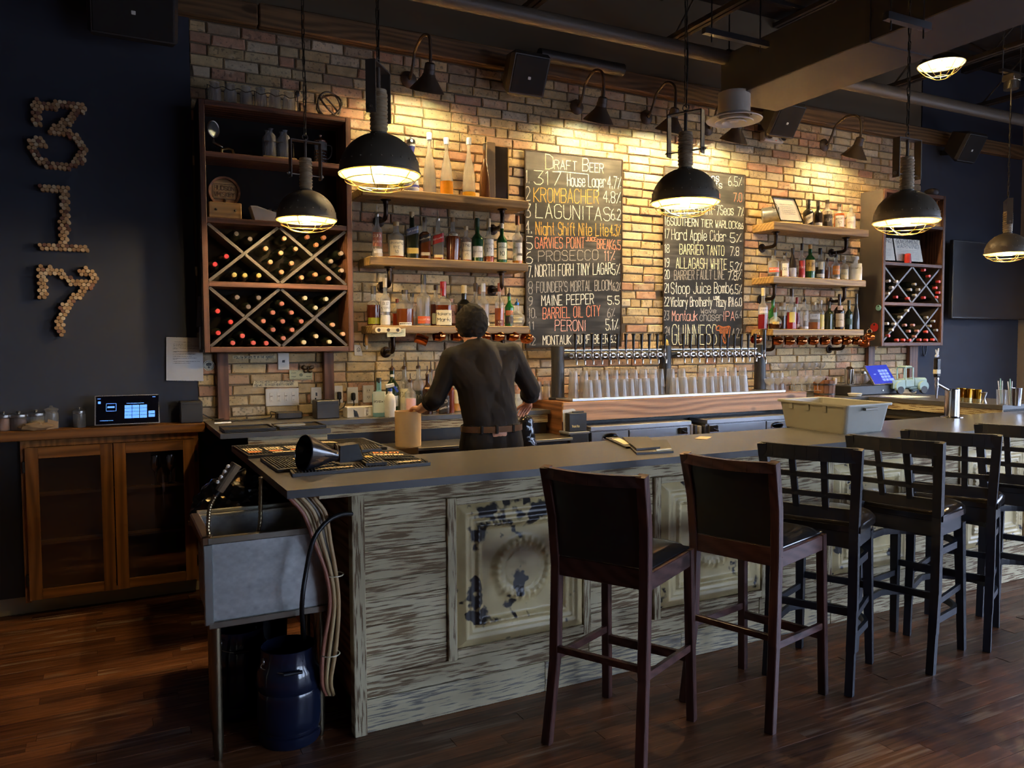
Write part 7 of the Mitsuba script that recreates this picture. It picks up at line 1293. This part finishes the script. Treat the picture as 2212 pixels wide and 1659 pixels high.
for px, py, col, lab in ((1898, 665, (120, 170, 166), 'teal round opener hanging on the side of the right wine rack'), (1889, 707, (196, 50, 46), 'red rounded opener hanging on the side of the right wine rack')):
    c = at(px, py, x=rx0-.008); k = thing('hanging_opener', lab, 'bottle opener'); r = .03 if py < 690 else .045
    put(k, 'disc', lathe([(0, 0), (r, 0), (r, .006), (0, .006)], 24, c, (-1, 0, 0)), C(*col), 40); put(k, 'hole', lathe([(0, .0065), (r*.25, .0065)], 12, c+[0, 0, r*.6], (-1, 0, 0)), C(30, 28, 26))
q = at(1893, 745, y=5.5); one('hanging_brush', 'small pale bottle stopper hanging beside the copper mugs', 'stopper', lathe([(0, -.05), (.008, -.05), (.009, -.02), (.016, -.018), (.015, .03), (0, .03)], 14, q), C(206, 180, 140), 40)
q = at(1997, 758, y=WY-.02); one('hanging_cable', 'black cable loop hanging below the right wine rack', 'cable', tube(smooth_path([q+[-.03, 0, .07], q+[-.03, 0, 0], q+[0, 0, -.055], q+[.03, 0, 0], q+[.03, 0, .07]], 6), .007, 8), C(40, 44, 50), 60)
# ================================================================ the bartender
import manifold3d as m3
def bones(chain, n=20):
    """Hull of spheres along (point, radius) pairs, joined into one smooth body."""
    out = None
    for a, b in chain:
        A = m3.Manifold.sphere(a[1], n).translate(list(map(float, a[0]))); B = m3.Manifold.sphere(b[1], n).translate(list(map(float, b[0])))
        h = m3.Manifold.batch_hull([A, B]); out = h if out is None else out+h
    return out
def finish(man, edge=.02, it=12):
    man = man.refine_to_length(edge); g = man.to_mesh(); m = trimesh.Trimesh(np.array(g.vert_properties[:, :3]), np.array(g.tri_verts), process=True)
    trimesh.smoothing.filter_taubin(m, lamb=.5, nu=.53, iterations=it); return m
PY = 4.45; V3 = lambda u, v, y: np.array(at(u, v, y=y))
pr = thing('person', 'bartender seen from behind in a black shirt with rolled sleeves and a brown belt', 'person')
head = V3(1018.5, 700, PY+.06); neck = V3(1026, 732, PY+.03); chest = V3(1040, 775, PY+.02); c7 = V3(1030, 748, PY)
shL, shR = V3(977, 776, PY+.03), V3(1102, 766, PY+.03); ribs = V3(1046, 825, PY+.01); waist = V3(1058, 885, PY); hip = V3(1062, 935, PY+.01)
elL, haL = V3(944, 858, PY+.10), V3(897, 882, 4.95); wrL = V3(908, 884, 4.86); elR, wrR = V3(1146, 842, PY+.12), V3(1140, 872, PY+.26); haR = V3(1137, 880, PY+.33)
hx = hip[0]; legs = [(np.array([hx-.10, PY+.02, .90]), np.array([hx-.12, PY+.03, .50]), np.array([hx-.13, PY, .09])), (np.array([hx+.10, PY+.02, .90]), np.array([hx+.12, PY+.03, .50]), np.array([hx+.14, PY, .09]))]
def fingers(h, d, up, side, curl=.5, s=1.0):
    """Palm and five bent fingers from wrist end h along d; up is the back of the hand, side the thumb side."""
    d, up, side = (np.asarray(q, float)/np.linalg.norm(q) for q in (d, up, side)); out = []
    p0, p1 = h, h+d*.075*s
    for k_ in (-1, -.33, .33, 1): out.append(((p0+side*k_*.018*s, .013*s), (p1+side*k_*.030*s, .012*s)))
    for i, (k_, L) in enumerate(((1, .07), (.36, .082), (-.3, .078), (-.95, .06))):
        a = p1+side*k_*.030*s; b = a+(d*math.cos(curl)-up*math.sin(curl))*L*.5*s; c = b+(d*math.cos(curl*2.1)-up*math.sin(curl*2.1))*L*.5*s; out += [((a, .0095*s), (b, .0088*s)), ((b, .0088*s), (c, .0075*s))]
    a = p0+side*.026*s+d*.02*s; b = a+(side*.7+d*.7-up*.3)*.035*s; c = b+(side*.25+d-up*.5)*.03*s; out += [((a, .012*s), (b, .0105*s)), ((b, .0105*s), (c, .009*s))]
    return out
sk = [((head+[0, .01, .03], .088), (head+[0, .03, -.02], .080)), ((head+[0, .05, -.05], .058), (head+[0, .03, -.0], .075)), ((head+[0, .0, -.06], .058), (neck+[0, 0, -.06], .062)), ((neck+[0, 0, -.05], .07), (chest, .11)), ((chest, .12), (ribs, .125)), ((ribs+[-.05, 0, 0], .11), (waist+[-.05, 0, 0], .10)), ((ribs+[.05, 0, 0], .11), (waist+[.05, 0, 0], .10)), ((waist, .12), (hip, .13)), ((chest, .09), (shL, .062)), ((chest, .09), (shR, .062)), ((shL, .058), (elL, .042)), ((elL, .043), (wrL, .029)), ((shR, .058), (elR, .042)), ((elR, .043), (wrR, .029))]
for a, b, c in legs: sk += [((hip+(a-hip)*[1, 1, .3], .11), (a, .095)), ((a, .09), (b, .062)), ((b, .062), (c, .042)), ((c+[0, 0, -.03], .036), (c+[0, .13, -.055], .03))]
sk += fingers(wrL, haL-wrL+np.array([-.02, .02, .01]), (0, -.3, 1), (.6, .8, 0), .45); sk += fingers(wrR, haR-wrR, (.5, 0, .8), (-.8, .2, 0), .9)
body = finish(bones(sk, 16), .017, 8)
for s in (-1, 1):                                              # ears, nose
    pass
put(pr, None, body, C(196, 144, 116, 'satin'), True)
face = join(ball(head+[0, .122, -.02], .013, 2, (.8, 1.2, 1.3)), ball(head+[-.088, .03, -.02], .02, 2, (.35, .8, 1.25)), ball(head+[.088, .03, -.02], .02, 2, (.35, .8, 1.25)))
put(pr, 'ears_and_nose', face, C(196, 144, 116, 'satin'), True)
put(pr, 'eyes', join(ball(head+[-.032, .105, .005], .011, 2), ball(head+[.032, .105, .005], .011, 2)), C(226, 222, 214, 'gloss'), True); put(pr, 'mouth', tube([head+[-.024, .102, -.058], head+[0, .110, -.060], head+[.024, .102, -.058]], [.003, .006, .003], 8), C(150, 84, 76), 60)
hm = ball(head+[0, -.004, .012], 1.0, 4, (.101, .106, .116))
hm.vertices += hm.vertex_normals*((meshkit.fbm(hm.vertices*55, 3)-.5)*.018)[:, None]; keep = hm.vertices[:, 1] < head[1]+.085+.6*(hm.vertices[:, 2]-head[2]-.02); v = hm.vertices.copy(); v[~keep] = head+(v[~keep]-head)*.82; hm.vertices = v
put(pr, 'hair', hm, C(20, 18, 17, 'matte'), True, label='short black hair')
sh = [((neck+[0, .0, -.055], .076), (c7+[0, 0, -.05], .09)), ((c7+[-.03, 0, -.05], .085), (shL+[.03, 0, -.0], .075)), ((c7+[.03, 0, -.05], .085), (shR+[-.03, 0, 0], .075)), ((shL+[.05, 0, -.04], .10), (ribs+[-.06, 0, 0], .128)), ((shR+[-.05, 0, -.04], .10), (ribs+[.06, 0, 0], .128)), ((chest, .13), (ribs, .14)), ((ribs+[-.055, 0, 0], .13), (waist+[-.06, 0, -.02], .122)), ((ribs+[.055, 0, 0], .13), (waist+[.06, 0, -.02], .124)), ((waist, .13), (hip+[0, 0, .03], .135)), ((waist+[-.06, 0, 0], .12), (hip+[-.06, 0, .04], .12)), ((waist+[.06, 0, 0], .12), (hip+[.06, 0, .04], .12)),
      ((shL, .078), (shL*.45+elL*.55, .066)), ((shL*.45+elL*.55, .066), (elL*.98+wrL*.02, .060)), ((elL, .060), (elL*.72+wrL*.28, .056)), ((shR, .078), (shR*.45+elR*.55, .068)), ((shR*.45+elR*.55, .068), (elR, .062)), ((elR, .062), (elR*.70+wrR*.30, .058))]
sm = finish(bones(sh, 18), .018, 10)
f = meshkit.fbm(np.stack([sm.vertices[:, 0]*16+sm.vertices[:, 2]*9, sm.vertices[:, 1]*10, sm.vertices[:, 2]*5], -1), 3)-.5; sm.vertices += sm.vertex_normals*(f*.026)[:, None]
cut = sm.vertices[:, 2] < hip[2]+.035; v = sm.vertices.copy(); v[cut, 2] = hip[2]+.035+(v[cut, 2]-hip[2]-.035)*.06; sm.vertices = v
put(pr, 'shirt', sm, C(30, 28, 27, 'cloth'), True, label='black shirt with rolled up sleeves')
for e, w, nm in ((elL, wrL, 0), (elR, wrR, 1)):
    d = (w-e)/np.linalg.norm(w-e); c = e+(w-e)*.30; put(pr, 'rolled_cuff', lathe([(.046, -.02), (.064, -.018), (.066, .0), (.064, .018), (.046, .02)], 24, c, d), C(32, 30, 29, 'cloth'), 50)
tp = [((hip+[-.07, 0, .05], .122), (hip+[-.09, 0, -.08], .125)), ((hip+[.07, 0, .05], .122), (hip+[.09, 0, -.08], .125)), ((hip+[0, .0, .04], .125), (hip+[0, 0, -.08], .13))]
for a, b, c in legs: tp += [((a+[0, 0, .03], .118), (b, .085)), ((b, .085), (c+[0, 0, .02], .075))]
tm = finish(bones(tp, 18), .03, 8); v = tm.vertices.copy(); t_ = v[:, 2] > hip[2]+.06; v[t_, 2] = hip[2]+.06+(v[t_, 2]-hip[2]-.06)*.05; tm.vertices = v
put(pr, 'trousers', tm, C(24, 24, 25, 'cloth'), True, label='black trousers')
bc = hip+[0, 0, .035]; ring = []; n = 40
belt = lathe([(1.0, -.019), (1.018, -.019), (1.018, .019), (1.0, .019)], 40); belt.vertices[:, :2] *= (.203, .139); belt.apply_translation(bc); put(pr, 'belt', belt, C(84, 62, 46, 'gloss'), 40, label='brown leather belt')
for X in (-.12, -.03, .09): put(pr, 'belt_loop', box(bc[0]+X-.008, bc[0]+X+.008, bc[1]-.146*math.sqrt(max(.05, 1-(X/.203)**2))-.003, bc[1]-.139*math.sqrt(max(.05, 1-(X/.203)**2))+.004, bc[2]-.026, bc[2]+.026, .002), C(26, 26, 27, 'cloth'))
for a, b, c in legs: put(pr, 'shoe', finish(bones([((c+[0, -.03, -.045], .042), (c+[0, .14, -.055], .034))], 16), .02, 4), C(22, 21, 21), True)
m = finish(bones([((haR+[.03, .06, -.10], .045), (haR+[.02, .07, -.24], .085)), ((haR+[.02, .07, -.24], .085), (haR+[.03, .06, -.34], .08))], 16), .02, 4); m.vertices += m.vertex_normals*((meshkit.fbm(m.vertices*18, 3)-.5)*.03)[:, None]
one('black_bag', 'shiny black bag held in the bartender right hand', 'bag', m, C(22, 24, 30, 'gloss'), True)
# ================================================================ things on the bar
# grey bus tub
P0, P1, P2 = at(1694, 921, z=CT), at(1824.5, 939, z=CT), at(1908.7, 931.5, z=CT); P3 = P0+P2-P1; cen = (P0+P2)/2; hh = .178
def tubring(f, z, r=.03):
    c4 = [cen+(p-cen)*f for p in (P0, P1, P2, P3)]; out = []
    for i in range(4):
        a, b, c = c4[i-1], c4[i], c4[(i+1) % 4]; d0 = (a-b)/np.linalg.norm(a-b); d1 = (c-b)/np.linalg.norm(c-b)
        for t in np.linspace(0, 1, 5): q = (b+d0*r)*(1-t)**2+2*b*t*(1-t)+(b+d1*r)*t*t; out.append((q[0], q[1], z))
    return out
rings = [tubring(.5, CT+.0005), tubring(.98, CT+.0005), tubring(1.0, CT+.012), tubring(1.115, CT+hh-.01), tubring(1.18, CT+hh-.012), tubring(1.19, CT+hh-.002), tubring(1.175, CT+hh+.004), tubring(1.10, CT+hh), tubring(.985, CT+.02), tubring(.5, CT+.012)]
V = [p for r in rings for p in r]; n = 20; F = []
for i in range(len(rings)-1):
    for j in range(n): a, b = i*n+j, i*n+(j+1) % n; F += [(a, b, b+n), (a, b+n, a+n)]
for base, fl_ in ((0, 1), ((len(rings)-1)*n, 0)): F += [(base, base+j+1, base+j) if fl_ else (base, base+j, base+j+1) for j in range(1, n-1)]
tm = trimesh.Trimesh(V, F, process=False); trimesh.repair.fix_normals(tm)
tk = one('bus_tub', 'grey plastic bus tub standing on the bar counter', 'tub', tm, C(146, 144, 132, 'satin'), 35)
gm = (P1+P2)/2; gd = (gm-cen)/np.linalg.norm(gm-cen); ge = (P2-P1)/np.linalg.norm(P2-P1); gq = cen+(gm-cen)*1.165; put(tk, 'hand_grip', beam(gq-ge*.055+[0, 0, hh-.028], gq+ge*.055+[0, 0, hh-.028], .022, .016, b=.003), C(120, 118, 108))
for f in (.2, .45, .7): q = P0+(P1-P0)*f; q = cen+(q-cen)*1.125; put(tk, 'rib', beam(q+[0, 0, hh-.05], q+[0, 0, hh-.012], .006, .03, up=(P1-P0)), C(138, 136, 124))
# bar mats
def bar_mat(c4, label, text=(), stripes=True, up=0.0, h=.014):
    P_ = [np.array([*at(u, v, z=CT+h+up)[:2], CT+.0008+up]) for u, v in c4]; k = thing('bar_mat', label, 'bar mat', 'black rubber bar mats on the left end of the bar'); Z = np.array([0, 0, 1.])
    put(k, 'mat', hull(P_+[p+Z*h for p in P_]), C(34, 33, 32)); a, b, c, d = P_; nn_ = int(np.linalg.norm(b-a)/.014); rr = []
    if stripes:
        for i in range(1, nn_): t = i/nn_; p, q = a+(b-a)*t, d+(c-d)*t; p, q = p+(q-p)*.08, q+(p-q)*.08; rr.append(beam(p+Z*(h+.0025), q+Z*(h+.0025), .006, .005))
        if rr: put(k, 'ribs', join(*rr), C(38, 37, 36), kind='stuff')
    for (t, u0, v0, L, hgt, col) in text:
        o = a+(b-a)*u0+(d-a)*v0+Z*(h+.0055); ux = (b-a)/np.linalg.norm(b-a); vx = (d-a)/np.linalg.norm(d-a); st_, wd = strokes(t); L *= np.linalg.norm(b-a)
        put(k, 'logo_plate' if t == '' else 'lettering', ribbon([[(x*L/wd, y_*hgt/6) for x, y_ in s] for s in st_], o, ux, vx, Z, .008, .001), C(*col))
    return k
OR_, CR_ = (216, 130, 70), (222, 200, 160)
bar_mat(((536, 985), (720, 973), (664, 957), (503, 963)), 'wide black mat with repeated orange logos at the far left corner of the bar', [('TITOS', .02, .3, .2, .10, CR_), ('TITOS', .27, .3, .2, .10, CR_), ('TITOS', .52, .3, .2, .10, CR_), ('TITOS', .77, .3, .2, .10, CR_), ('VODKA', .04, .14, .14, .05, OR_), ('VODKA', .29, .14, .14, .05, OR_), ('VODKA', .54, .14, .14, .05, OR_), ('VODKA', .79, .14, .14, .05, OR_), ('HANDMADE IN TEXAS', .3, .03, .5, .025, CR_)])
bar_mat(((720, 967), (836, 966), (780, 946), (655, 953)), 'black ribbed mat at the back of the pile, toward the worktable', [('JAMESON', .1, .55, .3, .06, CR_)])
bar_mat(((600, 1015), (735, 1004), (668, 981), (562, 989)), 'square black ribbed mat in front of the wide mat', [('SIMPLE', .45, .5, .45, .06, CR_), ('SYRUP', .5, .35, .3, .05, OR_)])
bar_mat(((632, 1024), (930, 999), (915, 991), (626, 1015)), 'long narrow front mat with white lettering', [('JAMESON', .16, .2, .26, .026, CR_), ('WHISKEY', .76, .25, .18, .026, CR_)], True, .0)
bar_mat(((800, 991), (905, 990), (858, 972), (796, 977)), 'black mat with orange and white lettering on the right of the pile', [('BULLEIT', .1, .6, .55, .05, OR_), ('FRONTIER', .1, .3, .6, .04, CR_)])
bar_mat(((790, 1001), (836, 998), (800, 978), (762, 984)), 'small black mat tilted on the long one, with a yellow leaf logo', [('&', .35, .5, .3, .05, (226, 190, 100))], True, .016)
bar_mat(((782, 972), (824, 969), (812, 960), (778, 962)), 'small ribbed black mat at the back right of the pile', [], True, .016)
c = at(690, 1003, z=CT+.016); 
k = thing('black_funnel', 'glossy black rubber funnel lying on the bar mats', 'funnel'); c = np.array([at(692, 985, y=3.43)[0], 3.43, CT+.085]); put(k, 'cone', lathe([(.078, -.06), (.080, -.055), (.05, .03), (.03, .07), (.024, .10), (.02, .10), (.026, .07), (.046, .03), (.075, -.055)], 32, c+[-.02, 0, -.006], (1, .25, -.18)), C(24, 26, 32, 'gloss'), 40)
k = thing('black_scoop', 'dull black rubber cup lying behind the funnel', 'cup'); c = np.array([at(745, 975, y=3.52)[0], 3.52, CT+.07]); put(k, 'body', hull([c+np.array(q) for q in ((-.035, -.045, -.045), (-.035, .045, -.045), (.075, -.05, -.046), (.075, .05, -.046), (-.03, -.04, .03), (-.03, .04, .03), (.05, -.045, .035), (.05, .045, .035))]), C(34, 33, 34)); put(k, 'mouth', lathe([(.03, 0), (.042, .0), (.043, .006), (.03, .006)], 20, c+[-.038, 0, -.005], (-1, 0, 0)), C(60, 52, 46), 40)
# check folders, coaster, pen
def folder(c4, lab, up=0): 
    P_ = [np.array([*at(u, v, z=CT+.008+up)[:2], CT+.0006+up]) for u, v in c4]; k = one('check_folder', lab, 'check folder', hull(P_+[p+[0, 0, .010] for p in P_]), C(36, 35, 35)); return k, P_
k, P_ = folder(((1308, 946), (1335, 944), (1382, 964), (1352, 966)), 'black check tray with a pale slip, left one on the bar'); put(k, 'slip', hull([p+(P_[0]+P_[2]-2*p)*.2+[0, 0, .0108] for p in P_]+[p+(P_[0]+P_[2]-2*p)*.2+[0, 0, .0118] for p in P_]), C(226, 212, 176))
k, P_ = folder(((1350, 955), (1440, 950), (1455, 975), (1375, 979)), 'black check tray lying under the closed folder'); k2, P2_ = folder(((1345, 945), (1400, 944), (1426, 966), (1375, 970)), 'closed black leather check folder on top of the tray', .0115)
q = at(1438, 971, z=CT+.014); one('white_spoon', 'white plastic pen lying on the check tray', 'pen', rod(q+[-.06, 0, -.0], q+[.03, -.005, 0], .005, 8), C(236, 226, 196), 40)
P_ = [np.array([*at(u, v, z=CT+.001)[:2], CT+.0006]) for u, v in ((1500, 948), (1527, 949), (1538, 944), (1512, 943))]; one('paper_coaster', 'square printed paper coaster on the bar behind the second stool', 'coaster', hull(P_+[p+[0, 0, .002] for p in P_]), C(206, 176, 130))
# far chair beyond the side counter
lattice_stool(8.05, 4.55, 150, 'black lattice back bar stool far behind the golden cups')
